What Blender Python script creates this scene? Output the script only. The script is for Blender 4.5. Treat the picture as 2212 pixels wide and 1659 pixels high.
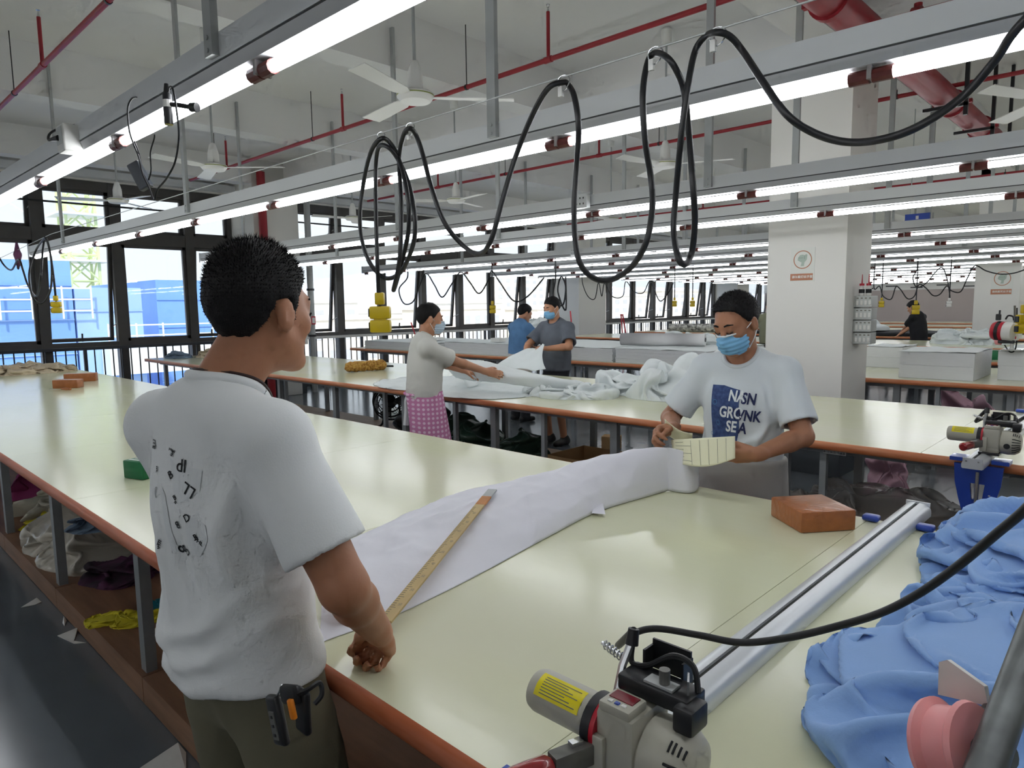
import bpy, bmesh, math, random
import numpy as np
from mathutils import Vector, Matrix, Quaternion
from mathutils.bvhtree import BVHTree

random.seed(7)
rng = np.random.default_rng(7)
for o in list(bpy.data.objects):
    bpy.data.objects.remove(o)
SC = bpy.context.scene
COL = SC.collection
PI = math.pi

# ------------------------------------------------------------------ camera
CAMZ = 1.66
FPX = 1490.0
_v = lambda x, y: np.array([x - 1106.0, -(y - 829.5), -FPX])
_ax = -_v(-455, 681); _ax /= np.linalg.norm(_ax)
_ay = _v(2545, 640); _ay -= _ax * (_ay @ _ax); _ay /= np.linalg.norm(_ay)
_az = np.cross(_ax, _ay)
CR = np.array([_ax, _ay, _az])
cam_d = bpy.data.cameras.new('camera')
cam = bpy.data.objects.new('camera', cam_d)
COL.objects.link(cam)
M4 = Matrix.Identity(4)
for i in range(3):
    for j in range(3):
        M4[i][j] = CR[i][j]
M4[2][3] = CAMZ
cam.matrix_world = M4
cam_d.sensor_width = 36.0
cam_d.lens = 36.0 * FPX / 2212.0
cam_d.clip_start = 0.05
cam_d.clip_end = 3000
SC.camera = cam

def at(px, py, axis, val):
    """photo pixel -> world point on the plane axis = val"""
    d = CR @ _v(px, py)
    k = 'xyz'.index(axis)
    o = np.array([0, 0, CAMZ])
    return Vector(o + (val - o[k]) / d[k] * d)

# ------------------------------------------------------------------ world, sun, exposure
w = bpy.data.worlds.new('world'); SC.world = w; w.use_nodes = True
nt = w.node_tree
bg = nt.nodes['Background']
bg.inputs[0].default_value = (0.90, 0.94, 1.0, 1)
bg.inputs[1].default_value = 0.85
city_fill_sun_d = bpy.data.lights.new('city_fill_sun', 'SUN'); city_fill_sun_d.energy = 2.2; city_fill_sun_d.angle = 0.05  # added to brighten the city faces, the sky being overcast
city_fill_sun_d.color = (1.0, 0.96, 0.9)
city_fill_sun = bpy.data.objects.new('city_fill_sun', city_fill_sun_d); COL.objects.link(city_fill_sun)
city_fill_sun.rotation_euler = Vector((-0.62, 0.40, -0.68)).to_track_quat('-Z', 'Y').to_euler()
TUBE_STRENGTH = 11.0
vs = SC.view_settings
vs.view_transform = 'Standard'; vs.look = 'None'; vs.gamma = 1.0; vs.use_curve_mapping = False
vs.exposure = 0.62
SC.cycles.max_bounces = 6
SC.cycles.diffuse_bounces = 4
SC.cycles.glossy_bounces = 3
SC.cycles.transparent_max_bounces = 10
SC.cycles.use_adaptive_sampling = True
SC.cycles.adaptive_threshold = 0.09
SC.cycles.adaptive_min_samples = 12
SC.cycles.sample_clamp_indirect = 6.0
SC.cycles.caustics_reflective = False
SC.cycles.caustics_refractive = False

# ------------------------------------------------------------------ materials
def lin(c):
    c = [v / 255.0 for v in c]
    return tuple(v / 12.92 if v <= 0.04045 else ((v + 0.055) / 1.055) ** 2.4 for v in c) + (1.0,)

MATS = {}
def mat(name, col, rough=0.6, metal=0.0, var=0.0, vscale=8.0, bump=0.0, bscale=40.0, emit=0.0, col2=None, spec=0.5,
        coat=0.0, stretch=None, alpha=1.0, sheen=0.0, detail=3.0, sss=0.0, rvar=0.0):
    if name in MATS:
        return MATS[name]
    m = bpy.data.materials.new(name); m.use_nodes = True
    t = m.node_tree; N = t.nodes; L = t.links
    b = N['Principled BSDF']
    b.inputs['Base Color'].default_value = lin(col)
    b.inputs['Roughness'].default_value = rough
    b.inputs['Metallic'].default_value = metal
    b.inputs['Specular IOR Level'].default_value = spec
    b.inputs['Coat Weight'].default_value = coat
    b.inputs['Sheen Weight'].default_value = sheen
    if sss:
        b.inputs['Subsurface Weight'].default_value = sss
        b.inputs['Subsurface Radius'].default_value = (0.02, 0.008, 0.004)
    if emit:
        b.inputs['Emission Color'].default_value = lin(col)
        b.inputs['Emission Strength'].default_value = emit
    if alpha < 1:
        b.inputs['Alpha'].default_value = alpha
    if var or bump or rvar:
        tc = N.new('ShaderNodeTexCoord')
        mp = N.new('ShaderNodeMapping'); L.new(tc.outputs['Object'], mp.inputs[0])
        if stretch:
            mp.inputs['Scale'].default_value = stretch
    if var or rvar:
        nz = N.new('ShaderNodeTexNoise'); nz.inputs['Scale'].default_value = vscale
        nz.inputs['Detail'].default_value = detail
        L.new(mp.outputs[0], nz.inputs['Vector'])
    if var:
        rp = N.new('ShaderNodeValToRGB')
        c1 = lin(col); c2 = lin(col2) if col2 else tuple(max(0, v * (1 - var)) for v in c1[:3]) + (1,)
        rp.color_ramp.elements[0].color = c2; rp.color_ramp.elements[1].color = c1
        rp.color_ramp.elements[0].position = 0.35; rp.color_ramp.elements[1].position = 0.65
        L.new(nz.outputs['Fac'], rp.inputs[0]); L.new(rp.outputs[0], b.inputs['Base Color'])
    if rvar:
        mr = N.new('ShaderNodeMapRange'); mr.inputs[3].default_value = max(0.02, rough - rvar); mr.inputs[4].default_value = rough + rvar
        L.new(nz.outputs['Fac'], mr.inputs[0]); L.new(mr.outputs[0], b.inputs['Roughness'])
    if bump:
        n2 = N.new('ShaderNodeTexNoise'); n2.inputs['Scale'].default_value = bscale; n2.inputs['Detail'].default_value = 4
        L.new(mp.outputs[0], n2.inputs['Vector'])
        bp = N.new('ShaderNodeBump'); bp.inputs['Strength'].default_value = bump; bp.inputs['Distance'].default_value = 0.01
        L.new(n2.outputs['Fac'], bp.inputs['Height']); L.new(bp.outputs[0], b.inputs['Normal'])
    MATS[name] = m
    return m

M = dict(
    floor=mat('floor_epoxy', (108, 115, 121), 0.16, var=0.12, vscale=1.5, spec=0.5, bump=0.03, bscale=3),
    ceil=mat('ceiling_paint', (230, 230, 229), 0.85, var=0.04, vscale=0.7),
    wall=mat('wall_paint', (232, 231, 226), 0.8, var=0.03, vscale=1.2),
    farwall=mat('far_wall_panel', (188, 176, 170), 0.7, var=0.04, vscale=0.8),
    dado=mat('dado_grey', (74, 80, 86), 0.6),
    frame=mat('window_frame_dark', (84, 82, 80), 0.45, var=0.15, vscale=5),
    railm=mat('railing_dark', (50, 54, 62), 0.4),
    housing=mat('light_housing_paint', (222, 225, 227), 0.4, var=0.05, vscale=2),
    reflector=mat('light_reflector', (188, 190, 193), 0.5),
    groove=mat('groove_dark', (70, 72, 74), 0.6),
    galv=mat('galvanised_steel', (176, 180, 180), 0.4, metal=0.25, var=0.1, vscale=6),
    tube=mat('led_tube', (250, 252, 255), 0.4, emit=TUBE_STRENGTH),
    cap=mat('tube_cap', (112, 52, 48), 0.35, var=0.3, vscale=30),
    clip=mat('clip_clear', (170, 165, 165), 0.25, metal=0.3),
    red=mat('sprinkler_red', (158, 38, 48), 0.45, var=0.1, vscale=3),
    table=mat('table_laminate', (216, 218, 182), 0.175, var=0.06, vscale=1.1, bump=0.05, bscale=16, stretch=(0.5, 1.4, 1), col2=(220, 220, 194)),
    edge=mat('table_edge_orange', (196, 112, 68), 0.45, var=0.3, vscale=6, stretch=(0.6, 6, 6), col2=(206, 140, 100)),
    edge1=mat('table_edge_worn', (172, 88, 46), 0.5, var=0.35, vscale=5, stretch=(0.5, 6, 6), col2=(190, 116, 86)),
    under=mat('table_underside', (120, 112, 100), 0.7),
    leg=mat('table_leg_grey', (150, 154, 156), 0.4, var=0.12, vscale=5, metal=0.2),
    board=mat('platform_board', (152, 114, 88), 0.5, var=0.3, vscale=4, stretch=(0.6, 5, 5), bump=0.06, bscale=20),
    board2=mat('platform_board_tan', (164, 142, 120), 0.55, var=0.15, vscale=3, stretch=(0.6, 4, 4)),
    white=mat('white_plastic', (226, 226, 222), 0.4),
    black=mat('black_rubber', (22, 23, 26), 0.45),
    blackm=mat('black_plastic', (30, 31, 34), 0.35),
    steel=mat('bright_steel', (200, 202, 204), 0.25, metal=0.9),
    yellow=mat('socket_yellow', (206, 178, 16), 0.4, var=0.08, vscale=10),
)

# ------------------------------------------------------------------ mesh helpers
class MB:
    def __init__(s):
        s.v = []; s.f = []; s.mi = []; s.cur = 0
    def add(s, vs, fs):
        o = len(s.v); s.v += [tuple(p) for p in vs]
        s.f += [tuple(i + o for i in f) for f in fs]; s.mi += [s.cur] * len(fs)
        return s
    def box(s, c, d, rot=None, taper=None):
        hx, hy, hz = d[0] / 2, d[1] / 2, d[2] / 2
        P = [Vector((x * hx, y * hy, z * hz)) for z in (-1, 1) for y in (-1, 1) for x in (-1, 1)]
        if taper:
            for p in P[4:]:
                p.x *= taper[0]; p.y *= taper[1]
        if rot is not None:
            R = rot if isinstance(rot, Matrix) else Matrix.Rotation(rot, 3, 'Z')
            P = [R @ p for p in P]
        c = Vector(c)
        return s.add([p + c for p in P], [(0, 2, 3, 1), (4, 5, 7, 6), (0, 1, 5, 4), (2, 6, 7, 3), (0, 4, 6, 2), (1, 3, 7, 5)])
    def bx(s, x0, x1, y0, y1, z0, z1):
        return s.box(((x0 + x1) / 2, (y0 + y1) / 2, (z0 + z1) / 2), (abs(x1 - x0), abs(y1 - y0), abs(z1 - z0)))
    def rbox(s, c, d, r=0.005, rot=None, seg=2):
        b = bmesh.new()
        bmesh.ops.create_cube(b, size=1.0)
        for v in b.verts:
            v.co = Vector((v.co.x * d[0], v.co.y * d[1], v.co.z * d[2]))
        bmesh.ops.bevel(b, geom=b.edges[:], offset=min(r, min(d) * 0.45), segments=seg, affect='EDGES', profile=0.5)
        R = Matrix.Identity(3)
        if rot is not None:
            R = rot if isinstance(rot, Matrix) else Matrix.Rotation(rot, 3, 'Z')
        c = Vector(c)
        b.verts.index_update()
        s.add([R @ v.co + c for v in b.verts], [tuple(v.index for v in f.verts) for f in b.faces]); b.free()
        return s
    def cyl(s, a, b, r, r2=None, n=12, cap=True):
        a = Vector(a); b = Vector(b); r2 = r if r2 is None else r2
        q = (b - a).to_track_quat('Z', 'Y')
        V = []
        for p, rr in ((a, r), (b, r2)):
            for i in range(n):
                t = 2 * PI * i / n
                V.append(p + q @ Vector((math.cos(t) * rr, math.sin(t) * rr, 0)))
        F = [(i, (i + 1) % n, n + (i + 1) % n, n + i) for i in range(n)]
        if cap:
            F += [tuple(range(n - 1, -1, -1)), tuple(range(n, 2 * n))]
        return s.add(V, F)
    def lathe(s, prof, c=(0, 0, 0), n=20, axis=None):
        q = Vector(axis).to_track_quat('Z', 'Y') if axis is not None else Quaternion()
        c = Vector(c); V = []; k = len(prof)
        for (r, z) in prof:
            for i in range(n):
                t = 2 * PI * i / n
                V.append(c + q @ Vector((r * math.cos(t), r * math.sin(t), z)))
        F = [(j * n + i, j * n + (i + 1) % n, (j + 1) * n + (i + 1) % n, (j + 1) * n + i) for j in range(k - 1) for i in range(n)]
        F += [tuple(range(n - 1, -1, -1)), tuple(range((k - 1) * n, k * n))]
        return s.add(V, F)
    def tube(s, pts, r, n=8, cap=True):
        pts = [Vector(p) for p in pts]; V = []; k = len(pts)
        up = None
        for i, p in enumerate(pts):
            d = (pts[min(i + 1, k - 1)] - pts[max(i - 1, 0)]).normalized()
            if up is None:
                up = d.orthogonal().normalized()
            up = (up - d * up.dot(d)).normalized(); sd = d.cross(up)
            rr = r[i] if hasattr(r, '__len__') else r
            for j in range(n):
                t = 2 * PI * j / n
                V.append(p + up * math.cos(t) * rr + sd * math.sin(t) * rr)
        F = [(i * n + j, i * n + (j + 1) % n, (i + 1) * n + (j + 1) % n, (i + 1) * n + j) for i in range(k - 1) for j in range(n)]
        if cap:
            F += [tuple(range(n - 1, -1, -1)), tuple(range((k - 1) * n, k * n))]
        return s.add(V, F)
    def prism(s, poly, a, b):
        """poly: list of (u,v) extruded between callables/offset: a,b give 3D from (u,v)"""
        n = len(poly)
        V = [a(u, v) for u, v in poly] + [b(u, v) for u, v in poly]
        F = [tuple(range(n - 1, -1, -1)), tuple(range(n, 2 * n))] + [(i, (i + 1) % n, n + (i + 1) % n, n + i) for i in range(n)]
        return s.add(V, F)
    def grid(s, fn, nu, nv):
        V = [fn(i / (nu - 1), j / (nv - 1)) for i in range(nu) for j in range(nv)]
        F = [(i * nv + j, (i + 1) * nv + j, (i + 1) * nv + j + 1, i * nv + j + 1) for i in range(nu - 1) for j in range(nv - 1)]
        return s.add(V, F)
    def mesh(s, name):
        me = bpy.data.meshes.new(name)
        me.from_pydata([tuple(v) for v in s.v], [], s.f)
        return me
    def build(s, name, m, parent=None, smooth=False, loc=None, fixn=True):
        me = s.mesh(name)
        ms = m if isinstance(m, (list, tuple)) else [m]
        for q in ms:
            me.materials.append(M[q] if isinstance(q, str) else q)
        if any(s.mi):
            me.polygons.foreach_set('material_index', s.mi)
        if fixn:
            b = bmesh.new(); b.from_mesh(me); bmesh.ops.recalc_face_normals(b, faces=b.faces[:]); b.to_mesh(me); b.free()
        if smooth:
            me.polygons.foreach_set('use_smooth', [True] * len(me.polygons))
            try:
                me.set_sharp_from_angle(angle=math.radians(40))
            except Exception:
                pass
        me.update()
        return link(name, me, parent, loc)

def link(name, me, parent=None, loc=None):
    o = bpy.data.objects.new(name, me); COL.objects.link(o)
    if loc is not None:
        o.location = loc
    if parent is not None:
        o.parent = parent
        if parent.type == 'EMPTY' or True:
            o.matrix_parent_inverse = Matrix.Identity(4)
    return o

def empty(name, loc=(0, 0, 0), rz=0.0):
    o = bpy.data.objects.new(name, None); COL.objects.link(o)
    o.location = loc; o.rotation_euler = (0, 0, rz); o.empty_display_size = 0.05
    return o

def tag(o, label, cat, group=None, kind=None):
    o['label'] = label; o['category'] = cat
    if group: o['group'] = group
    if kind: o['kind'] = kind
    return o

def struct(o):
    o['kind'] = 'structure'
    return o

def copy_tree(o, parent=None):
    c = o.copy(); COL.objects.link(c); c.parent = parent
    for ch in [q for q in bpy.data.objects if q.parent == o and q is not c]:
        copy_tree(ch, c)
    return c

def spline(pts, n=12, closed=False):
    """Catmull-Rom through pts"""
    P = [Vector(p) for p in pts]; out = []
    k = len(P)
    for i in range(k - 1):
        p0 = P[max(i - 1, 0)]; p1 = P[i]; p2 = P[i + 1]; p3 = P[min(i + 2, k - 1)]
        for j in range(n):
            t = j / n
            out.append(0.5 * ((2 * p1) + (p2 - p0) * t + (2 * p0 - 5 * p1 + 4 * p2 - p3) * t * t + (3 * p1 - p0 - 3 * p2 + p3) * t ** 3))
    out.append(P[-1])
    return out
# ------------------------------------------------------------------ the room
XW = -13.4        # window wall
CZ = 4.385        # slab
YF = 31.0         # far wall
struct(MB().bx(XW - 0.3, 7.0, -5.0, YF, -0.2, 0.0).build('floor', 'floor'))
ceil = struct(MB().bx(XW - 0.3, 7.0, -5.0, YF, CZ, CZ + 0.2).build('ceiling', 'ceil'))
struct(MB().bx(XW - 0.3, 7.2, YF, YF + 0.2, 0, 2.06).build('wall_far', 'farwall'))
fb = struct(MB().bx(XW - 0.3, 7.2, YF - 0.05, YF + 0.2, 2.06, CZ).build('wall_far_bulkhead', 'wall'))
for i in range(14):
    MB().box((-12.0 + i * 0.9, YF - 0.07, 2.22 - 0.07 * (i % 2)), (0.42, 0.04, 0.045)).build('slot_vent', 'blackm', fb)
struct(MB().bx(7.0, 7.2, -5, YF, 0, CZ).build('wall_right', 'wall'))
struct(MB().bx(XW - 0.3, 7.2, -5.2, -5.0, 0, CZ).build('wall_back', 'wall'))
# beams below the slab
for x in (-8.6, -5.4, -2.2, 1.0, 4.2):
    struct(MB().bx(x - 0.30, x, -5.0, YF - 0.05, 3.87, CZ).build('ceiling_beam', 'ceil'))
for y in (6.72, 16.4):
    struct(MB().bx(XW + 0.3, 7.0, y, y + 0.62, 3.85, CZ).build('ceiling_girder', 'ceil'))
struct(MB().bx(-12.7, -12.4, -5, YF - .05, 3.95, CZ).build('ceiling_edge_beam', 'ceil'))
# window wall: low parapet-free bays, lintel band over the windows
struct(MB().bx(XW - 0.25, XW + 0.12, -5, YF, 3.83, CZ).build('wall_window_lintel', 'wall'))
struct(MB().bx(XW + 0.02, XW + 0.32, -5, YF, 3.86, 3.98).build('trim_duct', 'housing'))
struct(MB().bx(XW - 0.2, XW + 0.1, -5, YF, 0, 0.10).build('wall_window_kerb', 'dado'))
# wall columns
for (y0, y1) in ((6.08, 6.98), (15.7, 17.0), (25.6, 26.6), (-4.4, -3.4)):
    c = struct(MB().bx(XW, -12.4, y0, y1, 0.32, CZ).build('column_wall', 'wall'))
    MB().bx(XW, -12.385, y0 - 0.012, y1 + 0.012, 0, 0.32).build('plinth', 'dado', c)
# mullion grid
mull = [0.55, 1.7, 2.88, 4.03, 5.27, 8.43, 9.6, 10.8, 12.0, 13.15, 14.4, 15.62, 17.15, 18.55, 19.9, 21.16, 22.3, 23.5, 24.75, 27.2, 28.5, 29.8]
mull = [-3.0, -1.8, -0.6] + mull
bays = []
edges = [(-3.4, 6.08), (6.98, 15.7), (17.0, 25.6), (26.6, 30.95)]
ZB, ZT0, ZT1, ZH = 1.08, 2.81, 3.02, 3.83
glass = bpy.data.materials.new('window_glass'); glass.use_nodes = True
t = glass.node_tree; N = t.nodes; N.remove(N['Principled BSDF'])
tr = N.new('ShaderNodeBsdfTransparent'); tr.inputs[0].default_value = (0.93, 0.96, 0.97, 1)
gl = N.new('ShaderNodeBsdfGlossy'); gl.inputs['Roughness'].default_value = 0.02
fr0 = N.new('ShaderNodeLayerWeight'); fr = N.new('ShaderNodeMath'); fr.operation = 'POWER'; fr.inputs[1].default_value = 4.0
t.links.new(fr0.outputs['Facing'], fr.inputs[0])
fr2 = N.new('ShaderNodeMapRange'); fr2.inputs[3].default_value = 0.04; fr2.inputs[4].default_value = 0.75
t.links.new(fr.outputs[0], fr2.inputs[0]); fr = fr2
mx = N.new('ShaderNodeMixShader')
t.links.new(fr.outputs[0], mx.inputs[0]); t.links.new(tr.outputs[0], mx.inputs[1]); t.links.new(gl.outputs[0], mx.inputs[2])
t.links.new(mx.outputs[0], N['Material Output'].inputs[0])
M['glass'] = glass
FW = 0.055
wi = 0
for (a, b) in edges:
    ms = [a] + [m_ for m_ in mull if a + 0.3 < m_ < b - 0.3] + [b]
    wi += 1
    if b < 0: continue
    W0 = MB()
    # outer frame of the whole bay: sill, transom, head, mullions
    W0.bx(XW - 0.06, XW + 0.06, a, b, ZB - 0.07, ZB + 0.05)
    W0.bx(XW - 0.06, XW + 0.06, a, b, ZT0, ZT1)
    W0.bx(XW - 0.06, XW + 0.06, a, b, ZH - 0.16, ZH)
    W0.bx(XW - 0.04, XW + 0.04, a, b, 0.10, 0.18)
    win = struct(W0.build('window_%d' % wi, 'frame'))
    for y in ms:
        MB().bx(XW - 0.07, XW + 0.07, y - 0.075, y + 0.075, 0.1, ZH).build('mullion', 'frame', win)
    for i in range(len(ms) - 1):
        y0, y1 = ms[i] + 0.075, ms[i + 1] - 0.075
        if y1 - y0 < 0.2: continue
        # bottom fixed pane
        MB().bx(XW - 0.005, XW + 0.005, y0, y1, 0.18, ZB - 0.07).build('pane', 'glass', win)
        opened = (i % 2 == 0) if wi == 1 else (i % 3 != 1)
        for (z0, z1, op) in ((ZB + 0.05, ZT0, opened), (ZT1, ZH - 0.16, (i + wi) % 2 == 0)):
            h = z1 - z0
            ang = (0.13 if op else 0.0)
            g = empty('sash', (XW + 0.0, 0, z1)); g.parent = win
            S = MB()
            S.bx(-0.03, 0.03, y0, y0 + FW, -h, 0); S.bx(-0.03, 0.03, y1 - FW, y1, -h, 0)
            S.bx(-0.03, 0.03, y0, y1, -FW, 0); S.bx(-0.03, 0.03, y0, y1, -h, -h + FW)
            if op and z0 < 2:
                S.bx(0.03, 0.05, (y0 + y1) / 2 - .012, (y0 + y1) / 2 + .012, -h + .0, -h + 0.14)
            f_ = S.build('sash_frame', 'frame', g)
            MB().bx(-0.004, 0.004, y0 + FW, y1 - FW, -h + FW, -FW).build('pane', 'glass', g)
            if op:
                MB().cyl((0.0, y1 - .01, -h + .25), (0.26, y1 - .01, -h + .32), 0.008, n=6).build('stay_arm', 'galv', win, loc=(XW - 0.2, 0, z1))
            g.rotation_euler = (0, ang, 0)
# window rods (thin brace rods near heads)
for (a, b) in ((2.3, 5.9), (7.0, 12.0)):
    o = MB().cyl((XW + 0.22, a, 3.42), (XW + 0.22, b, 3.42), 0.016, n=8).build('tie_rod', 'blackm')
    tag(o, 'thin dark tie rod across the upper panes ' + ('of the blue-view windows' if a < 5 else 'of the city-view windows'), 'rod')

# guard railing in front of the glass
RX = -13.18
k = 0
for (a, b, col, lab) in ((-1.0, 6.06, 'railm', 'dark painted guard railing before the windows facing the blue building'),
                    (7.0, 15.68, 'railm', 'guard railing with dusty white top before the hazy city windows'),
                    (17.02, 25.58, 'railm', 'guard railing before the windows between the two far wall columns')):
    r = empty('guard_railing', (RX, a, 0)); tag(r, lab, 'railing')
    T = MB(); T.box((0, (b - a) / 2, 1.035), (0.07 if k == 0 else 0.11, b - a, 0.05))
    T.build('top_rail', 'railm' if k == 0 else 'white', r)
    MB().box((0, (b - a) / 2, 0.12), (0.04, b - a, 0.03)).build('bottom_rail', col, r)
    bal = MB().cyl((0, 0, 0.12), (0, 0, 1.02), 0.011, n=6).mesh('baluster'); bal.materials.append(M[col])
    pst = MB().box((0, 0, 0.51), (0.05, 0.05, 1.02)).mesh('post'); pst.materials.append(M[col])
    n = int((b - a) / 0.14)
    for i in range(n + 1):
        y = (b - a) * i / n
        link('post' if i % 9 == 4 else 'baluster', pst if i % 9 == 4 else bal, r, (0, y, 0))
    k += 1

# pillar
pil = struct(MB().bx(-2.95, -2.215, 6.73, 7.43, 0.32, CZ).build('pillar_near', 'wall'))
MB().bx(-2.965, -2.2, 6.715, 7.445, 0, 0.32).build('plinth', 'dado', pil)
pil2 = struct(MB().bx(-2.95, -2.215, 16.4, 17.1, 0.0, CZ).build('pillar_far', 'wall'))

# ------------------------------------------------------------------ light rows
def light_row(yl, yr, xl, xr, phase, label, posts=(-8.6, -5.4, -2.2, 1.0), pitch=1.17, tr=0.017):
    """one continuous trunking light; local x along the row"""
    zt = 2.31
    x0 = xl; L_ = xr - xl
    r = empty('trunking_light', (xl, yl, zt), math.atan2(yr - yl, xr - xl))
    tag(r, label, 'light', 'rows of trunking lights')
    prof = [(-0.045, 0.135), (0.045, 0.135), (0.045, 0.062), (-0.045, 0.062)]
    MB().prism(prof, lambda u, v: (0, u, v), lambda u, v: (L_, u, v)).build('housing', 'housing', r)
    prof = [(-0.043, 0.056), (0.043, 0.056), (0.03, 0.026), (-0.03, 0.026)]
    MB().prism(prof, lambda u, v: (0, u, v), lambda u, v: (L_, u, v)).build('reflector', 'reflector', r)
    MB().bx(0, L_, -0.041, 0.041, 0.056, 0.062).build('groove', 'groove', r)
    MB().box((0.012, 0, 0.075), (0.03, 0.1, 0.13)).build('end_cap', 'housing', r)
    n0 = math.ceil((xl + 0.1 - phase) / pitch); x = phase + n0 * pitch
    cuts = [xl + 0.05]
    while x < xr - 0.15:
        cuts.append(x); x += pitch
    cuts.append(xr - 0.03)
    tk_ = 'tube%d' % int(tr * 1e4)
    if tk_ not in SH:
        me = MB().cyl((0.055, 0, 0), (pitch - 0.055, 0, 0), tr, n=6, cap=False).mesh('tube'); me.materials.append(M['tube']); SH[tk_] = me
        me = MB().cyl((-0.06, 0, 0), (-0.004, 0, 0), 0.0205, n=10).cyl((0.004, 0, 0), (0.06, 0, 0), 0.0205, n=10).mesh('tube_cap'); me.materials.append(M['cap']); SH['cap'] = me
        me = MB().box((0, 0, 0.012), (0.012, 0.05, 0.05)).cyl((0, 0, 0.03), (0, 0, 0.058), 0.004, n=6).mesh('clip'); me.materials.append(M['clip']); SH['clip'] = me
    for i in range(len(cuts) - 1):
        a, b = cuts[i] - xl, cuts[i + 1] - xl
        if abs((b - a) - pitch) < 1e-3:
            link('tube', SH[tk_], r, (a, 0, 0))
        elif b - a > 0.2:
            MB().cyl((a + 0.055, 0, 0), (b - 0.055, 0, 0), tr, n=6, cap=False).build('tube', 'tube', r)
        if i > 0:
            link('tube_cap', SH['cap'], r, (a, 0, 0)); link('clip', SH['clip'], r, (a, 0, 0))
    k = (yr - yl) / (xr - xl)
    for px_ in posts:
        if xl + 0.2 < px_ < xr - 0.1:
            zt_ = CZ - 0.18 - zt
            P = MB().box((px_ - xl + 0.02, 0.0 if False else -0.055, 0.5 * (zt_ + 0.07)), (0.05, 0.022, zt_ - 0.07))
            for zz in (0.085, 0.12):
                P.cyl((px_ - xl + 0.02, -0.07, zz), (px_ - xl + 0.02, -0.062, zz), 0.007, n=6)
            P.build('hanger_post', 'galv', r)
    return r
SH = {}
rows = [(0.90, 0.995, -10.0, 2.0, -1.865, 'large light row across the top left corner, closest to the camera'),
        (2.115, 2.29, -10.05, 2.5, -0.69 - 1.17, 'second light row, crossing above the hanging black cables'),
        (4.12, 4.12, -10.0, 2.5, -1.945, 'third light row, just below the cable loops, ending behind the near man'),
        (5.46, 5.48, -10.0, 3.0, -1.96, 'fourth light row, with a bolted hanger post before the pillar')]
ys = [7.83, 9.39, 11.33, 12.99, 15.06, 16.57, 18.2, 19.71, 21.72, 23.6, 25.45, 27.29, 29.24]
order = ['fifth', 'sixth', 'seventh', 'eighth', 'ninth', 'tenth', 'eleventh', 'twelfth', 'thirteenth', 'fourteenth', 'fifteenth', 'sixteenth', 'seventeenth']
for i, y in enumerate(ys):
    rows.append((y, y, -11.5, 3.0, -2.03 - 0.02 * i, order[i] + ' light row counting away from the camera'))
rows += [(-1.55, -1.55, -9.9, 3.0, -1.9, 'unseen light row added behind the camera, the nearer one'), (-2.85, -2.85, -9.9, 3.0, -1.9, 'unseen light row added behind the camera, the farther one')]  # unseen rows, added to light the camera side of the closest row
for rw in rows:
    light_row(*rw, posts=(-8.47, -5.27, -2.07) if rw is rows[0] else (-8.6, -5.4, -2.2, 1.0), tr=0.017 if rw in rows[:4] else 0.012)

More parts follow.
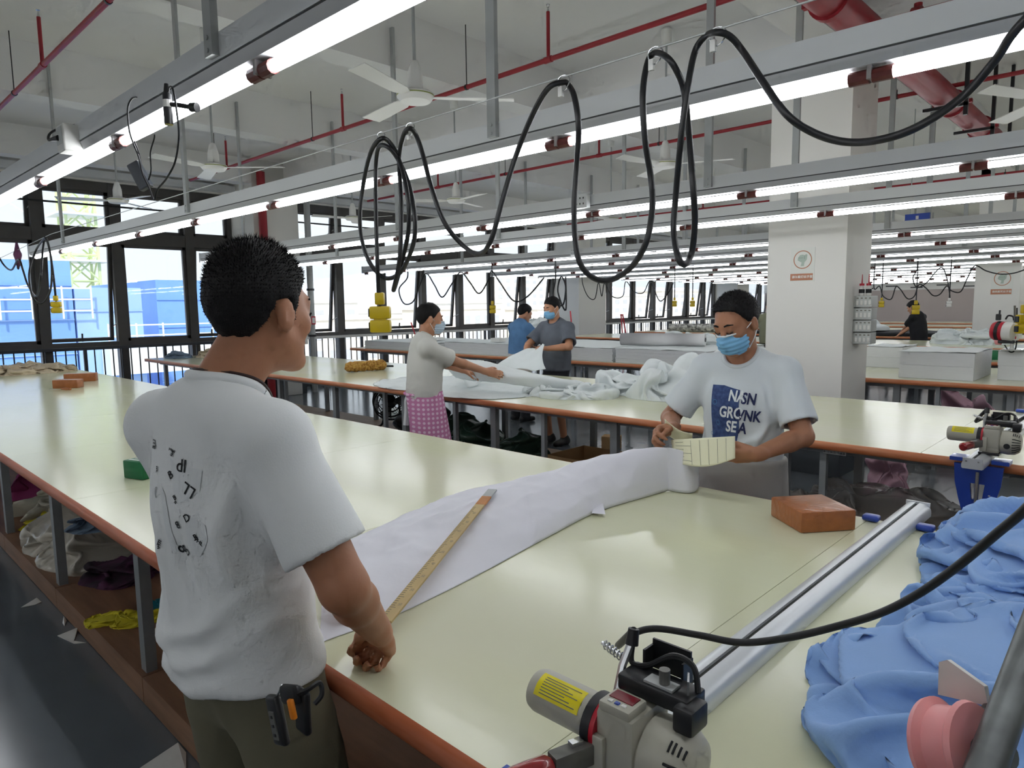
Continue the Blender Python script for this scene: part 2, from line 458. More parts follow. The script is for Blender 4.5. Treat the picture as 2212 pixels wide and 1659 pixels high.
# ------------------------------------------------------------------ cutting tables
TZ = 0.88
def cutting_table(y0, w_, x0, x1, seam, label, legs_x, edge='edge', platform=None, near=True, thin=(), detail=True, pz=0.12, bd='board'):
    r = empty('cutting_table', (0, y0, 0)); tag(r, label, 'table', 'long cutting tables')
    zt = TZ
    # boards of the top, split at their seams
    cuts = [x0]; s = seam - 1.26 * math.floor((seam - x0) / 1.26)
    while s < x1 - 0.05:
        if s > x0 + 0.05: cuts.append(s)
        s += 1.26
    cuts.append(x1)
    if not detail: cuts = [x0, x1]
    for a, b in zip(cuts[:-1], cuts[1:]):
        MB().bx(a + 0.0009, b - 0.0009, 0.016, w_ - 0.016, zt - 0.022, zt).build('top_board', 'table', r)
    MB().bx(x0 + .02, x1 - .02, 0.04, w_ - 0.04, zt - 0.045, zt - 0.023).build('underlay', 'under', r)
    for yy in (0.0, w_):
        pr = []
        for i in range(9):
            t_ = PI * i / 8
            pr.append((math.sin(t_) * -0.02 if yy == 0 else math.sin(t_) * 0.02, zt - 0.024 + 0.024 * math.cos(t_)))
        off = 0.016 if yy == 0 else w_ - 0.016
        MB().prism([(u + off, v) for u, v in pr], lambda u, v: (x0, u, v), lambda u, v: (x1, u, v)).build('edge_strip', edge, r, smooth=True)
    for xx in (x0, x1):
        MB().bx(xx - 0.012, xx + 0.0, 0.0, w_, zt - 0.046, zt + 0.001).build('end_strip', edge, r)
    pb = pz if platform else 0.0
    if 'leg' not in SH:
        me = MB().box((0, 0, 0.415), (0.06, 0.045, 0.83)).box((0, 0.07, 0.79), (0.04, 0.12, 0.03)).mesh('leg'); me.materials.append(M['leg']); SH['leg'] = me
        me = MB().box((0, 0, 0.415), (0.036, 0.036, 0.83)).mesh('thin'); me.materials.append(M['leg']); SH['thin'] = me
    hh = (zt - 0.045 - pb) / 0.83
    for x in legs_x:
        for yy in (0.205, w_ - 0.3):
            l = link('leg', SH['leg'], r, (x, yy, pb)); l.scale = (1, 1 if yy < 1 else -1, hh)
        MB().bx(x - 0.02, x + 0.02, 0.2, w_ - 0.28, zt - 0.09, zt - 0.046).build('cross_bar', 'leg', r)
    for x in thin:
        l = link('support_leg', SH['thin'], r, (x, 0.12, pb)); l.scale = (1, 1, hh)
    MB().bx(x0 + 0.1, x1 - 0.1, 0.19, 0.225, zt - 0.1, zt - 0.046).build('long_rail', 'leg', r)
    if platform:
        pf, pbk = platform
        cuts = [x0 + 0.3]; s = legs_x[0] - 0.09
        for x in sorted(legs_x):
            if x0 + 0.5 < x < x1: cuts.append(x + 0.05)
        cuts.append(x1)
        for a, b in zip(cuts[:-1], cuts[1:]):
            MB().bx(a + 0.003, b - 0.003, pf, pbk, 0.004, pz).build('platform_board', bd, r)
    return r
T1Y, T2Y = 0.734, 3.93
cutting_table(T1Y, 1.906, -11.6, 3.2, -0.748, 'large glossy cutting table with the near man and the cutting machine', [-0.34 + 1.37, -0.34, -1.71, -3.10, -4.48, -5.83, -7.2, -8.57, -9.94, -11.2], edge='edge1', platform=(0.158, 1.75))
cutting_table(T2Y, 1.91, -12.05, 3.0, -0.90, 'cutting table with the man in the pink apron, running behind the masked man', [-1.67 - 1.26 * k for k in range(-3, 9)], platform=(0.19, 1.7), thin=[-1.41 + 1.06, -1.41, -2.5, -3.55, -4.6, -5.66], bd='board2', pz=0.10)
cutting_table(7.52, 1.9, -11.6, 3.0, -1.2, 'cutting table carrying white fabric stacks, passing behind the near pillar', [-2.0, -1.05, 0.25, 1.5] + [-3.6 - 1.3 * k for k in range(0, 7)], detail=True, thin=[-1.62])
cutting_table(10.28, 1.8, -11.0, 3.0, -1.2, 'cutting table with a long dark sheet behind the white stacks', [-10.5 + 1.4 * k for k in range(0, 10)], detail=False)
cutting_table(13.2, 1.9, -11.0, 3.0, -1.2, 'glossy cutting table in front of the man in black', [-10.5 + 1.4 * k for k in range(0, 10)], detail=False)
cutting_table(16.45, 1.9, -11.0, 3.0, -1.2, 'cutting table where the man in black works', [-10.5 + 1.4 * k for k in range(0, 10)], detail=False)
for i, y in enumerate((19.8, 23.1, 26.5)):
    cutting_table(y, 1.9, -11.0, 3.0, -1.2, ['first', 'second', 'last'][i] + ' of the distant cutting tables behind the man in black', [-10.5 + 2.8 * k for k in range(0, 5)], detail=False)
# ------------------------------------------------------------------ implicit surfaces for bodies, clothes and soft things
class Field:
    def __init__(s, lo, hi, h):
        s.lo = np.array(lo, np.float32); s.h = h
        s.n = np.ceil((np.array(hi) - s.lo) / h).astype(int) + 1
        s.F = np.full(tuple(s.n), 0.3, np.float32)
        s.ax = [s.lo[i] + h * np.arange(s.n[i], dtype=np.float32) for i in range(3)]
    def sub(s, bmin, bmax):
        a = np.clip(np.floor((np.array(bmin) - s.lo) / s.h).astype(int), 0, s.n - 1)
        b = np.clip(np.ceil((np.array(bmax) - s.lo) / s.h).astype(int) + 1, a + 1, s.n)
        sl = tuple(slice(a[i], b[i]) for i in range(3))
        X = s.ax[0][sl[0]][:, None, None]; Y = s.ax[1][sl[1]][None, :, None]; Z = s.ax[2][sl[2]][None, None, :]
        return sl, X, Y, Z
    def put(s, sl, d, k, op='add'):
        a = s.F[sl]
        if op == 'add':
            hh = np.clip(0.5 + 0.5 * (a - d) / k, 0, 1)
            s.F[sl] = a * (1 - hh) + d * hh - k * hh * (1 - hh)
        elif op == 'sub':
            d = -d
            hh = np.clip(0.5 - 0.5 * (a - d) / k, 0, 1)
            s.F[sl] = a * (1 - hh) + d * hh + k * hh * (1 - hh)
        else:
            s.F[sl] = np.maximum(a, d)
    def cone(s, a, b, ra, rb, k=0.02, sq=None, flat=False, op='add', flat0=False):
        a = np.array(a, np.float32); b = np.array(b, np.float32)
        m = max(ra, rb) + k + 0.03
        if sq is not None and sq[1] < 1: m /= sq[1]
        sl, X, Y, Z = s.sub(np.minimum(a, b) - m, np.maximum(a, b) + m)
        d = b - a; L2 = float(d @ d) + 1e-12; L = math.sqrt(L2)
        px, py, pz = X - a[0], Y - a[1], Z - a[2]
        t = (px * d[0] + py * d[1] + pz * d[2]) / L2
        tc = np.clip(t, 0, 1)
        qx, qy, qz = px - tc * d[0], py - tc * d[1], pz - tc * d[2]
        if flat or flat0:
            te = np.maximum(t, 0) if not flat0 else (np.minimum(t, 1) if not flat else t)
            qx, qy, qz = px - te * d[0], py - te * d[1], pz - te * d[2]
        q2 = qx * qx + qy * qy + qz * qz
        if sq is not None:
            ax, f = np.array(sq[0], np.float32), sq[1]
            ax = ax / np.linalg.norm(ax)
            dd = qx * ax[0] + qy * ax[1] + qz * ax[2]
            q2 = q2 + (f * f - 1) * dd * dd
        r = ra + (rb - ra) * tc
        D = np.sqrt(np.maximum(q2, 0)) - r
        if flat:
            D = np.maximum(D, (t - 1) * L)
        if flat0:
            D = np.maximum(D, -t * L)
        if sq is not None and sq[1] > 1: D = D / (1 + 0.35 * (sq[1] - 1))
        s.put(sl, D, k, op)
    def chain(s, pts, rs, k=0.02, sq=None, op='add'):
        for i in range(len(pts) - 1):
            s.cone(pts[i], pts[i + 1], rs[i], rs[i + 1], k, sq, op=op)
    def ell(s, c, r, k=0.02, rot=None, op='add'):
        c = np.array(c, np.float32); r = np.array(r, np.float32)
        m = float(r.max()) + k + 0.03
        sl, X, Y, Z = s.sub(c - m, c + m)
        x, y, z = X - c[0], Y - c[1], Z - c[2]
        if rot is not None:
            Rm = np.array(rot, np.float32)  # columns = local axes
            x, y, z = (x * Rm[0, i] + y * Rm[1, i] + z * Rm[2, i] for i in range(3))
        k0 = np.sqrt((x / r[0]) ** 2 + (y / r[1]) ** 2 + (z / r[2]) ** 2)
        k1 = np.sqrt((x / r[0] ** 2) ** 2 + (y / r[1] ** 2) ** 2 + (z / r[2] ** 2) ** 2) + 1e-9
        s.put(sl, k0 * (k0 - 1) / k1, k, op)
    def plane(s, p, n):
        """keep the side opposite to n"""
        n = np.array(n, np.float32); n = n / np.linalg.norm(n)
        d = (s.ax[0][:, None, None] - p[0]) * n[0] + (s.ax[1][None, :, None] - p[1]) * n[1] + (s.ax[2][None, None, :] - p[2]) * n[2]
        s.F = np.maximum(s.F, d)
    def nets(s):
        F = s.F; S = (F < 0)
        c = np.zeros(tuple(s.n - 1), np.uint8)
        for i in (0, 1):
            for j in (0, 1):
                for k in (0, 1):
                    c += S[i:s.n[0] - 1 + i, j:s.n[1] - 1 + j, k:s.n[2] - 1 + k]
        act = (c > 0) & (c < 8)
        idx = np.full(c.shape, -1, np.int64)
        I = np.array(np.nonzero(act)); n = I.shape[1]
        idx[act] = np.arange(n)
        acc = np.zeros((3, n)); cnt = np.zeros(n)
        cor = [(i, j, k) for i in (0, 1) for j in (0, 1) for k in (0, 1)]
        for a in cor:
            for b in cor:
                if sum(b[q] - a[q] for q in range(3)) == 1 and all(b[q] >= a[q] for q in range(3)):
                    fa = F[I[0] + a[0], I[1] + a[1], I[2] + a[2]]; fb = F[I[0] + b[0], I[1] + b[1], I[2] + b[2]]
                    m = (fa < 0) != (fb < 0)
                    t = np.where(m, fa / np.where(fa == fb, 1, fa - fb), 0)
                    for q in range(3):
                        acc[q] += np.where(m, a[q] + (b[q] - a[q]) * t, 0)
                    cnt += m
        V = ((acc / np.maximum(cnt, 1)) + I).T * s.h + s.lo
        Q = []
        for axs in range(3):
            o = [q for q in range(3) if q != axs]
            s0 = [slice(None)] * 3; s1 = [slice(None)] * 3
            s0[axs] = slice(0, -1); s1[axs] = slice(1, None)
            A = S[tuple(s0)]; B = S[tuple(s1)]
            ch = A != B
            e = np.array(np.nonzero(ch))
            ok = (e[o[0]] > 0) & (e[o[1]] > 0) & (e[o[0]] < s.n[o[0]] - 1) & (e[o[1]] < s.n[o[1]] - 1)
            e = e[:, ok]
            inside = A[tuple(e)]
            def cell(da, db):
                q = e.copy(); q[o[0]] += da; q[o[1]] += db
                return idx[tuple(q)]
            q4 = np.stack([cell(-1, -1), cell(0, -1), cell(0, 0), cell(-1, 0)], 1)
            flip = inside if axs != 1 else ~inside
            q4[~flip] = q4[~flip][:, ::-1]
            Q.append(q4)
        Q = np.concatenate(Q)
        Q = Q[(Q >= 0).all(1)]
        return V.astype(np.float64), Q

def smooth_verts(V, Q, it=2, lam=0.5):
    E = np.concatenate([Q[:, [0, 1]], Q[:, [1, 2]], Q[:, [2, 3]], Q[:, [3, 0]]])
    E = np.concatenate([E, E[:, ::-1]])
    deg = np.maximum(np.bincount(E[:, 0], minlength=len(V)), 1)
    for _ in range(it):
        A = np.stack([np.bincount(E[:, 0], V[E[:, 1], q], minlength=len(V)) for q in range(3)], 1) / deg[:, None]
        V = V + lam * (A - V)
    return V

def vnormals(V, Q):
    a = V[Q[:, 2]] - V[Q[:, 0]]; b = V[Q[:, 3]] - V[Q[:, 1]]
    fn = np.cross(a, b)
    N_ = np.zeros_like(V)
    for k in range(4):
        for q in range(3):
            N_[:, q] += np.bincount(Q[:, k], fn[:, q], minlength=len(V))
    return N_ / (np.linalg.norm(N_, axis=1)[:, None] + 1e-12)

def np_mesh(name, V, Q, m, parent=None, loc=None, smooth=True):
    me = bpy.data.meshes.new(name)
    k = Q.shape[1]
    me.vertices.add(len(V)); me.vertices.foreach_set('co', np.asarray(V, np.float32).ravel())
    me.loops.add(len(Q) * k); me.loops.foreach_set('vertex_index', Q.astype(np.int32).ravel())
    me.polygons.add(len(Q))
    me.polygons.foreach_set('loop_start', np.arange(0, len(Q) * k, k, dtype=np.int32))
    me.polygons.foreach_set('use_smooth', np.full(len(Q), smooth))
    for q in (m if isinstance(m, (list, tuple)) else [m]):
        me.materials.append(M[q] if isinstance(q, str) else q)
    me.update(calc_edges=True); me.validate()
    return link(name, me, parent, loc)

_lat = np.random.default_rng(3).random((64, 64, 64)).astype(np.float32)
def vnoise(P):
    P = np.asarray(P, float); I = np.floor(P).astype(int); f = P - I; f = f * f * (3 - 2 * f); I &= 63; J = (I + 1) & 63
    r = 0
    for a in (0, 1):
        for b in (0, 1):
            for c in (0, 1):
                wgt = (f[:, 0] if a else 1 - f[:, 0]) * (f[:, 1] if b else 1 - f[:, 1]) * (f[:, 2] if c else 1 - f[:, 2])
                r = r + wgt * _lat[(J if a else I)[:, 0], (J if b else I)[:, 1], (J if c else I)[:, 2]]
    return r * 2 - 1
def fbm(P, o=3):
    P = np.asarray(P, float); r = 0; a = 1.0
    for _ in range(o):
        r = r + a * vnoise(P); P = P * 2.03 + 11.3; a *= 0.5
    return r
def ridge(P, o=2):
    P = np.asarray(P, float); r = 0; a = 1.0
    for _ in range(o):
        r = r + a * (1 - np.abs(vnoise(P)) * 2); P = P * 2.1 + 5.7; a *= 0.5
    return r
def folds(V, N_, L_):
    """L_: list of (points, width, amp): soft ridges (amp>0) or creases along polylines"""
    D = np.zeros(len(V))
    for pts, w_, amp in L_:
        pts = np.array(pts, float); best = np.full(len(V), 9.0); tt = np.zeros(len(V))
        for i in range(len(pts) - 1):
            a, b = pts[i], pts[i + 1]; d = b - a
            t_ = np.clip(((V - a) @ d) / (d @ d), 0, 1)
            dist = np.linalg.norm(V - a - t_[:, None] * d, axis=1)
            m = dist < best; best[m] = dist[m]; tt[m] = (i + t_[m]) / (len(pts) - 1)
        env = np.sin(np.clip(tt, 0.02, 0.98) * PI) ** 0.5
        D += amp * env * np.exp(-(best / w_) ** 2)
    return V + N_ * D[:, None]

# ------------------------------------------------------------------ people
def nrm(v):
    v = np.array(v, float); return v / np.linalg.norm(v)
def ik(a, b, l1, l2, pole):
    """elbow/knee position between a and b"""
    a = np.array(a, float); b = np.array(b, float); d = b - a; L = np.linalg.norm(d)
    L = min(L, l1 + l2 - 1e-3); u = d / np.linalg.norm(d)
    x = (l1 * l1 - l2 * l2 + L * L) / (2 * L); y = math.sqrt(max(l1 * l1 - x * x, 0))
    p = np.array(pole, float); p = p - u * (p @ u); p = nrm(p)
    return a + u * x + p * y
def head_rot(yaw, pitch, roll=0.0):
    """columns: head right, forward, up in body space; yaw>0 turns left, pitch<0 looks down"""
    m = Matrix.Rotation(yaw, 3, 'Z') @ Matrix.Rotation(pitch, 3, 'X') @ Matrix.Rotation(roll, 3, 'Y')
    return np.array(m)

def add_head(F, c, Rm, k=0.012, face=True):
    T_ = lambda *p: np.array(c) + Rm @ np.array(p)
    F.ell(T_(0, -0.014, 0.034), (0.077, 0.098, 0.088), 0.02, Rm)
    F.ell(T_(0, 0.028, -0.03), (0.064, 0.066, 0.09), 0.03, Rm)
    for sgn in (-1, 1):
        F.cone(T_(sgn * 0.052, 0.0, -0.05), T_(sgn * 0.018, 0.07, -0.1), 0.022, 0.018, 0.025)
        F.ell(T_(sgn * 0.043, 0.062, -0.02), (0.022, 0.02, 0.022), 0.02, Rm)
        F.ell(T_(sgn * 0.083, -0.010, -0.006), (0.011, 0.021, 0.035), 0.008, Rm)
        F.ell(T_(sgn * 0.095, -0.005, -0.003), (0.008, 0.011, 0.021), 0.006, Rm, op='sub')
        if face:
            F.ell(T_(sgn * 0.031, 0.105, 0.006), (0.019, 0.018, 0.012), 0.014, Rm, op='sub')
            F.ell(T_(sgn * 0.031, 0.082, 0.004), (0.0145, 0.0125, 0.0115), 0.006, Rm)
            F.ell(T_(sgn * 0.012, 0.102, -0.036), (0.010, 0.010, 0.008), 0.008, Rm)
    if face:
        F.cone(T_(0, 0.092, 0.012), T_(0, 0.112, -0.03), 0.008, 0.013, 0.014)
        F.cone(T_(-0.036, 0.08, 0.027), T_(0.036, 0.08, 0.027), 0.012, 0.012, 0.018)
        F.cone(T_(-0.018, 0.088, -0.062), T_(0.018, 0.088, -0.062), 0.008, 0.008, 0.008)
    F.ell(T_(0, 0.078, -0.098), (0.024, 0.018, 0.018), 0.02, Rm)

def hair_mesh(name, c, Rm, line, parent, m='hair', h=0.005, thick=0.012, noise=0.004, strands=0, slen=0.016, top=0.0):
    c = np.array(c, float)
    F = Field(c - 0.16, c + 0.17, h)
    F.ell(c + Rm @ np.array([0, -0.016, 0.036]), (0.079 + thick, 0.099 + thick, 0.090 + thick + top), 0.01, Rm)
    X, Y, Z = np.meshgrid(*[a - c[i] for i, a in enumerate(F.ax)], indexing='ij')
    P = np.stack([X, Y, Z], -1) @ Rm
    zl = np.interp(P[..., 1], [q[0] for q in line], [q[1] for q in line])
    # sideburn narrowing on the temples
    d = (zl - P[..., 2]) * 0.75
    F.F = np.maximum(F.F, d.astype(np.float32))
    V, Q = F.nets(); V = smooth_verts(V, Q, 2)
    Nn = vnormals(V, Q)
    V = V + Nn * (noise * ridge(V * 95, 2) * 0.6 + noise * fbm(V * 30, 2))[:, None]
    o = np_mesh(name, V, Q, m, parent)
    if strands:
        g = np.random.default_rng(5)
        pick = g.integers(0, len(V), strands)
        upv = Rm @ np.array([0, 0.1, 0.5])
        A = V[pick]; D = Nn[pick] + 0.5 * upv + g.normal(0, 0.28, (strands, 3)); D /= np.linalg.norm(D, axis=1)[:, None]
        ok = (Nn[pick] @ (Rm @ np.array([0, 0, 1.0]))) > -0.75
        A = A[ok]; D = D[ok]; n = len(A)
        W_ = np.cross(D, g.normal(size=(n, 3))); W_ /= np.linalg.norm(W_, axis=1)[:, None]
        upn = (Nn[pick] @ (Rm @ np.array([0, 0, 1.0])))[ok]
        ln = (slen * g.uniform(0.5, 1.2, n) * np.clip(0.25 + 1.1 * upn, 0.2, 1.0))[:, None]
        V2 = np.concatenate([A - W_ * 0.0008, A + W_ * 0.0008, A + D * ln])
        T_ = np.stack([np.arange(n), np.arange(n) + n, np.arange(n) + 2 * n], 1)
        st = np_mesh('hair_strands', V2, T_, m, parent)
        st['kind'] = 'stuff'
    return o

def add_hand(F, Wm, side, curl, spread=0.0, thumb=(0.6, 0.3), size=1.0, k=0.006):
    """Wm: 3x4 (axes columns x=thumb side for right hand, y=fingers, z=back of hand; origin wrist)."""
    A = np.array(Wm[0]).T; o = np.array(Wm[1])   # A columns
    T_ = lambda p: o + A @ (np.array(p, float) * [side, 1, 1] * size)
    F.cone(T_((0.0, -0.02, 0)), T_((0.0, 0.03, 0)), 0.026 * size, 0.03 * size, 0.02, sq=(A[:, 2], 1.5))
    F.cone(T_((0.022, 0.035, 0)), T_((0.024, 0.088, 0)), 0.017 * size, 0.016 * size, 0.012)
    F.cone(T_((0.0, 0.03, 0.002)), T_((0.0, 0.09, 0.003)), 0.018 * size, 0.0165 * size, 0.012)
    F.cone(T_((-0.022, 0.035, 0)), T_((-0.025, 0.082, 0)), 0.017 * size, 0.015 * size, 0.012)
    base = [(0.031, 0.093), (0.0105, 0.097), (-0.0105, 0.094), (-0.031, 0.086)]
    lens = [(0.044, 0.026, 0.022), (0.048, 0.03, 0.023), (0.045, 0.028, 0.022), (0.035, 0.021, 0.02)]
    for i in range(4):
        p = np.array([base[i][0], base[i][1], 0.0]); ang = 0.0; sp = spread * (1.5 - i)
        cr = curl[i] if hasattr(curl, '__len__') else curl
        rr = 0.0098 if i < 3 else 0.0086
        for j, ln in enumerate(lens[i]):
            ang += cr * (0.9 if j == 0 else 1.1 if j == 1 else 0.7)
            d = np.array([math.sin(sp), math.cos(sp) * math.cos(ang), -math.sin(ang)])
            q = p + d * ln
            F.cone(T_(p), T_(q), rr * size, (rr - 0.0008) * size, k)
            p = q; rr -= 0.0008
    p = np.array([0.026, 0.022, -0.008]); a0, a1 = thumb
    d = nrm([math.sin(a0), math.cos(a0), -0.35]); q = p + d * 0.045
    F.cone(T_(p), T_(q), 0.017 * size, 0.013 * size, 0.012)
    d2 = nrm([math.sin(a0 - a1), math.cos(a0 - a1), -0.5]); r_ = q + d2 * 0.032
    F.cone(T_(q), T_(r_), 0.0115 * size, 0.0105 * size, k)
    d3 = nrm([math.sin(a0 - 2 * a1), math.cos(a0 - 2 * a1), -0.45]); F.cone(T_(r_), T_(r_ + d3 * 0.026), 0.0105 * size, 0.009 * size, k)

def hand_frame(wrist, fing, back):
    """axes from the finger direction and the back-of-hand direction"""
    y = nrm(fing); z = np.array(back, float); z = nrm(z - y * (z @ y)); x = np.cross(y, z)
    return (x, y, z), np.array(wrist, float)
# ------------------------------------------------------------------ crumpled cloth: a sheet larger than its outline, relaxed under gravity
def drape(poly, z0, h, n=110, grow=0.45, iters=160, ctr=None, p=2.6, seed=0.0, gravity=0.0006, bend=0.12, lump=0.5, pin=0.6, cap=None, rot=0.0, mound=None):
    P = np.array([q[:2] for q in poly], float); c = P.mean(0) if ctr is None else np.array(ctr, float)
    an = np.arctan2(P[:, 1] - c[1], P[:, 0] - c[0]); ra = np.hypot(P[:, 0] - c[0], P[:, 1] - c[1]); o_ = np.argsort(an); an, ra = an[o_], ra[o_]
    u = np.linspace(-1, 1, n); U, W_ = np.meshgrid(u, u, indexing='ij')
    X = U * np.sqrt(1 - W_ ** 2 / 2); Y = W_ * np.sqrt(1 - U ** 2 / 2)
    if rot:
        X, Y = X * math.cos(rot) - Y * math.sin(rot), X * math.sin(rot) + Y * math.cos(rot)
    r = np.hypot(X, Y); th = np.arctan2(Y, X)
    R_ = np.interp(th, np.r_[an[-1] - 2 * PI, an, an[0] + 2 * PI], np.r_[ra[-1], ra, ra[0]])
    low = fbm(np.stack([X.ravel() * 1.9, Y.ravel() * 1.9, np.full(X.size, seed)], 1), 2).reshape(X.shape)
    px = c[0] + r * R_ * np.cos(th); py = c[1] + r * R_ * np.sin(th)
    H_ = h * np.clip(1 - r ** p, 0, 1) ** 0.75 * np.clip(1 + lump * low, 0.1, 2)
    X0 = np.stack([px, py, z0 + 0.006 + H_], -1)
    g = np.random.default_rng(int(seed * 97) + 1)
    nz = np.stack([fbm(X0.reshape(-1, 3) * 9 + k * 17 + seed, 3) for k in range(3)], -1).reshape(n, n, 3)
    Pp = X0 + nz * 0.012 * np.clip((1 - r) * 6, 0, 1)[..., None]
    gr = 1 + grow * (1 + 0.6 * fbm(np.stack([px.ravel() * 3, py.ravel() * 3, np.full(px.size, seed + 5)], 1), 2).reshape(n, n))
    prev = Pp.copy()
    base = z0 + 0.003 + (0.55 * H_ if mound is None else mound * H_)
    ed = [((1, 0), 1.0), ((0, 1), 1.0), ((1, 1), 0.5), ((1, -1), 0.5), ((2, 0), bend), ((0, 2), bend), ((3, 0), bend * .5), ((0, 3), bend * .5)]
    sets = []
    for (du, dv), k in ed:
        for par in range(2 if max(du, abs(dv)) == 1 else max(du, dv) + 1):
            if du:
                st = max(du, 1) * 2 if max(du, abs(dv)) == 1 else du + 1
                a0 = slice(par, n - du, st) if max(du, abs(dv)) > 1 else slice(par, n - du, 2)
                b0 = slice(par + du, n, st) if max(du, abs(dv)) > 1 else slice(par + du, n, 2)
                na_ = len(range(*a0.indices(n)))
                b0 = slice(par + du, par + du + (na_ - 1) * (a0.step) + 1, a0.step)
                if dv == 0: a1 = b1 = slice(None)
                elif dv > 0: a1, b1 = slice(0, n - dv), slice(dv, n)
                else: a1, b1 = slice(-dv, n), slice(0, n + dv)
                A, B = (a0, a1), (b0, b1)
            else:
                st = 2 if dv == 1 else dv + 1
                a1 = slice(par, n - dv, st); na_ = len(range(*a1.indices(n)))
                b1 = slice(par + dv, par + dv + (na_ - 1) * st + 1, st)
                A, B = (slice(None), a1), (slice(None), b1)
            L0 = np.linalg.norm(X0[B] - X0[A], axis=-1) * 0.5 * (gr[A] + gr[B])
            sets.append((A, B, L0[..., None], k))
    bor = np.zeros((n, n), bool); bor[0] = bor[-1] = True; bor[:, 0] = bor[:, -1] = True
    for it in range(iters):
        vel = (Pp - prev) * 0.9; prev = Pp.copy()
        Pp = Pp + vel; Pp[..., 2] -= gravity
        for A, B, L0, k in sets:
            d = Pp[B] - Pp[A]; ln = np.linalg.norm(d, axis=-1, keepdims=True) + 1e-9
            cvec = d * (0.5 * k * (ln - L0) / ln)
            Pp[A] += cvec; Pp[B] -= cvec
        Pp[..., 2] = np.maximum(Pp[..., 2], base)
        if cap is not None: Pp[..., 2] = np.minimum(Pp[..., 2], z0 + cap + 0.3 * (Pp[..., 2] - z0 - cap) * (Pp[..., 2] > z0 + cap))
        Pp[bor] = Pp[bor] * (1 - pin) + X0[bor] * pin
        # keep folds from drifting outside the outline
        q = np.hypot(Pp[..., 0] - c[0], Pp[..., 1] - c[1]); t_ = np.arctan2(Pp[..., 1] - c[1], Pp[..., 0] - c[0])
        lim = np.interp(t_, np.r_[an[-1] - 2 * PI, an, an[0] + 2 * PI], np.r_[ra[-1], ra, ra[0]]) * 1.02
        s_ = np.where(q > lim, lim / np.maximum(q, 1e-6), 1.0)[..., None]
        Pp[..., :2] = c + (Pp[..., :2] - c) * s_
    idx = np.arange(n * n).reshape(n, n)
    Q = np.stack([idx[:-1, :-1], idx[1:, :-1], idx[1:, 1:], idx[:-1, 1:]], -1).reshape(-1, 4)
    V = Pp.reshape(-1, 3)
    V = smooth_verts(V, Q, 1, 0.4)
    # closing rim down to the support
    rim = np.r_[idx[0], idx[1:, -1], idx[-1, -2::-1], idx[-2:0:-1, 0]]
    lo = V[rim].copy(); lo[:, 2] = z0 + 0.001; k0 = len(V)
    V = np.concatenate([V, lo]); m_ = len(rim); a = np.arange(m_)
    Q = np.concatenate([Q, np.stack([rim, np.roll(rim, -1), k0 + np.roll(a, -1), k0 + a], -1)])
    return V, Q
def drape_obj(name, m, label, cat, *a, group=None, **k):
    V, Q = drape(*a, **k)
    o = np_mesh(name, V, Q, m); tag(o, label, cat, group)
    return o
M.update(
    skin=mat('skin', (196, 142, 110), 0.5, var=0.10, vscale=9, sss=0.08, bump=0.05, bscale=120),
    skin_mid=mat('skin_mid', (180, 124, 92), 0.5, var=0.10, vscale=9, sss=0.08, bump=0.05, bscale=120),
    skin_dark=mat('skin_tanned', (172, 120, 90), 0.5, var=0.10, vscale=9, sss=0.08, bump=0.05, bscale=120),
    hair=mat('hair_black', (13, 12, 14), 0.65, bump=0.25, bscale=240, spec=0.3),
    white_tee=mat('cotton_white', (236, 239, 240), 0.9, var=0.03, vscale=5, bump=0.08, bscale=300, sheen=0.1),
    pale_tee=mat('cotton_pale_grey', (214, 221, 225), 0.9, var=0.03, vscale=5, bump=0.08, bscale=300, sheen=0.1),
    warm_tee=mat('cotton_off_white', (214, 214, 208), 0.9, var=0.03, vscale=5, bump=0.06, bscale=200),
    grey_tee=mat('cotton_slate', (100, 106, 116), 0.9, var=0.12, vscale=10),
    blue_tee=mat('cotton_denim_blue', (92, 134, 180), 0.9, var=0.12, vscale=10),
    black_tee=mat('cotton_black', (28, 29, 34), 0.9),
    olive_tee=mat('cotton_olive', (134, 136, 112), 0.9),
    khaki=mat('trousers_khaki', (112, 108, 88), 0.85, var=0.12, vscale=7, bump=0.06, bscale=200),
    grey_tr=mat('trousers_grey', (112, 112, 110), 0.85, var=0.12, vscale=7),
    dark_tr=mat('trousers_dark', (40, 42, 48), 0.85),
    jeans=mat('jeans_blue', (70, 88, 120), 0.85),
    apron_grey=mat('apron_grey', (166, 164, 160), 0.85, var=0.08, vscale=6, bump=0.05, bscale=150),
    cream=mat('apron_cream', (214, 206, 196), 0.85),
    shoe=mat('shoe_black', (24, 24, 26), 0.5),
    mask=mat('surgical_mask', (128, 186, 226), 0.8, var=0.05, vscale=30, bump=0.06, bscale=300),
    mask2=mat('surgical_mask_pale', (186, 206, 222), 0.8),
    maskw=mat('mask_edge_white', (226, 232, 236), 0.8),
    cord=mat('neck_cord', (46, 26, 24), 0.6),
    print_navy=mat('print_navy', (44, 62, 112), 0.85, var=0.35, vscale=60, col2=(70, 92, 140)),
    print_white=mat('print_white', (232, 238, 240), 0.85),
    print_ink=mat('print_ink', (38, 46, 88), 0.85),
    print_black=mat('print_black', (34, 36, 40), 0.8),
)

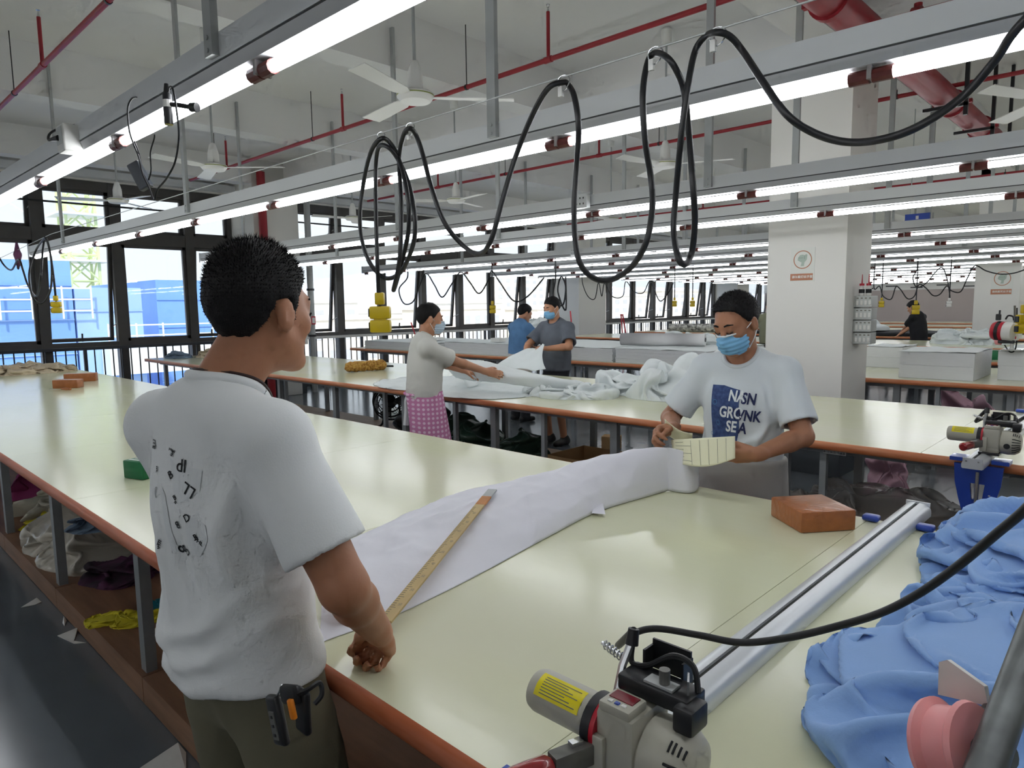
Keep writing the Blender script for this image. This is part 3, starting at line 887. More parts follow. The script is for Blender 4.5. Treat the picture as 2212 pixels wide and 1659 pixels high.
def make_person(label, loc, face, s, spec):
    F_ = nrm([face[0], face[1], 0]); rz = math.atan2(-F_[0], F_[1])
    Rw = np.array([[math.cos(rz), -math.sin(rz)], [math.sin(rz), math.cos(rz)]])
    base = np.array([loc[0], loc[1], 0.0])
    def loc3(p):      # world -> local
        p = np.array(p, float) - base
        return np.array([*(Rw.T @ p[:2]), p[2]])
    g = spec.get
    z0 = g('z0', 0.0)
    lean = g('lean', 0.0); side = g('side', 0.0)
    def S(x, y, z):
        p = np.array([x, y, z], float) * s
        zz = max(p[2] - 0.93 * s, 0)
        p[1] += zz * math.tan(lean) * 1.0; p[0] += zz * math.tan(side)
        p[2] -= zz * (1 - math.cos(lean)) * 0.8
        p[2] += z0
        return p
    pel, wai, che, upc, nek = S(0, 0, 0.93), S(0, 0.0, 1.06), S(0, 0.0, 1.24), S(0, -0.01, 1.36), S(0, -0.015, 1.46)
    sw = g('shoulder', 0.185)
    twist = g('twist', 0.0)
    sh = {-1: S(-sw * math.cos(twist), -0.012 - sw * math.sin(twist), 1.375), 1: S(sw * math.cos(twist), -0.012 + sw * math.sin(twist), 1.375)}
    for sg in (-1, 1):
        if ('sh_off', sg) in spec: sh[sg] = sh[sg] + np.array(spec[('sh_off', sg)])
    hc = S(0, 0.035, 1.605) + np.array(g('head_off', (0, 0, 0)))
    Rm = head_rot(*g('head', (0, 0, 0)))
    fwd = np.array([0, 1, 0.0])
    arms = {}
    for sg in (-1, 1):
        a = g('arm_r' if sg == 1 else 'arm_l')
        w_ = loc3(a['wrist']); el = ik(sh[sg], w_, 0.285 * s, 0.25 * s, a.get('pole', (sg * 0.6, -0.6, -0.6)))
        fd = a.get('fing'); bk = a.get('back', (0, 0, 1))
        rot = lambda v: np.array([*(Rw.T @ np.array(v[:2], float)), v[2]])
        fd = rot(fd) if fd is not None else nrm(w_ - el)
        arms[sg] = (el, w_, fd, rot(bk), a)
    feet = g('feet', ((-0.11, 0.0), (0.11, 0.0)))
    legs = []
    for i, sg in enumerate((-1, 1)):
        hip = S(sg * 0.09, 0, 0.90); an = np.array([feet[i][0] * s, feet[i][1] * s, 0.085 * s + z0])
        kn = ik(hip, an, 0.42 * s, 0.41 * s, (sg * 0.1, 1, 0))
        legs.append((hip, kn, an))
    h = g('h', 0.012)
    pts = [pel, hc] + [p for a in arms.values() for p in a[:2]] + [q for l in legs for q in l]
    lo = np.min(pts, 0) - 0.24; hi = np.max(pts, 0) + 0.24; lo[2] = max(lo[2], z0 - 0.02)
    zb = g('zmin', 0.0); lo[2] = max(lo[2], zb - 0.05)
    # ---------------- body
    B = Field(lo, hi, h)
    sq = (fwd, 1.42)
    tr_ = 0.95 * s * g('girth', 1.0)
    B.chain([pel, wai, che, upc], [0.128 * tr_, 0.132 * tr_, 0.152 * tr_, 0.13 * tr_], 0.05, sq)
    B.cone(nek - [0, 0, 0.05], hc + Rm @ np.array([0, -0.02, -0.045]), 0.062 * s, 0.056 * s, 0.03)
    for sg in (-1, 1):
        el, w_, fd, bk, a = arms[sg]
        B.cone(upc + [sg * 0.05, -0.01, 0.05], sh[sg], 0.055 * s, 0.052 * s, 0.05)
        B.cone(sh[sg], el, 0.054 * s, 0.043 * s, 0.03)
        md = el + (w_ - el) * 0.3
        B.cone(el, md, 0.042 * s, 0.041 * s, 0.015)
        B.cone(md, w_, 0.041 * s, 0.028 * s, 0.015)
        if g('fingers', True):
            add_hand(B, hand_frame(w_, fd, bk), -sg, a.get('curl', 0.3), a.get('spread', 0.04), a.get('thumb', (0.6, 0.3)), 1.0 * s, k=h * 0.9 if h > 0.007 else 0.006)
        else:
            B.cone(w_, w_ + nrm(fd) * 0.13 * s, 0.03 * s, 0.02 * s, 0.02, sq=(bk, 1.6))
    for hip, kn, an in legs:
        B.chain([hip * [0.8, 1, 1], kn, an], [0.066 * s, 0.055 * s, 0.04 * s], 0.03)
        B.cone(an - [0, 0.03, 0.04], an + [0, 0.14 * s, -0.055 * s], 0.04 * s, 0.03 * s, 0.03)
    add_head(B, hc, Rm)
    V, Q = B.nets(); V = smooth_verts(V, Q, 2 if h > 0.007 else 1)
    skin = g('skin', 'skin')
    body = np_mesh('person', V, Q, skin, None)
    body.location = base; body.rotation_euler = (0, 0, rz)
    tag(body, label, 'person')
    del B
    # ---------------- trousers
    ez = g('tr_ease', 0.018)
    T = Field(lo, np.array([hi[0], hi[1], S(0, 0, 1.08)[2] + 0.05]), max(h, 0.008))
    T.cone(pel + [0, 0, -0.03], S(0, 0, 1.02), (0.15 + ez * .3) * s * g('girth', 1), (0.14 + ez * .2) * s * g('girth', 1), 0.03, sq)
    short = g('shorts', False)
    for hip, kn, an in legs:
        T.cone(hip * [0.8, 1, 1], kn, (0.072 + ez) * s, (0.068 + ez) * s, 0.03)
        if short:
            pass
        else:
            T.cone(kn, an + [0, 0, -0.03], (0.068 + ez) * s, (0.055 + ez) * s, 0.02, flat=True)
    if short:
        T.plane(legs[0][1] + [0, 0, 0.03 * s], (0, 0, -1))
    V, Q = T.nets()
    if len(V):
        V = smooth_verts(V, Q, 2); Nn = vnormals(V, Q)
        V = V + Nn * (0.008 * ridge(V * [7, 7, 5] + 3, 2))[:, None] * (0.5 if h > 0.01 else 0.8)
        np_mesh('trousers' if not short else 'shorts', V, Q, g('trousers', 'dark_tr'), body)
    del T
    # ---------------- shirt
    e = g('ease', 0.022); hem = S(0, 0, g('hem', 0.90))
    C = Field(np.array([lo[0], lo[1], hem[2] - 0.1]), hi, h)
    gi = g('girth', 1.0)
    bl = g('belly', 0.0)
    C.chain([hem - [0, 0, 0.03], wai, che, upc], [g('hem_r', 0.155 * gi + e * 1.1) * s, (0.148 * gi + e) * s, (0.155 * gi + e * 0.8) * s, (0.135 * gi + e * 0.5) * s], 0.06, (fwd, 1.36))
    st = g('sleeve', 0.75)
    cuffs = []
    for sg in (-1, 1):
        el, w_, fd, bk, a = arms[sg]
        C.cone(nek + [sg * 0.035 * s, 0.0, -0.035], sh[sg] + [0, 0, 0.012], 0.05 * s, 0.060 * s, 0.045)
        d = nrm(el - sh[sg]); end = sh[sg] + (el - sh[sg]) * st
        sr = g('sleeve_r', 0.078)
        C.cone(sh[sg], end, 0.064 * s, sr * s, 0.045, flat=True)
        C.cone(end - d * 0.03, end + d * 0.06, (sr - 0.017) * s, (sr - 0.012) * s, 0.004, op='sub', flat0=True)
        cuffs.append((end, d))
    # neck opening
    nd = nrm(hc - nek); no = S(0, 0.015, 1.447 + g('collar', 0.0))
    C.cone(no - nd * 0.01 + [0, 0.012, 0], no + nd * 0.12, 0.068 * s, 0.1 * s, 0.010, op='sub')
    C.plane(hem, (0, g('hem_tilt', 0.0), -1))
    C.cone(hem - [0, 0, 0.05], hem + [0, 0, 0.03], (g('hem_r', 0.155 * gi + e * 1.1) - 0.022) * s, (g('hem_r', 0.155 * gi + e * 1.1) - 0.03) * s, 0.006, sq=(fwd, 1.36), op='sub', flat=True, flat0=True)
    V, Q = C.nets(); V = smooth_verts(V, Q, 2)
    Nn = vnormals(V, Q)
    amp = g('wrinkle', 0.006)
    low = np.clip((1.30 * s + z0 - V[:, 2]) / 0.35, 0.15, 1)
    V = V + Nn * (amp * low * ridge(V * [5.5, 5.5, 9] + g('seed', 0), 2) * 0.7)[:, None]
    if g('folds'):
        V = folds(V, vnormals(V, Q), g('folds'))
        V = smooth_verts(V, Q, 1)
    shirt = np_mesh('shirt', V, Q, g('shirt', 'white_tee'), body)
    out = dict(body=body, shirt=shirt, SV=V, SQ=Q, hc=hc, Rm=Rm, S=S, loc3=loc3, base=base, rz=rz, Rw=Rw, arms=arms, legs=legs, hem=hem, s=s, nek=nek, pel=pel, wai=wai)
    # collar rib: follows the rim of the neck opening
    rel = V - no; hgt = rel @ nd; pl = rel - hgt[:, None] * nd; rad = np.linalg.norm(pl, axis=1)
    e1 = nrm(np.cross(nd, [0, 1, 0])); e2 = np.cross(nd, e1)
    phi = np.arctan2(pl @ e2, pl @ e1); ring = []
    for i in range(36):
        t_ = -PI + 2 * PI * (i + 0.5) / 36
        m_ = (np.abs((phi - t_ + PI) % (2 * PI) - PI) < 0.16) & (rad < 0.125 * s) & (np.abs(hgt) < 0.1)
        if m_.any():
            ids = np.nonzero(m_)[0]; sc_ = hgt[ids] - 0.6 * np.abs(rad[ids] - 0.07 * s)
            ring.append(V[ids[np.argmax(sc_)]])
    if len(ring) > 20:
        ring = np.array(ring)
        for _ in range(5): ring = 0.5 * ring + 0.25 * (np.roll(ring, 1, 0) + np.roll(ring, -1, 0))
        rc_ = ring.mean(0); ring = rc_ + (ring - rc_) * g('collar_k', 1.0) + nd * g('collar_up', 0.0)
        out['ring'] = ring.copy(); out['nd'] = nd
        ring = [tuple(q) for q in ring] + [tuple(ring[0])]
        MB().tube(ring, 0.0105 * s, n=10, cap=False).build('collar', g('shirt', 'white_tee'), body, smooth=True)
    # ---------------- hair
    hl = g('hair', [(-0.13, -0.055), (-0.07, -0.055), (-0.04, -0.01), (-0.012, 0.026), (0.012, 0.0), (0.03, 0.025), (0.055, 0.06), (0.085, 0.078), (0.12, 0.085)])
    hair_mesh('hair', hc, Rm, hl, body, h=min(h, 0.008), strands=g('strands', 0), thick=g('hair_t', 0.011), noise=g('hair_n', 0.003), slen=g('slen', 0.014), top=g('hair_top', 0.0))
    T_ = lambda *p: hc + Rm @ np.array(p)
    # ---------------- face
    if g('face', True):
        for sg in (-1, 1):
            MB().tube([T_(sg * 0.014, 0.094, 0.029), T_(sg * 0.03, 0.0945, 0.035), T_(sg * 0.05, 0.080, 0.030)], [0.0035, 0.0045, 0.002], n=6).build('eyebrow', 'hair', body, smooth=True)
            if g('eyes', 'open') == 'open':
                MB().lathe([(0.0005, -0.0125), (0.008, -0.009), (0.0118, 0), (0.008, 0.009), (0.0005, 0.0125)], T_(sg * 0.031, 0.0835, 0.004), n=12, axis=Rm @ np.array([0, 1.0, 0])).build('eye', 'white', body, smooth=True)
                MB().lathe([(0.0055, -0.001), (0.0055, 0.001)], T_(sg * 0.031, 0.0957, 0.003), n=10, axis=Rm @ np.array([0, 1.0, 0])).build('iris', 'black', body)
            MB().tube([T_(sg * 0.016, 0.0945, 0.0), T_(sg * 0.031, 0.0975, -0.004 if g('eyes', 'open') != 'open' else 0.010), T_(sg * 0.046, 0.088, 0.002)], 0.0018, n=6).build('eyelashes', 'hair', body, smooth=True)
    if g('mask'):
        K = Field(hc - 0.16, hc + 0.16, 0.005)
        K.ell(T_(0, 0.042, -0.058), (0.069, 0.078, 0.066), 0.01, Rm)
        K.cone(T_(0, 0.10, -0.012), T_(0, 0.118, -0.038), 0.014, 0.012, 0.025)
        K.plane(T_(0, 0.026, -0.05), -Rm @ np.array([0, 1.0, 0.12]))
        K.plane(T_(0, 0.1, -0.008), Rm @ np.array([0, 0.25, 1.0]))
        K.plane(T_(0, 0.1, -0.112), Rm @ np.array([0, 0.0, -1.0]))
        mv, mq = K.nets(); mv = smooth_verts(mv, mq, 2); mn = vnormals(mv, mq)
        lz = (mv - hc) @ Rm[:, 2]
        mv = mv + mn * (0.0022 * np.sin(lz * 330))[:, None]
        np_mesh('face_mask', mv, mq, g('mask'), body)
        for sg in (-1, 1):
            for zz, ze in ((-0.018, 0.022), (-0.098, -0.03)):
                MB().tube(spline([T_(sg * 0.060, 0.036, zz), T_(sg * 0.079, 0.012, (zz + ze) / 2), T_(sg * 0.088, -0.012, ze)], 5), 0.0018, n=6).build('mask_strap', 'maskw', body, smooth=True)
        MB().tube([T_(-0.052, 0.075, -0.011), T_(-0.02, 0.112, -0.008), T_(0.02, 0.112, -0.008), T_(0.052, 0.075, -0.011)], 0.004, n=6).build('mask_trim', 'maskw', body, smooth=True)
    # ---------------- shoes
    if g('shoes', True) and zb < 0.05:
        for hip, kn, an in legs:
            Z = Field(an - [0.1, 0.15, 0.12], an + [0.1, 0.28, 0.08], 0.01)
            Z.cone(an - [0, 0.045, 0.04], an + [0, 0.15 * s, -0.05 * s], 0.046 * s, 0.038 * s, 0.03)
            Z.cone(an + [0, -0.01, 0.01], an - [0, 0.02, 0.03], 0.05, 0.05, 0.03)
            Z.plane((0, 0, z0 + 0.004), (0, 0, -1)); Z.plane(an + [0, 0, 0.03], (0, 0, 1))
            v2, q2 = Z.nets(); np_mesh('shoe', smooth_verts(v2, q2, 1), q2, 'shoe', body)
    return out

def skirt(out, name, m, top, bot, rt, rb, keep=None, th=0.0, wr=0.006, shift=(0, 0), sqf=1.3):
    """apron wrapped round hips and thighs"""
    s = out['s']; S = out['S']
    a = S(0, 0, top); b = S(shift[0], shift[1], bot)
    F = Field(np.minimum(a, b) - [0.35, 0.35, 0.03], np.maximum(a, b) + [0.35, 0.35, 0.05], 0.009)
    F.cone(a, b, rt * s, rb * s, 0.01, sq=((0, 1, 0), sqf), flat=True, flat0=True)
    if keep:
        for p, n in keep: F.plane(np.array(p), n)
    V, Q = F.nets(); V = smooth_verts(V, Q, 2); Nn = vnormals(V, Q)
    ang = np.arctan2(V[:, 0], V[:, 1])
    tt = np.clip((a[2] - V[:, 2]) / (a[2] - b[2]), 0, 1)
    V = V + Nn * (wr * tt * np.sin(ang * 7 + 2 * V[:, 2]) + wr * 0.6 * ridge(V * [6, 6, 4] + 2.2, 1))[:, None]
    return np_mesh(name, V, Q, m, out['body']), V, Q

def ray_to(out, px, py):
    """where the sight line through a photo pixel meets this person's shirt (local point, normal)"""
    if 'bvh' not in out:
        out['bvh'] = BVHTree.FromPolygons([tuple(v) for v in out['SV']], [tuple(q) for q in out['SQ']])
    d = CR @ _v(px, py); o = np.array([0, 0, CAMZ]) - out['base']
    o = np.array([*(out['Rw'].T @ o[:2]), o[2]]); d = np.array([*(out['Rw'].T @ d[:2]), d[2]])
    h_ = out['bvh'].ray_cast(Vector(o), Vector(d).normalized())
    return h_

def text_mesh(txt, size, font=None, bold=0.0, shear=0.0):
    cu = bpy.data.curves.new('t', 'FONT'); cu.body = txt; cu.size = size; cu.align_x = 'CENTER'; cu.align_y = 'CENTER'
    cu.offset = bold; cu.shear = shear; cu.resolution_u = 3
    o = bpy.data.objects.new('t', cu); COL.objects.link(o)
    dg = bpy.context.evaluated_depsgraph_get(); dg.update()
    me = bpy.data.meshes.new_from_object(o.evaluated_get(dg))
    bpy.data.objects.remove(o); bpy.data.curves.remove(cu)
    b = bmesh.new(); b.from_mesh(me); bpy.data.meshes.remove(me)
    bmesh.ops.triangulate(b, faces=b.faces[:])
    b.verts.index_update()
    V = np.array([v.co[:] for v in b.verts]); T_ = [tuple(v.index for v in f.verts) for f in b.faces]; b.free()
    return V, T_

def refine(V, T_, mx):
    b = bmesh.new(); vs_ = [b.verts.new(v) for v in V]
    for t_ in T_:
        try: b.faces.new([vs_[i] for i in t_])
        except ValueError: pass
    for _ in range(6):
        ed = [e for e in b.edges if e.calc_length() > mx]
        if not ed: break
        bmesh.ops.subdivide_edges(b, edges=ed, cuts=1); bmesh.ops.triangulate(b, faces=b.faces[:])
    b.verts.index_update()
    V = np.array([v.co[:] for v in b.verts]); T_ = [tuple(v.index for v in f.verts) for f in b.faces]; b.free()
    return V, T_

def decal(out, name, m, V2, T_, px, py, rot=0.0, off=0.0025, upw=None):
    """lay a flat print on the shirt where the photo shows it"""
    h_ = ray_to(out, px, py)
    if h_[0] is None: return None
    p, n = h_[0], h_[1]
    cu = CR[:, 1]; cu = np.array([*(out['Rw'].T @ cu[:2]), cu[2]])
    n = np.array(n); o_ = np.array([0, 0, CAMZ]) - out['base']; o_ = np.array([*(out['Rw'].T @ o_[:2]), o_[2]])
    if n @ (o_ - np.array(p)) < 0: n = -n
    up = nrm(cu - n * (n @ cu)); rt = np.cross(up, n)
    c_, s_ = math.cos(rot), math.sin(rot)
    pts = []
    for v in V2:
        u, w_ = v[0] * c_ - v[1] * s_, v[0] * s_ + v[1] * c_
        q = np.array(p) + rt * u + up * w_
        hh = out['bvh'].ray_cast(Vector(q + n * 0.06), Vector(-n), 0.2)
        if hh[0] is None:
            pts.append(q + n * off)
        else:
            pts.append(np.array(hh[0]) + n * off)
    b = MB(); b.add(pts, T_)
    return b.build(name, m, out['body'], fixn=False)
M1F = [([(0.15, -0.06, 1.16), (0.05, -0.12, 1.06), (-0.06, -0.13, 1.02)], 0.0176, 0.0238), ([(0.16, -0.05, 1.08), (0.06, -0.12, 1.0), (-0.04, -0.13, 0.97)], 0.0160, 0.0221),
       ([(0.165, -0.03, 1.01), (0.08, -0.11, 0.95), (0.0, -0.13, 0.935)], 0.0144, 0.0187), ([(-0.15, -0.05, 1.10), (-0.08, -0.12, 1.02), (0.03, -0.13, 0.96)], 0.0176, 0.0204),
       ([(-0.15, -0.04, 1.02), (-0.07, -0.12, 0.96), (0.05, -0.13, 0.92)], 0.0160, 0.0170), ([(0.13, -0.1, 1.36), (0.11, -0.12, 1.25), (0.12, -0.1, 1.14)], 0.0224, 0.0204),
       ([(-0.03, -0.12, 1.36), (-0.05, -0.13, 1.2), (-0.02, -0.13, 1.08)], 0.0160, 0.0136), ([(0.03, -0.13, 1.3), (0.02, -0.14, 1.18), (0.06, -0.13, 1.1)], 0.0144, -0.0119),
       ([(0.19, -0.02, 1.33), (0.2, 0.0, 1.27), (0.21, 0.05, 1.22)], 0.0128, 0.0153), ([(0.17, 0.0, 1.30), (0.18, 0.03, 1.24), (0.2, 0.08, 1.20)], 0.0112, -0.0136)]
M2F = [([(0.10, 0.1, 1.30), (0.13, 0.09, 1.15), (0.10, 0.11, 1.0)], 0.0160, 0.0160), ([(-0.11, 0.1, 1.30), (-0.13, 0.09, 1.15), (-0.08, 0.12, 1.0)], 0.0160, 0.0192),
       ([(-0.16, 0.03, 1.18), (-0.09, 0.11, 1.08), (0.0, 0.13, 1.02)], 0.0160, 0.0160), ([(-0.15, 0.03, 1.08), (-0.06, 0.12, 1.01), (0.05, 0.13, 0.98)], 0.0144, 0.0160),
       ([(0.15, 0.03, 1.10), (0.07, 0.12, 1.03), (0.0, 0.13, 1.0)], 0.0144, 0.0144), ([(-0.17, 0.0, 1.27), (-0.15, 0.05, 1.2), (-0.16, 0.03, 1.1)], 0.0120, -0.0160)]
# ------------------------------------------------------------------ the near man, back to the camera
man1 = make_person('man in white printed T-shirt and khaki trousers, seen from behind at the near table', (-1.36, 0.60), (-0.20, 0.98), 1.03, dict(
    h=0.007, lean=-0.065, girth=0.88, shoulder=0.168, skin='skin_mid', shirt='white_tee', trousers='khaki', zmin=0.55, shoes=False,
    head=(0.02, -0.05, 0), head_off=(0.03, 0.07, 0.0), hem_r=0.185, collar_k=1.07, collar_up=0.004, ease=0.022, hem=0.90, sleeve=0.76, sleeve_r=0.076, wrinkle=0.006, seed=1.7, folds=M1F,
    strands=9000, hair_t=0.007, hair_n=0.003, slen=0.012, hair_top=0.014, eyes='shut',
    hair=[(-0.13, -0.072), (-0.07, -0.066), (-0.045, -0.02), (-0.03, 0.022), (0.002, 0.03), (0.010, -0.012), (0.022, -0.018), (0.03, 0.03), (0.055, 0.06), (0.085, 0.078), (0.12, 0.085)],
    arm_r=dict(wrist=(-1.165, 0.795, 0.985), pole=(0.8, -0.5, -0.3), fing=(-0.55, 0.45, -0.62), back=(0.55, -0.1, 0.8), curl=1.25, thumb=(0.25, 0.25)),
    arm_l=dict(wrist=(-1.50, 0.84, 1.0), pole=(-0.8, -0.5, -0.3), curl=0.8)))
# ------------------------------------------------------------------ the masked man reading a sheet
man2 = make_person('man in pale lettered T-shirt and blue mask reading a paper sheet', (-1.36, 2.90), (0.06, -1.0), 0.985, dict(
    h=0.006, lean=0.05, girth=0.93, shoulder=0.178, skin='skin_dark', shirt='pale_tee', trousers='jeans', zmin=0.3, shoes=False,
    head=(-0.22, -0.42, 0.05), head_off=(0.0, 0.045, -0.01), ease=0.024, hem=0.95, sleeve=0.80, sleeve_r=0.076, wrinkle=0.010, seed=4.1, folds=M2F,
    hair=[(-0.13, -0.055), (-0.07, -0.05), (-0.035, -0.01), (-0.012, 0.02), (0.012, 0.01), (0.03, 0.04), (0.05, 0.078), (0.085, 0.098), (0.12, 0.10)],
    strands=5000, hair_t=0.009, hair_n=0.002, slen=0.009, eyes='shut', mask='mask',
    arm_r=dict(wrist=(-1.555, 2.62, 1.115), pole=(0.7, -0.5, -0.5), fing=(-0.25, -0.9, -0.05), back=(-0.75, 0.1, 0.6), curl=0.85, thumb=(0.35, 0.2)),
    arm_l=dict(wrist=(-1.165, 2.60, 1.06), pole=(-0.7, -0.5, -0.5), fing=(-0.93, -0.3, -0.15), back=(-0.1, -0.75, -0.6), curl=0.35, thumb=(0.35, 0.2))))
# ------------------------------------------------------------------ apron man
man3 = make_person('man in pink dotted apron and white T-shirt lifting white cloth', (-4.36, 3.50), (0.50, 0.866), 0.97, dict(
    h=0.009, lean=0.05, girth=1.06, shoulder=0.185, skin='skin', shirt='warm_tee', trousers='grey_tr', zmin=0.0,
    head=(0.0, -0.08, 0), ease=0.024, hem=0.93, sleeve=0.85, sleeve_r=0.08, wrinkle=0.011, seed=6.1, mask='mask2',
    hair_t=0.005, hair_top=0.004, strands=2500, slen=0.007, hair_n=0.002, feet=((-0.14, 0.05), (0.12, -0.12)),
    arm_r=dict(wrist=(-4.17, 4.02, 1.11), pole=(0.4, -0.5, -0.8), fing=(0.45, 0.85, -0.25), back=(0.7, -0.5, 0.3), curl=0.3),
    arm_l=dict(wrist=(-4.50, 4.05, 1.10), pole=(-0.7, -0.5, -0.5), curl=0.3)))
# ------------------------------------------------------------------ blue shirt, back turned
man4 = make_person('man in blue shirt with his back turned, bending over the white stacks', (-6.74, 7.17), (0.18, 1.0), 0.975, dict(
    h=0.011, lean=0.06, girth=1.08, shirt='blue_tee', trousers='dark_tr', fingers=True, head=(-0.15, -0.35, 0), head_off=(0, 0.03, -0.02), face=False,
    ease=0.026, hem=0.95, sleeve=0.8, seed=2.0, hair_t=0.011,
    arm_r=dict(wrist=(-6.28, 7.45, 1.08), pole=(0.7, -0.5, -0.5), curl=0.4), arm_l=dict(wrist=(-6.85, 7.55, 1.06), pole=(-0.7, -0.5, -0.5), curl=0.4)))
# ------------------------------------------------------------------ grey tee, masked
man5 = make_person('man in slate grey T-shirt and blue mask holding up white cloth', (-5.27, 6.24), (0.02, -1.0), 1.01, dict(
    h=0.009, lean=0.03, girth=1.02, shirt='grey_tee', trousers='dark_tr', shorts=True, skin='skin', mask='mask', head=(-0.15, -0.25, 0), head_off=(0, 0.02, 0),
    ease=0.024, hem=0.88, sleeve=0.8, sleeve_r=0.085, seed=8.0, wrinkle=0.01, eyes='shut', hair_t=0.008, strands=2500, slen=0.008,
    arm_r=dict(wrist=(-5.40, 5.84, 1.11), pole=(0.9, -0.3, -0.3), fing=(-0.2, -0.8, -0.5), back=(-0.4, 0, 0.9), curl=0.7),
    arm_l=dict(wrist=(-5.12, 5.90, 1.17), pole=(-0.9, -0.3, -0.4), fing=(-0.75, -0.6, 0.05), back=(0, -0.4, 0.9), curl=0.7)))
# ------------------------------------------------------------------ far right, black shirt
man6 = make_person('man in black shirt working at a distant table before the beige wall', (-3.72, 15.75), (-0.85, 0.25), 0.955, dict(
    h=0.014, lean=0.16, girth=1.12, shirt='black_tee', trousers='dark_tr', face=True, fingers=False, head=(0.1, -0.45, 0), head_off=(0, 0.03, -0.02), seed=3.0,
    ease=0.02, hem=0.85, sleeve=0.9, hair_t=0.014, hair_n=0.006,
    arm_r=dict(wrist=(-4.02, 15.55, 0.98), curl=0.3), arm_l=dict(wrist=(-4.1, 15.95, 1.0), curl=0.3)))
man7 = make_person('man in olive shirt half hidden by the near white pillar', (-5.42, 12.55), (-0.35, 0.9), 0.985, dict(
    h=0.014, lean=0.05, girth=1.05, shirt='olive_tee', trousers='dark_tr', face=False, fingers=False, head=(0.1, -0.2, 0), seed=5.0, hair_t=0.014,
    arm_r=dict(wrist=(-5.2, 12.95, 1.0), curl=0.3), arm_l=dict(wrist=(-5.65, 12.95, 1.0), curl=0.3)))

# grey waist apron
skirt(man2, 'apron', 'apron_grey', 1.0, 0.40, 0.192, 0.215, keep=[((0, -0.07, 0), (0, -1, 0))], wr=0.007)
# dotted pink apron
pk = bpy.data.materials.new('apron_pink_dots'); pk.use_nodes = True
t = pk.node_tree; N = t.nodes; L = t.links; b = N['Principled BSDF']; b.inputs['Roughness'].default_value = 0.85
tc = N.new('ShaderNodeTexCoord'); sp_ = N.new('ShaderNodeSeparateXYZ'); cb = N.new('ShaderNodeCombineXYZ')
L.new(tc.outputs['Object'], sp_.inputs[0]); L.new(sp_.outputs[1], cb.inputs[0]); L.new(sp_.outputs[2], cb.inputs[1])
vr = N.new('ShaderNodeTexVoronoi'); vr.voronoi_dimensions = '2D'; vr.inputs['Randomness'].default_value = 0.0; vr.inputs['Scale'].default_value = 28.0; L.new(cb.outputs[0], vr.inputs['Vector'])
rp = N.new('ShaderNodeValToRGB'); rp.color_ramp.elements[0].color = lin((236, 206, 226)); rp.color_ramp.elements[1].color = lin((206, 134, 178))
rp.color_ramp.elements[0].position = 0.24; rp.color_ramp.elements[1].position = 0.34
L.new(vr.outputs['Distance'], rp.inputs[0]); L.new(rp.outputs[0], b.inputs['Base Color']); M['pink'] = pk
skirt(man3, 'apron', 'pink', 1.0, 0.42, 0.196, 0.225, keep=[((-0.10, -0.03, 0), (-1.0, -0.9, 0))], wr=0.008, shift=(0.04, 0.06))
skirt(man4, 'apron', 'cream', 1.01, 0.5, 0.195, 0.205, wr=0.006)
# ------------------------------------------------------------------ soft heaps
def wpoly(pts, z):
    return [at(x, y, 'z', z)[:2] for x, y in pts]

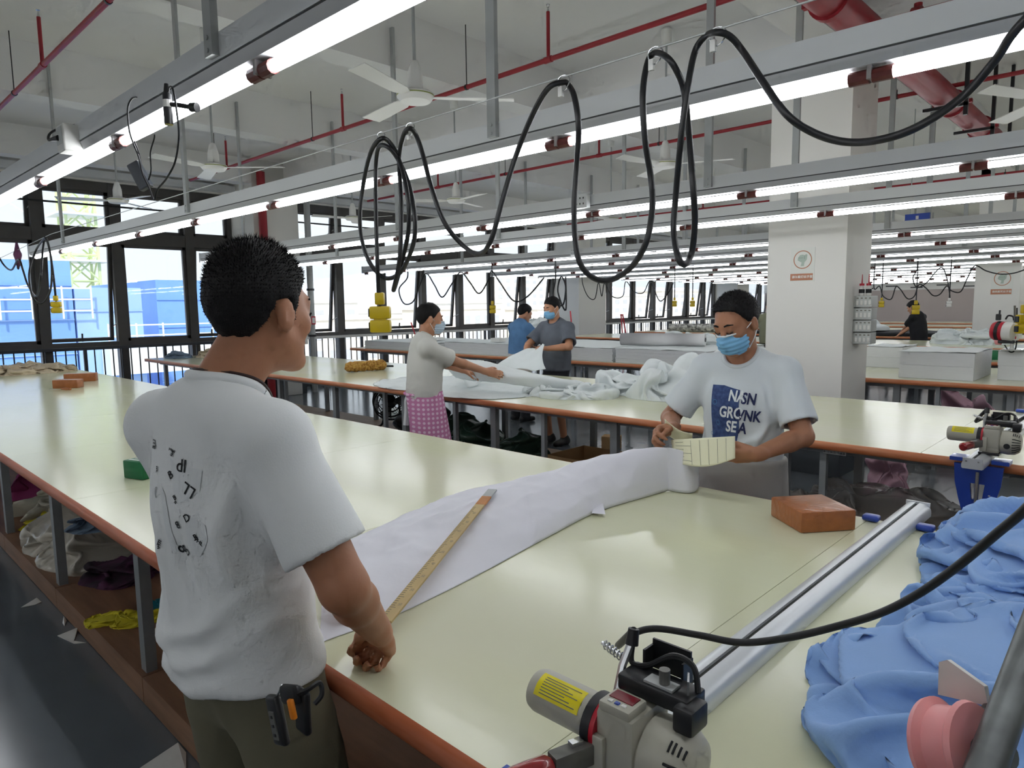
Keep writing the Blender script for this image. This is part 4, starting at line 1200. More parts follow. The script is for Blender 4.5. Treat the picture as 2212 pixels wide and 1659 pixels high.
M.update(
    paper=mat('paper_lavender', (230, 230, 239), 0.55, var=0.03, vscale=3, bump=0.25, bscale=9, detail=4),
    blue_cloth=mat('cloth_sky_blue', (140, 178, 232), 0.85, var=0.06, vscale=4, bump=0.08, bscale=200, sheen=0.15),
    white_cloth=mat('cloth_white', (226, 232, 232), 0.85, var=0.03, vscale=5, bump=0.05, bscale=150),
    grey_stack=mat('cloth_stack_white', (226, 228, 230), 0.8, var=0.05, vscale=60, stretch=(0.2, 0.2, 6)),
    alu=mat('aluminium_rail', (214, 218, 222), 0.3, metal=0.35, var=0.04, vscale=3),
    beige=mat('machine_beige', (182, 180, 166), 0.42, var=0.05, vscale=8),
    machine_grey=mat('machine_grey', (110, 110, 106), 0.4, metal=0.3),
    grip=mat('grip_red', (150, 32, 36), 0.25, coat=0.5),
    ringred=mat('ring_red', (190, 30, 50), 0.35),
    labely=mat('label_yellow', (232, 216, 10), 0.4),
    screen=mat('screen_maroon', (122, 28, 40), 0.2),
    bluep=mat('clamp_blue', (36, 70, 168), 0.35, coat=0.3),
    brick=mat('weight_brown', (172, 104, 56), 0.35, var=0.18, vscale=20, bump=0.3, bscale=50, coat=0.15),
    green=mat('box_green', (18, 110, 66), 0.4),
    ruler=mat('ruler_wood', (196, 170, 116), 0.5, var=0.12, vscale=12),
    orange=mat('tape_orange', (200, 130, 60), 0.5, var=0.2, vscale=20),
    pinkp=mat('tape_pink', (240, 160, 160), 0.4, sss=0.1),
    greybar=mat('bar_worn_grey', (120, 124, 124), 0.4, metal=0.5, var=0.4, vscale=18),
    cardb=mat('cardboard', (186, 152, 108), 0.8, var=0.1, vscale=4),
    bag_green=mat('bag_dark_green', (58, 84, 72), 0.3, var=0.1, vscale=5, bump=0.3, bscale=15),
    bag_black=mat('bag_black', (36, 38, 40), 0.4, bump=0.3, bscale=15),
    bag_pink=mat('bag_pink', (206, 164, 182), 0.5),
    plastic=mat('plastic_film', (196, 192, 188), 0.22, alpha=0.5, bump=0.3, bscale=12),
    plasticw=mat('plastic_bag_beige', (200, 194, 180), 0.25, var=0.1, vscale=6, bump=0.35, bscale=18),
    c_yellow=mat('cloth_yellow', (214, 200, 48), 0.85), c_teal=mat('cloth_teal', (34, 126, 140), 0.85),
    c_cream=mat('cloth_cream', (216, 200, 172), 0.85, var=0.1, vscale=8), c_navy=mat('cloth_navy', (42, 66, 100), 0.85),
    c_plum=mat('cloth_plum', (44, 30, 42), 0.85, var=0.4, vscale=7, col2=(96, 50, 84)), c_steel=mat('cloth_steel_blue', (120, 140, 162), 0.85),
    c_stone=mat('cloth_stone', (190, 186, 168), 0.85, var=0.1, vscale=6), c_magenta=mat('cloth_magenta', (150, 60, 110), 0.85), c_black=mat('cloth_black', (34, 36, 40), 0.85),
    purple=mat('bin_purple', (120, 40, 84), 0.4), bluecr=mat('crate_blue', (30, 60, 130), 0.4),
    duster=mat('duster_brown', (150, 100, 40), 0.9, var=0.4, vscale=40, col2=(200, 160, 80)),
    brown=mat('poster_brown', (190, 132, 104), 0.7), posterw=mat('poster_white', (226, 228, 222), 0.6), glove=mat('glove_print', (176, 192, 180), 0.7), glove2=mat('glove_print_dark', (140, 156, 146), 0.7),
    sheet=mat('form_paper', (240, 238, 206), 0.7), ink=mat('form_ink', (120, 120, 110), 0.8),
    panelg=mat('switch_panel', (168, 172, 168), 0.45), panelf=mat('switch_face', (196, 200, 198), 0.4),
)

# ------------------------------------------------------------------ on the main table
# crumpled white paper
nearp = [at(x, y, 'z', 0.883) for x, y in [(690, 1392), (712, 1380), (845, 1332), (960, 1278), (1050, 1232), (1180, 1162), (1290, 1106), (1400, 1072), (1480, 1050), (1508, 1046)]]
rid = [at(x, y, 'z', 0.88 + h_) for x, y, h_ in [(700, 1225, .02), (745, 1198, .03), (880, 1130, .05), (960, 1095, .06), (1040, 1066, .075), (1150, 1030, .11), (1240, 1003, .14), (1390, 969, .18), (1490, 985, .15), (1511, 1030, .02)]]
NS = 12
A_ = spline(nearp, NS); B_ = spline(rid, NS)
def paper_pt(i, v):
    a, b = A_[i], B_[i]
    d = Vector((b.x - a.x, b.y - a.y, 0)); hz = b.z - 0.883
    if v <= 0.62:
        t_ = v / 0.62
        z = 0.883 + hz * (math.sin(t_ * PI / 2) ** (0.8 if hz > 0.1 else 1.1))
        q = a + d * (t_ ** 1.15)
    else:
        t_ = (v - 0.62) / 0.38
        q = a + d * (1 + 0.45 * t_); z = 0.883 + hz * max(0.0, math.cos(t_ * PI / 2)) ** 0.9
    return (q.x, q.y, z)
nv = 70; L_ = len(A_)
V = np.array([paper_pt(i, j / (nv - 1)) for i in range(L_) for j in range(nv)])
# extra columns between stations
Vg = V.reshape(L_, nv, 3); Vg = np.stack([Vg[:-1], (Vg[:-1] + Vg[1:]) / 2], 1).reshape(-1, nv, 3); L2 = Vg.shape[0]
V = Vg.reshape(-1, 3)
wgt = np.clip((V[:, 2] - 0.883) / 0.04, 0, 1)
cr = ridge(V * [7, 3.5, 6] + 2, 2) * 0.55 + ridge(V * [16, 13, 9] + 5, 1) * 0.3
V[:, 2] += wgt * 0.014 * cr; V[:, 0] += wgt * 0.006 * fbm(V * 9 + 3, 2)
V[:, 2] = np.maximum(V[:, 2], 0.8825)
idx = np.arange(L2 * nv).reshape(L2, nv)
Q = np.stack([idx[:-1, :-1], idx[1:, :-1], idx[1:, 1:], idx[:-1, 1:]], -1).reshape(-1, 4)
pap = np_mesh('paper_sheet', V, Q, 'paper'); tag(pap, 'long crumpled white pattern paper folded over the main table under the ruler', 'paper')
so = pap.modifiers.new('thick', 'SOLIDIFY'); so.thickness = 0.0015
pbvh = BVHTree.FromPolygons([tuple(v) for v in V], [tuple(q) for q in Q])
# torn tongue of the paper
MB().grid(lambda u, v: tuple(at(1283 + 20 * u, 1088 + 22 * v, 'z', 0.905 - 0.012 * v) + Vector((0.02 * v * (u - .5), 0, 0))), 6, 6).build('torn_flap', 'paper', pap, smooth=True)
# ruler
ra_ = at(842, 1330, 'z', 0.915); rb_ = at(1064, 1058, 'z', 0.98)
rd = (rb_ - ra_); rl = rd.length; rq = rd.normalized()
rs = Vector((0, 0, 1)).cross(rq).normalized(); rup = rq.cross(rs)
Rm3 = Matrix((rq, rs, rup)).transposed()
ru = empty('ruler', ra_); ru.rotation_mode = 'QUATERNION'; ru.rotation_quaternion = Rm3.to_quaternion(); tag(ru, 'long wooden yardstick lying across the white paper', 'ruler')
MB().box((rl * 0.40, 0, 0), (rl * 0.86, 0.034, 0.006)).build('stick', 'ruler', ru)
MB().box((rl * 0.87, 0, 0.0), (rl * 0.09, 0.0345, 0.0065)).build('tape_wrap', 'orange', ru)
MB().box((rl * 0.957, 0, 0), (rl * 0.085, 0.034, 0.006)).build('metal_tip', 'galv', ru)
tk = MB()
for i in range(70):
    tk.box((-0.02 + i * rl * 0.0118, 0.011 - (0 if i % 5 else 0.003), 0.0032), (0.0012, 0.010 if i % 5 else 0.016, 0.0006))
o = tk.build('tick_marks', 'ink', ru); o['kind'] = 'stuff'
for i in range(9):
    Vt, Tt = text_mesh(str(i * 10 + 10), 0.014)
    o = MB().add([(v[0], v[1], 0) for v in Vt], Tt).build('numeral', 'ink', ru, loc=(0.05 + i * rl * 0.085, -0.006, 0.0034))

# rail with slot
def rail(y0, y1, label, x=-0.635, clamp=False):
    r = empty('cutter_rail', (x, y0, TZ + 0.001)); tag(r, label, 'rail')
    Ln = y1 - y0
    for sg in (-1, 1):
        prof = [(0.006, 0.0), (0.043, 0.0)] + [(0.014 + 0.030 * math.cos(a), 0.012 + 0.033 * math.sin(a)) for a in np.linspace(0.0, PI / 2, 9)] + [(0.006, 0.045)]
        MB().prism([(sg * u, v) for u, v in prof], lambda u, v: (u, 0, v), lambda u, v: (u, Ln, v)).build('side_profile', 'alu', r, smooth=True)
    MB().bx(-0.006, 0.006, 0, Ln, 0, 0.038).build('slot', 'black', r)
    for yy in (0.0, Ln):
        e_ = MB().box((0, yy, 0.023), (0.078, 0.006, 0.05)).build('end_plate', 'alu', r)
        for sg in (-1, 1):
            MB().cyl((sg * 0.024, yy - 0.005, 0.034), (sg * 0.024, yy + 0.005, 0.034), 0.004, n=8).build('screw', 'steel', e_)
    return r
rail(0.60, 2.79, 'long aluminium cutter rail across the main table')
rail(3.72, 5.95, 'aluminium cutter rail across the second table')
for (x, y, lb) in ((-0.735, 2.598, 'small blue rail clip beside the brown weight'), (-0.565, 2.60, 'small blue rail clip next to the blue fabric'), (-0.73, 5.80, 'small blue rail clip at the far edge of the second table')):
    c = MB().rbox((0, 0, 0.012), (0.055, 0.042, 0.022), 0.009, seg=3).build('rail_clip', 'bluep', None, smooth=True, loc=(x, y, TZ + 0.001)); tag(c, lb, 'clip', 'blue rail clips')

# end-cutting machine
def machine():
    r = empty('cutting_machine', (0, 0, 0))
    mc = MB().lathe([(0.026, -0.150), (0.033, -0.146), (0.036, -0.136), (0.036, -0.02), (0.036, -0.018)], (0, -0.03, 0.078), n=28, axis=(1, 0, 0)).build('motor_sleeve', 'beige', r, smooth=True)
    lb = MB().grid(lambda u, v: (-0.128 + 0.092 * u, -0.03 - 0.0365 * math.cos(0.35 + 1.15 * v), 0.078 + 0.0365 * math.sin(0.35 + 1.15 * v)), 2, 10).build('warning_label', 'labely', mc, smooth=True)
    for k in range(7):
        a = 0.5 + k * 0.13
        MB().grid(lambda u, v: (-0.118 + (0.074 - 0.012 * (k % 3)) * u, -0.03 - 0.0369 * math.cos(a + 0.04 * v), 0.078 + 0.0369 * math.sin(a + 0.04 * v)), 2, 2).build('label_line', 'ink', mc)
    MB().cyl((-0.022, -0.03, 0.074), (-0.006, -0.03, 0.074), 0.046, n=28).build('flange', 'black', r, smooth=True)
    MB().cyl((-0.006, -0.03, 0.074), (0.002, -0.03, 0.074), 0.045, n=28).build('red_ring', 'ringred', r, smooth=True)
    MB().rbox((0.034, -0.012, 0.062), (0.068, 0.105, 0.118), 0.008).build('gearbox', 'beige', r, smooth=True)
    MB().rbox((0.034, -0.04, 0.127), (0.056, 0.05, 0.016), 0.004).build('display_housing', 'beige', r, smooth=True)
    MB().box((0.034, -0.034, 0.1355), (0.042, 0.022, 0.002)).build('display', 'screen', r)
    for k in range(3):
        MB().rbox((0.022 + 0.012 * k, -0.054, 0.1355), (0.008, 0.007, 0.003), 0.001).build('button', 'bluep' if k == 1 else 'white', r)
    MB().rbox((0.006, -0.068, 0.045), (0.03, 0.012, 0.07), 0.003).build('side_cover', 'beige', r, smooth=True)
    mo = MB().lathe([(0.050, 0.066), (0.056, 0.072), (0.058, 0.10), (0.055, 0.125), (0.044, 0.142), (0.026, 0.148)], (0, -0.008, 0.055), n=32, axis=(1, 0, 0)).build('motor', 'beige', r, smooth=True)
    MB().cyl((0.098, -0.067, 0.045), (0.098, -0.05, 0.045), 0.013, n=18).build('brush_cap', 'black', mo)
    rad_ = lambda x: float(np.interp(x, [0.066, 0.072, 0.10, 0.125, 0.142, 0.148], [0.050, 0.056, 0.058, 0.055, 0.044, 0.026])) + 0.0004
    for k in range(6):
        th_ = -0.75 + 0.24 * k
        MB().tube([(x, -0.008 - rad_(x) * math.cos(th_), 0.055 + rad_(x) * math.sin(th_)) for x in (0.116, 0.125, 0.134, 0.142, 0.146)], 0.0022, n=6).build('vent_slot', 'black', mo)
    for k in range(4):
        x = 0.118 + 0.007 * k
        MB().tube([(x, -0.008 - rad_(x) * math.cos(th_), 0.055 + rad_(x) * math.sin(th_)) for th_ in (0.75, 0.9, 1.05)], 0.0018, n=6).build('vent_slot', 'black', mo)
    MB().rbox((0.062, 0.022, 0.138), (0.125, 0.055, 0.026), 0.004).build('control_box', 'blackm', r, smooth=True)
    MB().rbox((0.125, 0.002, 0.128), (0.034, 0.05, 0.04), 0.006).build('switch_block', 'blackm', r, smooth=True)
    kb = MB().cyl((0.075, 0.012, 0.151), (0.075, 0.012, 0.178), 0.0085, n=14).build('knob', 'machine_grey', r, smooth=True)
    MB().box((0.07, 0.012, 0.1535), (0.05, 0.024, 0.004)).build('knob_plate', 'galv', r)
    MB().box((0.112, 0.018, 0.166), (0.003, 0.028, 0.022), rot=0.5).build('thumb_lever', 'steel', r)
    gd = MB(); gd.box((0.05, 0.075, 0.16), (0.07, 0.004, 0.05)); gd.box((0.015, 0.062, 0.155), (0.004, 0.03, 0.04)); gd.box((0.085, 0.062, 0.155), (0.004, 0.03, 0.04))
    gd.build('blade_guard', 'blackm', r)
    MB().tube([(-0.004, 0.0, 0.115), (-0.008, 0.02, 0.15), (-0.004, 0.04, 0.185)], 0.007, n=8).build('cable_arm', 'steel', r, smooth=True)
    MB().cyl((-0.004, 0.04, 0.180), (-0.004, 0.046, 0.205), 0.011, 0.009, n=12).build('cable_gland', 'black', r, smooth=True)
    sp = [(-0.055 + 0.04 * t_ / 40, 0.035 + 0.007 * math.cos(t_ * 0.95), 0.165 - 0.012 * t_ / 40 + 0.007 * math.sin(t_ * 0.95)) for t_ in range(41)]
    MB().tube(sp, 0.0013, n=5).build('spring', 'steel', r)
    MB().cyl((-0.06, 0.035, 0.166), (-0.012, 0.035, 0.154), 0.0035, n=8).build('spring_pin', 'steel', r)
    MB().tube(spline([(-0.004, 0.042, 0.178), (0.0, 0.036, 0.152), (0.03, 0.036, 0.158), (0.07, 0.045, 0.185), (0.105, 0.045, 0.18), (0.122, 0.03, 0.15)], 8), 0.0048, n=8).build('lead', 'black', r, smooth=True)
    MB().rbox((-0.016, -0.10, 0.048), (0.026, 0.075, 0.034), 0.003, rot=-0.30).build('handle_bracket', 'machine_grey', r, smooth=True)
    MB().box((-0.016, -0.092, 0.068), (0.012, 0.02, 0.008), rot=-0.30).build('trigger', 'steel', r)
    hd = nrm([-0.30, -0.95, -0.02])
    MB().tube([np.array([-0.027, -0.137, 0.048]) + hd * t_ for t_ in (0, 0.008, 0.04, 0.075, 0.082)], [0.014, 0.019, 0.020, 0.0195, 0.012], n=14).build('grip', 'grip', r, smooth=True)
    MB().rbox((0.03, -0.01, 0.001), (0.085, 0.13, 0.012), 0.003).build('base_plate', 'blackm', r)
    return r
mc1 = machine(); mc1.location = (-0.603, 0.865, 0.925 + 0.001); tag(mc1, 'beige motorised end cutter with red grip on the near rail', 'machine', 'end cutters')
mc2 = copy_tree(mc1); mc2.location = (-0.632, 3.96, 0.926); mc2.rotation_euler = (0, 0, 0.0); tag(mc2, 'beige end cutter clamped on the second table with a blue bracket', 'machine', 'end cutters')
# blue clamps
def clamp(x, y, label):
    r = empty('rail_clamp', (x, y, 0)); tag(r, label, 'clamp')
    F = MB(); q = lambda u, v, d: (u, d, v)
    # bracket with a window: four bars
    F.prism([(-0.10, 0.87), (0.10, 0.87), (0.093, 0.78), (-0.093, 0.78)], lambda u, v: (u, -0.02, v), lambda u, v: (u, 0.0, v))
    F.prism([(-0.093, 0.78), (-0.03, 0.78), (-0.022, 0.70), (-0.075, 0.70)], lambda u, v: (u, -0.02, v), lambda u, v: (u, 0.0, v))
    F.prism([(0.093, 0.78), (0.03, 0.78), (0.022, 0.70), (0.075, 0.70)], lambda u, v: (u, -0.02, v), lambda u, v: (u, 0.0, v))
    F.prism([(-0.075, 0.70), (0.075, 0.70), (0.055, 0.63), (0.03, 0.605), (-0.03, 0.605), (-0.055, 0.63)], lambda u, v: (u, -0.02, v), lambda u, v: (u, 0.0, v))
    F.build('bracket', 'bluep', r)
    MB().bx(-0.12, -0.05, -0.02, 0.07, 0.882, 0.90).build('jaw', 'bluep', r)
    MB().bx(0.05, 0.12, -0.02, 0.07, 0.882, 0.90).build('jaw', 'bluep', r)
    MB().cyl((0, -0.03, 0.36), (0, -0.03, 0.84), 0.009, n=10).build('screw_rod', 'steel', r, smooth=True)
    MB().cyl((0, -0.03, 0.62), (0, -0.03, 0.65), 0.02, n=14).build('collar', 'bluep', r, smooth=True)
    MB().rbox((0, -0.03, 0.555), (0.075, 0.02, 0.028), 0.009, seg=3).build('wing_knob', 'bluep', r, smooth=True)
    MB().box((0.05, -0.0215, 0.73), (0.008, 0.002, 0.005)).build('sticker', 'white', r)
    return r
clamp(-0.635, 3.885, 'blue cast clamp hanging from the edge of the second table')
clamp(-0.635, 0.69, 'blue cast clamp under the near rail at the table edge')

# power cable of the near machine
cp = [(-0.607, 0.911, 1.128), at(1335, 1395, 'y', 0.98), at(1370, 1368, 'y', 1.0), at(1420, 1358, 'y', 1.02), at(1510, 1372, 'y', 1.05), at(1600, 1388, 'y', 1.07), at(1700, 1378, 'y', 1.1), at(1800, 1355, 'y', 1.12), at(1900, 1325, 'y', 1.12), at(1985, 1282, 'y', 1.12), at(2070, 1222, 'y', 1.1), at(2150, 1155, 'y', 1.08), at(2230, 1085, 'y', 1.05), at(2330, 960, 'y', 1.0), (0.12, 1.2, 1.75), (0.2, 1.5, 2.15), (0.22, 1.65, 2.33)]
tag(MB().tube(spline(cp, 8), 0.0062, n=10).build('power_cable', 'black', None, smooth=True), 'black power cable rising from the near end cutter past the blue fabric', 'cable')
cp = [(-0.636, 4.006, 1.128), at(2108, 910, 'y', 4.05), at(2130, 902, 'y', 4.1), at(2165, 908, 'y', 4.15), at(2190, 911, 'y', 4.2), at(2212, 902, 'y', 4.25), at(2260, 870, 'y', 4.3), (-0.2, 4.25, 1.7), (-0.1, 4.12, 2.3)]
tag(MB().tube(spline(cp, 8), 0.008, n=8).build('power_cable', 'black', None, smooth=True), 'thin black cable curving up from the end cutter on the second table', 'cable')

# weights and boxes on the tables
def block(p, d, rz, m, label, cat, name='cloth_weight', r=0.006):
    o = MB().rbox((0, 0, d[2] / 2), d, r, seg=2).build(name, m, None, smooth=True, loc=(p[0], p[1], TZ + 0.0005)); o.rotation_euler = (0, 0, rz)
    return tag(o, label, cat)
block((-0.884, 2.44), (0.20, 0.205, 0.072), 0.9, 'brick', 'brown taped cloth weight beside the rail on the main table', 'weight')
block((-8.82, 2.20), (0.31, 0.12, 0.09), 1.08, 'brick', 'brown taped weight near the window end, the farther of two', 'weight')
block((-8.18, 1.92), (0.25, 0.12, 0.085), 0.8, 'brick', 'brown taped weight near the window end, with a knife in front', 'weight')
g1 = block((-3.47, 1.09), (0.13, 0.11, 0.085), 0.35, 'green', 'green printed carton on the main table behind the near man', 'box', 'green_box')
for i in range(3):
    MB().box((0, -0.03 + 0.03 * i, 0.0852), (0.1, 0.012, 0.001)).build('print_line', 'white', g1)
block((-9.9, 4.55), (0.16, 0.12, 0.07), 0.3, 'green', 'small green carton on the second table beside the near man head', 'box', 'green_box')
kn = empty('hand_knife', (-7.92, 1.80, TZ)); tag(kn, 'small knife with wooden handle before a brown weight', 'knife'); kn.rotation_euler = (0, 0, 0.5)
MB().tube([(0, 0, .018), (0.05, 0, .02), (0.11, 0, .018)], [0.010, 0.014, 0.011], n=8).build('handle', 'brick', kn, smooth=True)
MB().box((-0.075, 0, 0.012), (0.15, 0.022, 0.004)).build('blade', 'steel', kn)
# cloth heaps at the far left end
drape_obj('cloth_heap', 'c_cream', 'cream cloth heap at the window end of the main table', 'cloth', [(-10.95, 1.62), (-10.5, 1.55), (-10.35, 2.1), (-10.45, 2.55), (-10.9, 2.6), (-11.15, 2.1)], TZ, 0.16, n=60, grow=0.5, iters=110, seed=1.0)
drape_obj('cloth_heap', 'c_navy', 'navy blue cloth heap at the window end of the main table', 'cloth', [(-11.55, 1.0), (-11.1, 0.95), (-11.0, 1.5), (-11.2, 1.95), (-11.55, 1.9)], TZ, 0.2, n=56, grow=0.5, iters=110, seed=2.0)
# the sky blue fabric
bp = [(-0.10, 3.02), (-0.36, 2.86), (-0.50, 2.66), (-0.52, 2.45), (-0.50, 2.25), (-0.455, 2.1), (-0.48, 1.95), (-0.425, 1.82), (-0.47, 1.73), (-0.48, 1.6), (-0.51, 1.46), (-0.455, 1.27), (-0.42, 1.2), (-0.33, 1.13), (-0.12, 1.05), (0.3, 1.1), (0.62, 1.4), (0.65, 2.1), (0.5, 2.7), (0.2, 3.02)]
drape_obj('fabric_pile', 'blue_cloth', 'big heap of sky blue fabric at the right end of the main table', 'fabric', bp, TZ, 0.22, n=140, grow=0.42, iters=150, ctr=(0.05, 1.95), seed=2.0, gravity=0.0003, bend=0.4, mound=0.4, lump=0.6)

# tape holder close to the camera, at the right edge
th = empty('tape_holder', (0.02, 0.80, TZ)); tag(th, 'worn grey bar carrying a pink tape roll, at the bottom right corner', 'tape holder')
b0 = at(2108, 1720, 'y', 0.78); b1 = at(2235, 1370, 'y', 0.98)
dirb = (b0 - b1).normalized(); foot = b0 + dirb * ((b0.z - TZ - 0.0) / -dirb.z) if dirb.z < 0 else b0
off = Vector((0.02, 0.80, TZ))
MB().cyl(foot - off, b1 + (b1 - b0) * 0.4 - off, 0.018, n=16).build('bar', 'greybar', th, smooth=True)
rc = at(2062, 1612, 'y', 0.86) - off
rx = Vector((0.9, -0.25, 0.35)).normalized()
MB().lathe([(0.030, -0.024), (0.048, -0.024), (0.050, -0.018), (0.042, -0.012), (0.042, 0.012), (0.050, 0.018), (0.048, 0.024), (0.030, 0.024)], rc, n=36, axis=rx).build('pink_roll', 'pinkp', th, smooth=True)
MB().cyl(rc - rx * 0.026, rc + rx * 0.06, 0.012, n=12).build('spindle', 'greybar', th, smooth=True)
p0 = at(2032, 1430, 'y', 0.92) - off; p1 = at(2030, 1500, 'y', 0.92) - off; p2 = at(2138, 1525, 'y', 0.92) - off; p3 = at(2130, 1482, 'y', 0.92) - off; p4 = at(2050, 1425, 'y', 0.92) - off
F = MB(); pl = [p0, p1, p2, p3, p4]; n_ = Vector((-0.3, -0.9, 0.2)) * 0.004
F.add([p - n_ for p in pl] + [p + n_ for p in pl], [(0, 1, 2, 3, 4), (9, 8, 7, 6, 5)] + [(i, (i + 1) % 5, 5 + (i + 1) % 5, 5 + i) for i in range(5)])
F.build('plastic_flag', 'white', th)
MB().cyl(p2, rc, 0.006, n=8).build('flag_stem', 'greybar', th)

# sheet the masked man reads
def form_pt(u, v):
    # u along the width (his right hand to left hand), v down
    px = 1450 + (1588 - 1450) * u + 6 * v * (1 - u); py = 950 + (942 - 950) * u + (48 + 14 * math.sin(u * PI)) * v
    y = 2.545 - 0.03 * v - 0.05 * math.sin(u * PI)
    return at(px, py, 'y', y)
F = MB().grid(lambda u, v: tuple(form_pt(u, v)), 24, 14)
fo = F.build('form_sheet', 'sheet', None, smooth=True); tag(fo, 'cream printed form held in both hands by the masked man', 'paper')
so = fo.modifiers.new('thick', 'SOLIDIFY'); so.thickness = 0.0008
for k in range(5):
    u = 0.3 + 0.14 * k
    MB().tube([form_pt(u, 0.06 + 0.1 * j) + Vector((0, -0.0015, 0)) for j in range(10)], 0.0006, n=4).build('ruled_line', 'ink', fo)
for k in range(6):
    v = 0.12 + 0.14 * k
    MB().tube([form_pt(0.06 + 0.06 * j, v) + Vector((0, -0.0015, 0)) for j in range(3 + 2 * (k % 2))], 0.0008, n=4).build('print_line', 'ink', fo)
F = MB().grid(lambda u, v: tuple(at(1436 + 60 * u, 905 + 30 * u + 30 * v * (1 - .3 * u) + 8 * math.sin(u * 3), 'y', 2.56 + 0.05 * v)), 14, 8)
f2 = F.build('form_sheet', 'sheet', None, smooth=True); tag(f2, 'curled upper page of the form in the masked man right hand', 'paper')
so = f2.modifiers.new('thick', 'SOLIDIFY'); so.thickness = 0.0008
# ------------------------------------------------------------------ prints on the shirts
rect = lambda w_, h_: (np.array([[-w_ / 2, -h_ / 2, 0], [w_ / 2, -h_ / 2, 0], [w_ / 2, h_ / 2, 0], [-w_ / 2, h_ / 2, 0]]), [(0, 1, 2), (0, 2, 3)])
V2, T2 = refine(np.array([[-0.085, -0.14, 0], [0.022, -0.15, 0], [0.05, -0.06, 0], [0.07, 0.11, 0], [0.0, 0.135, 0], [-0.06, 0.14, 0], [-0.072, 0.03, 0]]), [(0, 1, 2), (0, 2, 6), (2, 3, 6), (3, 4, 6), (4, 5, 6)], 0.012)
decal(man2, 'printed_panel', 'print_navy', V2, T2, 1568, 900, 0.05, off=0.002)
for txt, px, py, m_, sz in (('NA', 1591, 857, 'print_white', 0.056), ('SN', 1617, 863, 'print_ink', 0.056), ('GRO', 1578, 892, 'print_white', 0.056), ('WNK', 1611, 899, 'print_ink', 0.054), ('SE', 1579, 922, 'print_white', 0.056), ('A', 1603, 926, 'print_ink', 0.056)):
    Vt, Tt = text_mesh(txt, sz, bold=0.0016, shear=0.12); Vt, Tt = refine(Vt, Tt, 0.01)
    decal(man2, 'shirt_lettering', m_, Vt * [0.86, 1.2, 1], Tt, px, py, -0.10, off=0.0042)
for (px, py, r_) in ((1545, 868, 0.012), (1552, 912, 0.010), (1540, 935, 0.008)):
    a_ = np.linspace(0, 2 * PI, 17); Vc = np.concatenate([np.stack([np.cos(a_) * r_, np.sin(a_) * r_, 0 * a_], 1), np.stack([np.cos(a_) * r_ * .8, np.sin(a_) * r_ * .8, 0 * a_], 1)])
    Tc = [(i, i + 1, i + 18) for i in range(16)] + [(i, i + 18, i + 17) for i in range(16)]
    decal(man2, 'planet_print', M.setdefault('planet', mat('print_planet', (74, 130, 180), 0.85)), Vc, Tc, px, py, 0, off=0.0035)
M['patch'] = mat('print_patch', (228, 232, 234), 0.9)
for pg in ([(352, 985), (372, 1000), (450, 1010), (446, 1060), (410, 1085), (372, 1095), (362, 1050)], [(345, 1040), (362, 1060), (372, 1110), (380, 1205), (358, 1212), (348, 1120)], [(395, 1120), (415, 1112), (460, 1130), (468, 1160), (425, 1212), (392, 1205)]):
    cx_, cy_ = sum(p[0] for p in pg) / len(pg), sum(p[1] for p in pg) / len(pg)
    k_ = 1.12 / FPX
    Vp = np.array([[(x - cx_) * k_, -(y - cy_) * k_, 0] for x, y in pg] + [[0, 0, 0]]); n_ = len(pg)
    Vp, Tp = refine(Vp, [(i, (i + 1) % n_, n_) for i in range(n_)], 0.012)
    decal(man1, 'printed_patch', 'patch', Vp, Tp, cx_, cy_, 0.0, off=0.0012)
for txt, px, py, rot, sz in (('EB', 335, 958, 0.0, 0.020), ('pricecum', 334, 967, PI, 0.009), ('E', 373, 980, 2.4, 0.012), ('priced', 373, 972, -0.35, 0.007), ('dl', 393, 1007, -0.1, 0.034), ('B', 341, 1013, 0.1, 0.014), ('B', 370, 1026, 0.6, 0.022),
                             ('LL', 409, 1058, 2.6, 0.030), ('(', 338, 1061, 0.0, 0.022), ('B', 379, 1075, 0.7, 0.013), ('=', 381, 1085, 0.8, 0.012), ('D', 405, 1119, 0.5, 0.020), ('8', 386, 1134, 0.5, 0.020),
                             ('B', 424, 1160, 0.5, 0.016), ('THL', 430, 1169, -0.6, 0.012), ('8', 397, 1184, -1.3, 0.034), ('D', 407, 1192, 0.6, 0.018), ('m', 345, 1170, 1.0, 0.016), ('3', 343, 1180, 0.0, 0.014)):
    Vt, Tt = text_mesh(txt, sz, bold=0.0003); decal(man1, 'back_print', 'print_black', Vt, Tt, px, py, rot, off=0.002)
# neck cord, belt and keys of the near man
rg_ = man1['ring']; rc_ = rg_.mean(0); cr_ = [tuple(rc_ + (q - rc_) * 0.985 + man1['nd'] * 0.013) for q in rg_]; cr_.append(cr_[0])
MB().tube(cr_, 0.0045, n=6, cap=False).build('neck_cord', 'cord', man1['body'], smooth=True)
def key_pt(px, py, y=0.47):
    p = at(px, py, 'y', y); return man1['loc3'](p)
ky = empty('key_bunch', at(615, 1490, 'y', 0.475)); tag(ky, 'bunch of car keys with an orange tag hanging from the near man belt', 'keys')
kl = lambda px, py, d=0.0: at(px, py, 'y', 0.475 + d) - ky.location
Fb = MB()
fc = kl(600, 1555)
xx = (kl(630, 1560) - fc).normalized(); zz = Vector((0, 0, 1)); zz = (zz - xx * zz.dot(xx)).normalized(); yy = zz.cross(xx)
KR = Matrix((xx, yy, zz)).transposed()
fob = MB().rbox((0, 0, 0), (0.038, 0.014, 0.078), 0.008, seg=3, rot=None).build('key_fob', 'blackm', ky, smooth=True, loc=fc); fob.rotation_mode = 'QUATERNION'; fob.rotation_quaternion = KR.to_quaternion()
MB().rbox((0.0, -0.0075, -0.006), (0.018, 0.003, 0.044), 0.0012).build('button_pad', 'machine_grey', fob)
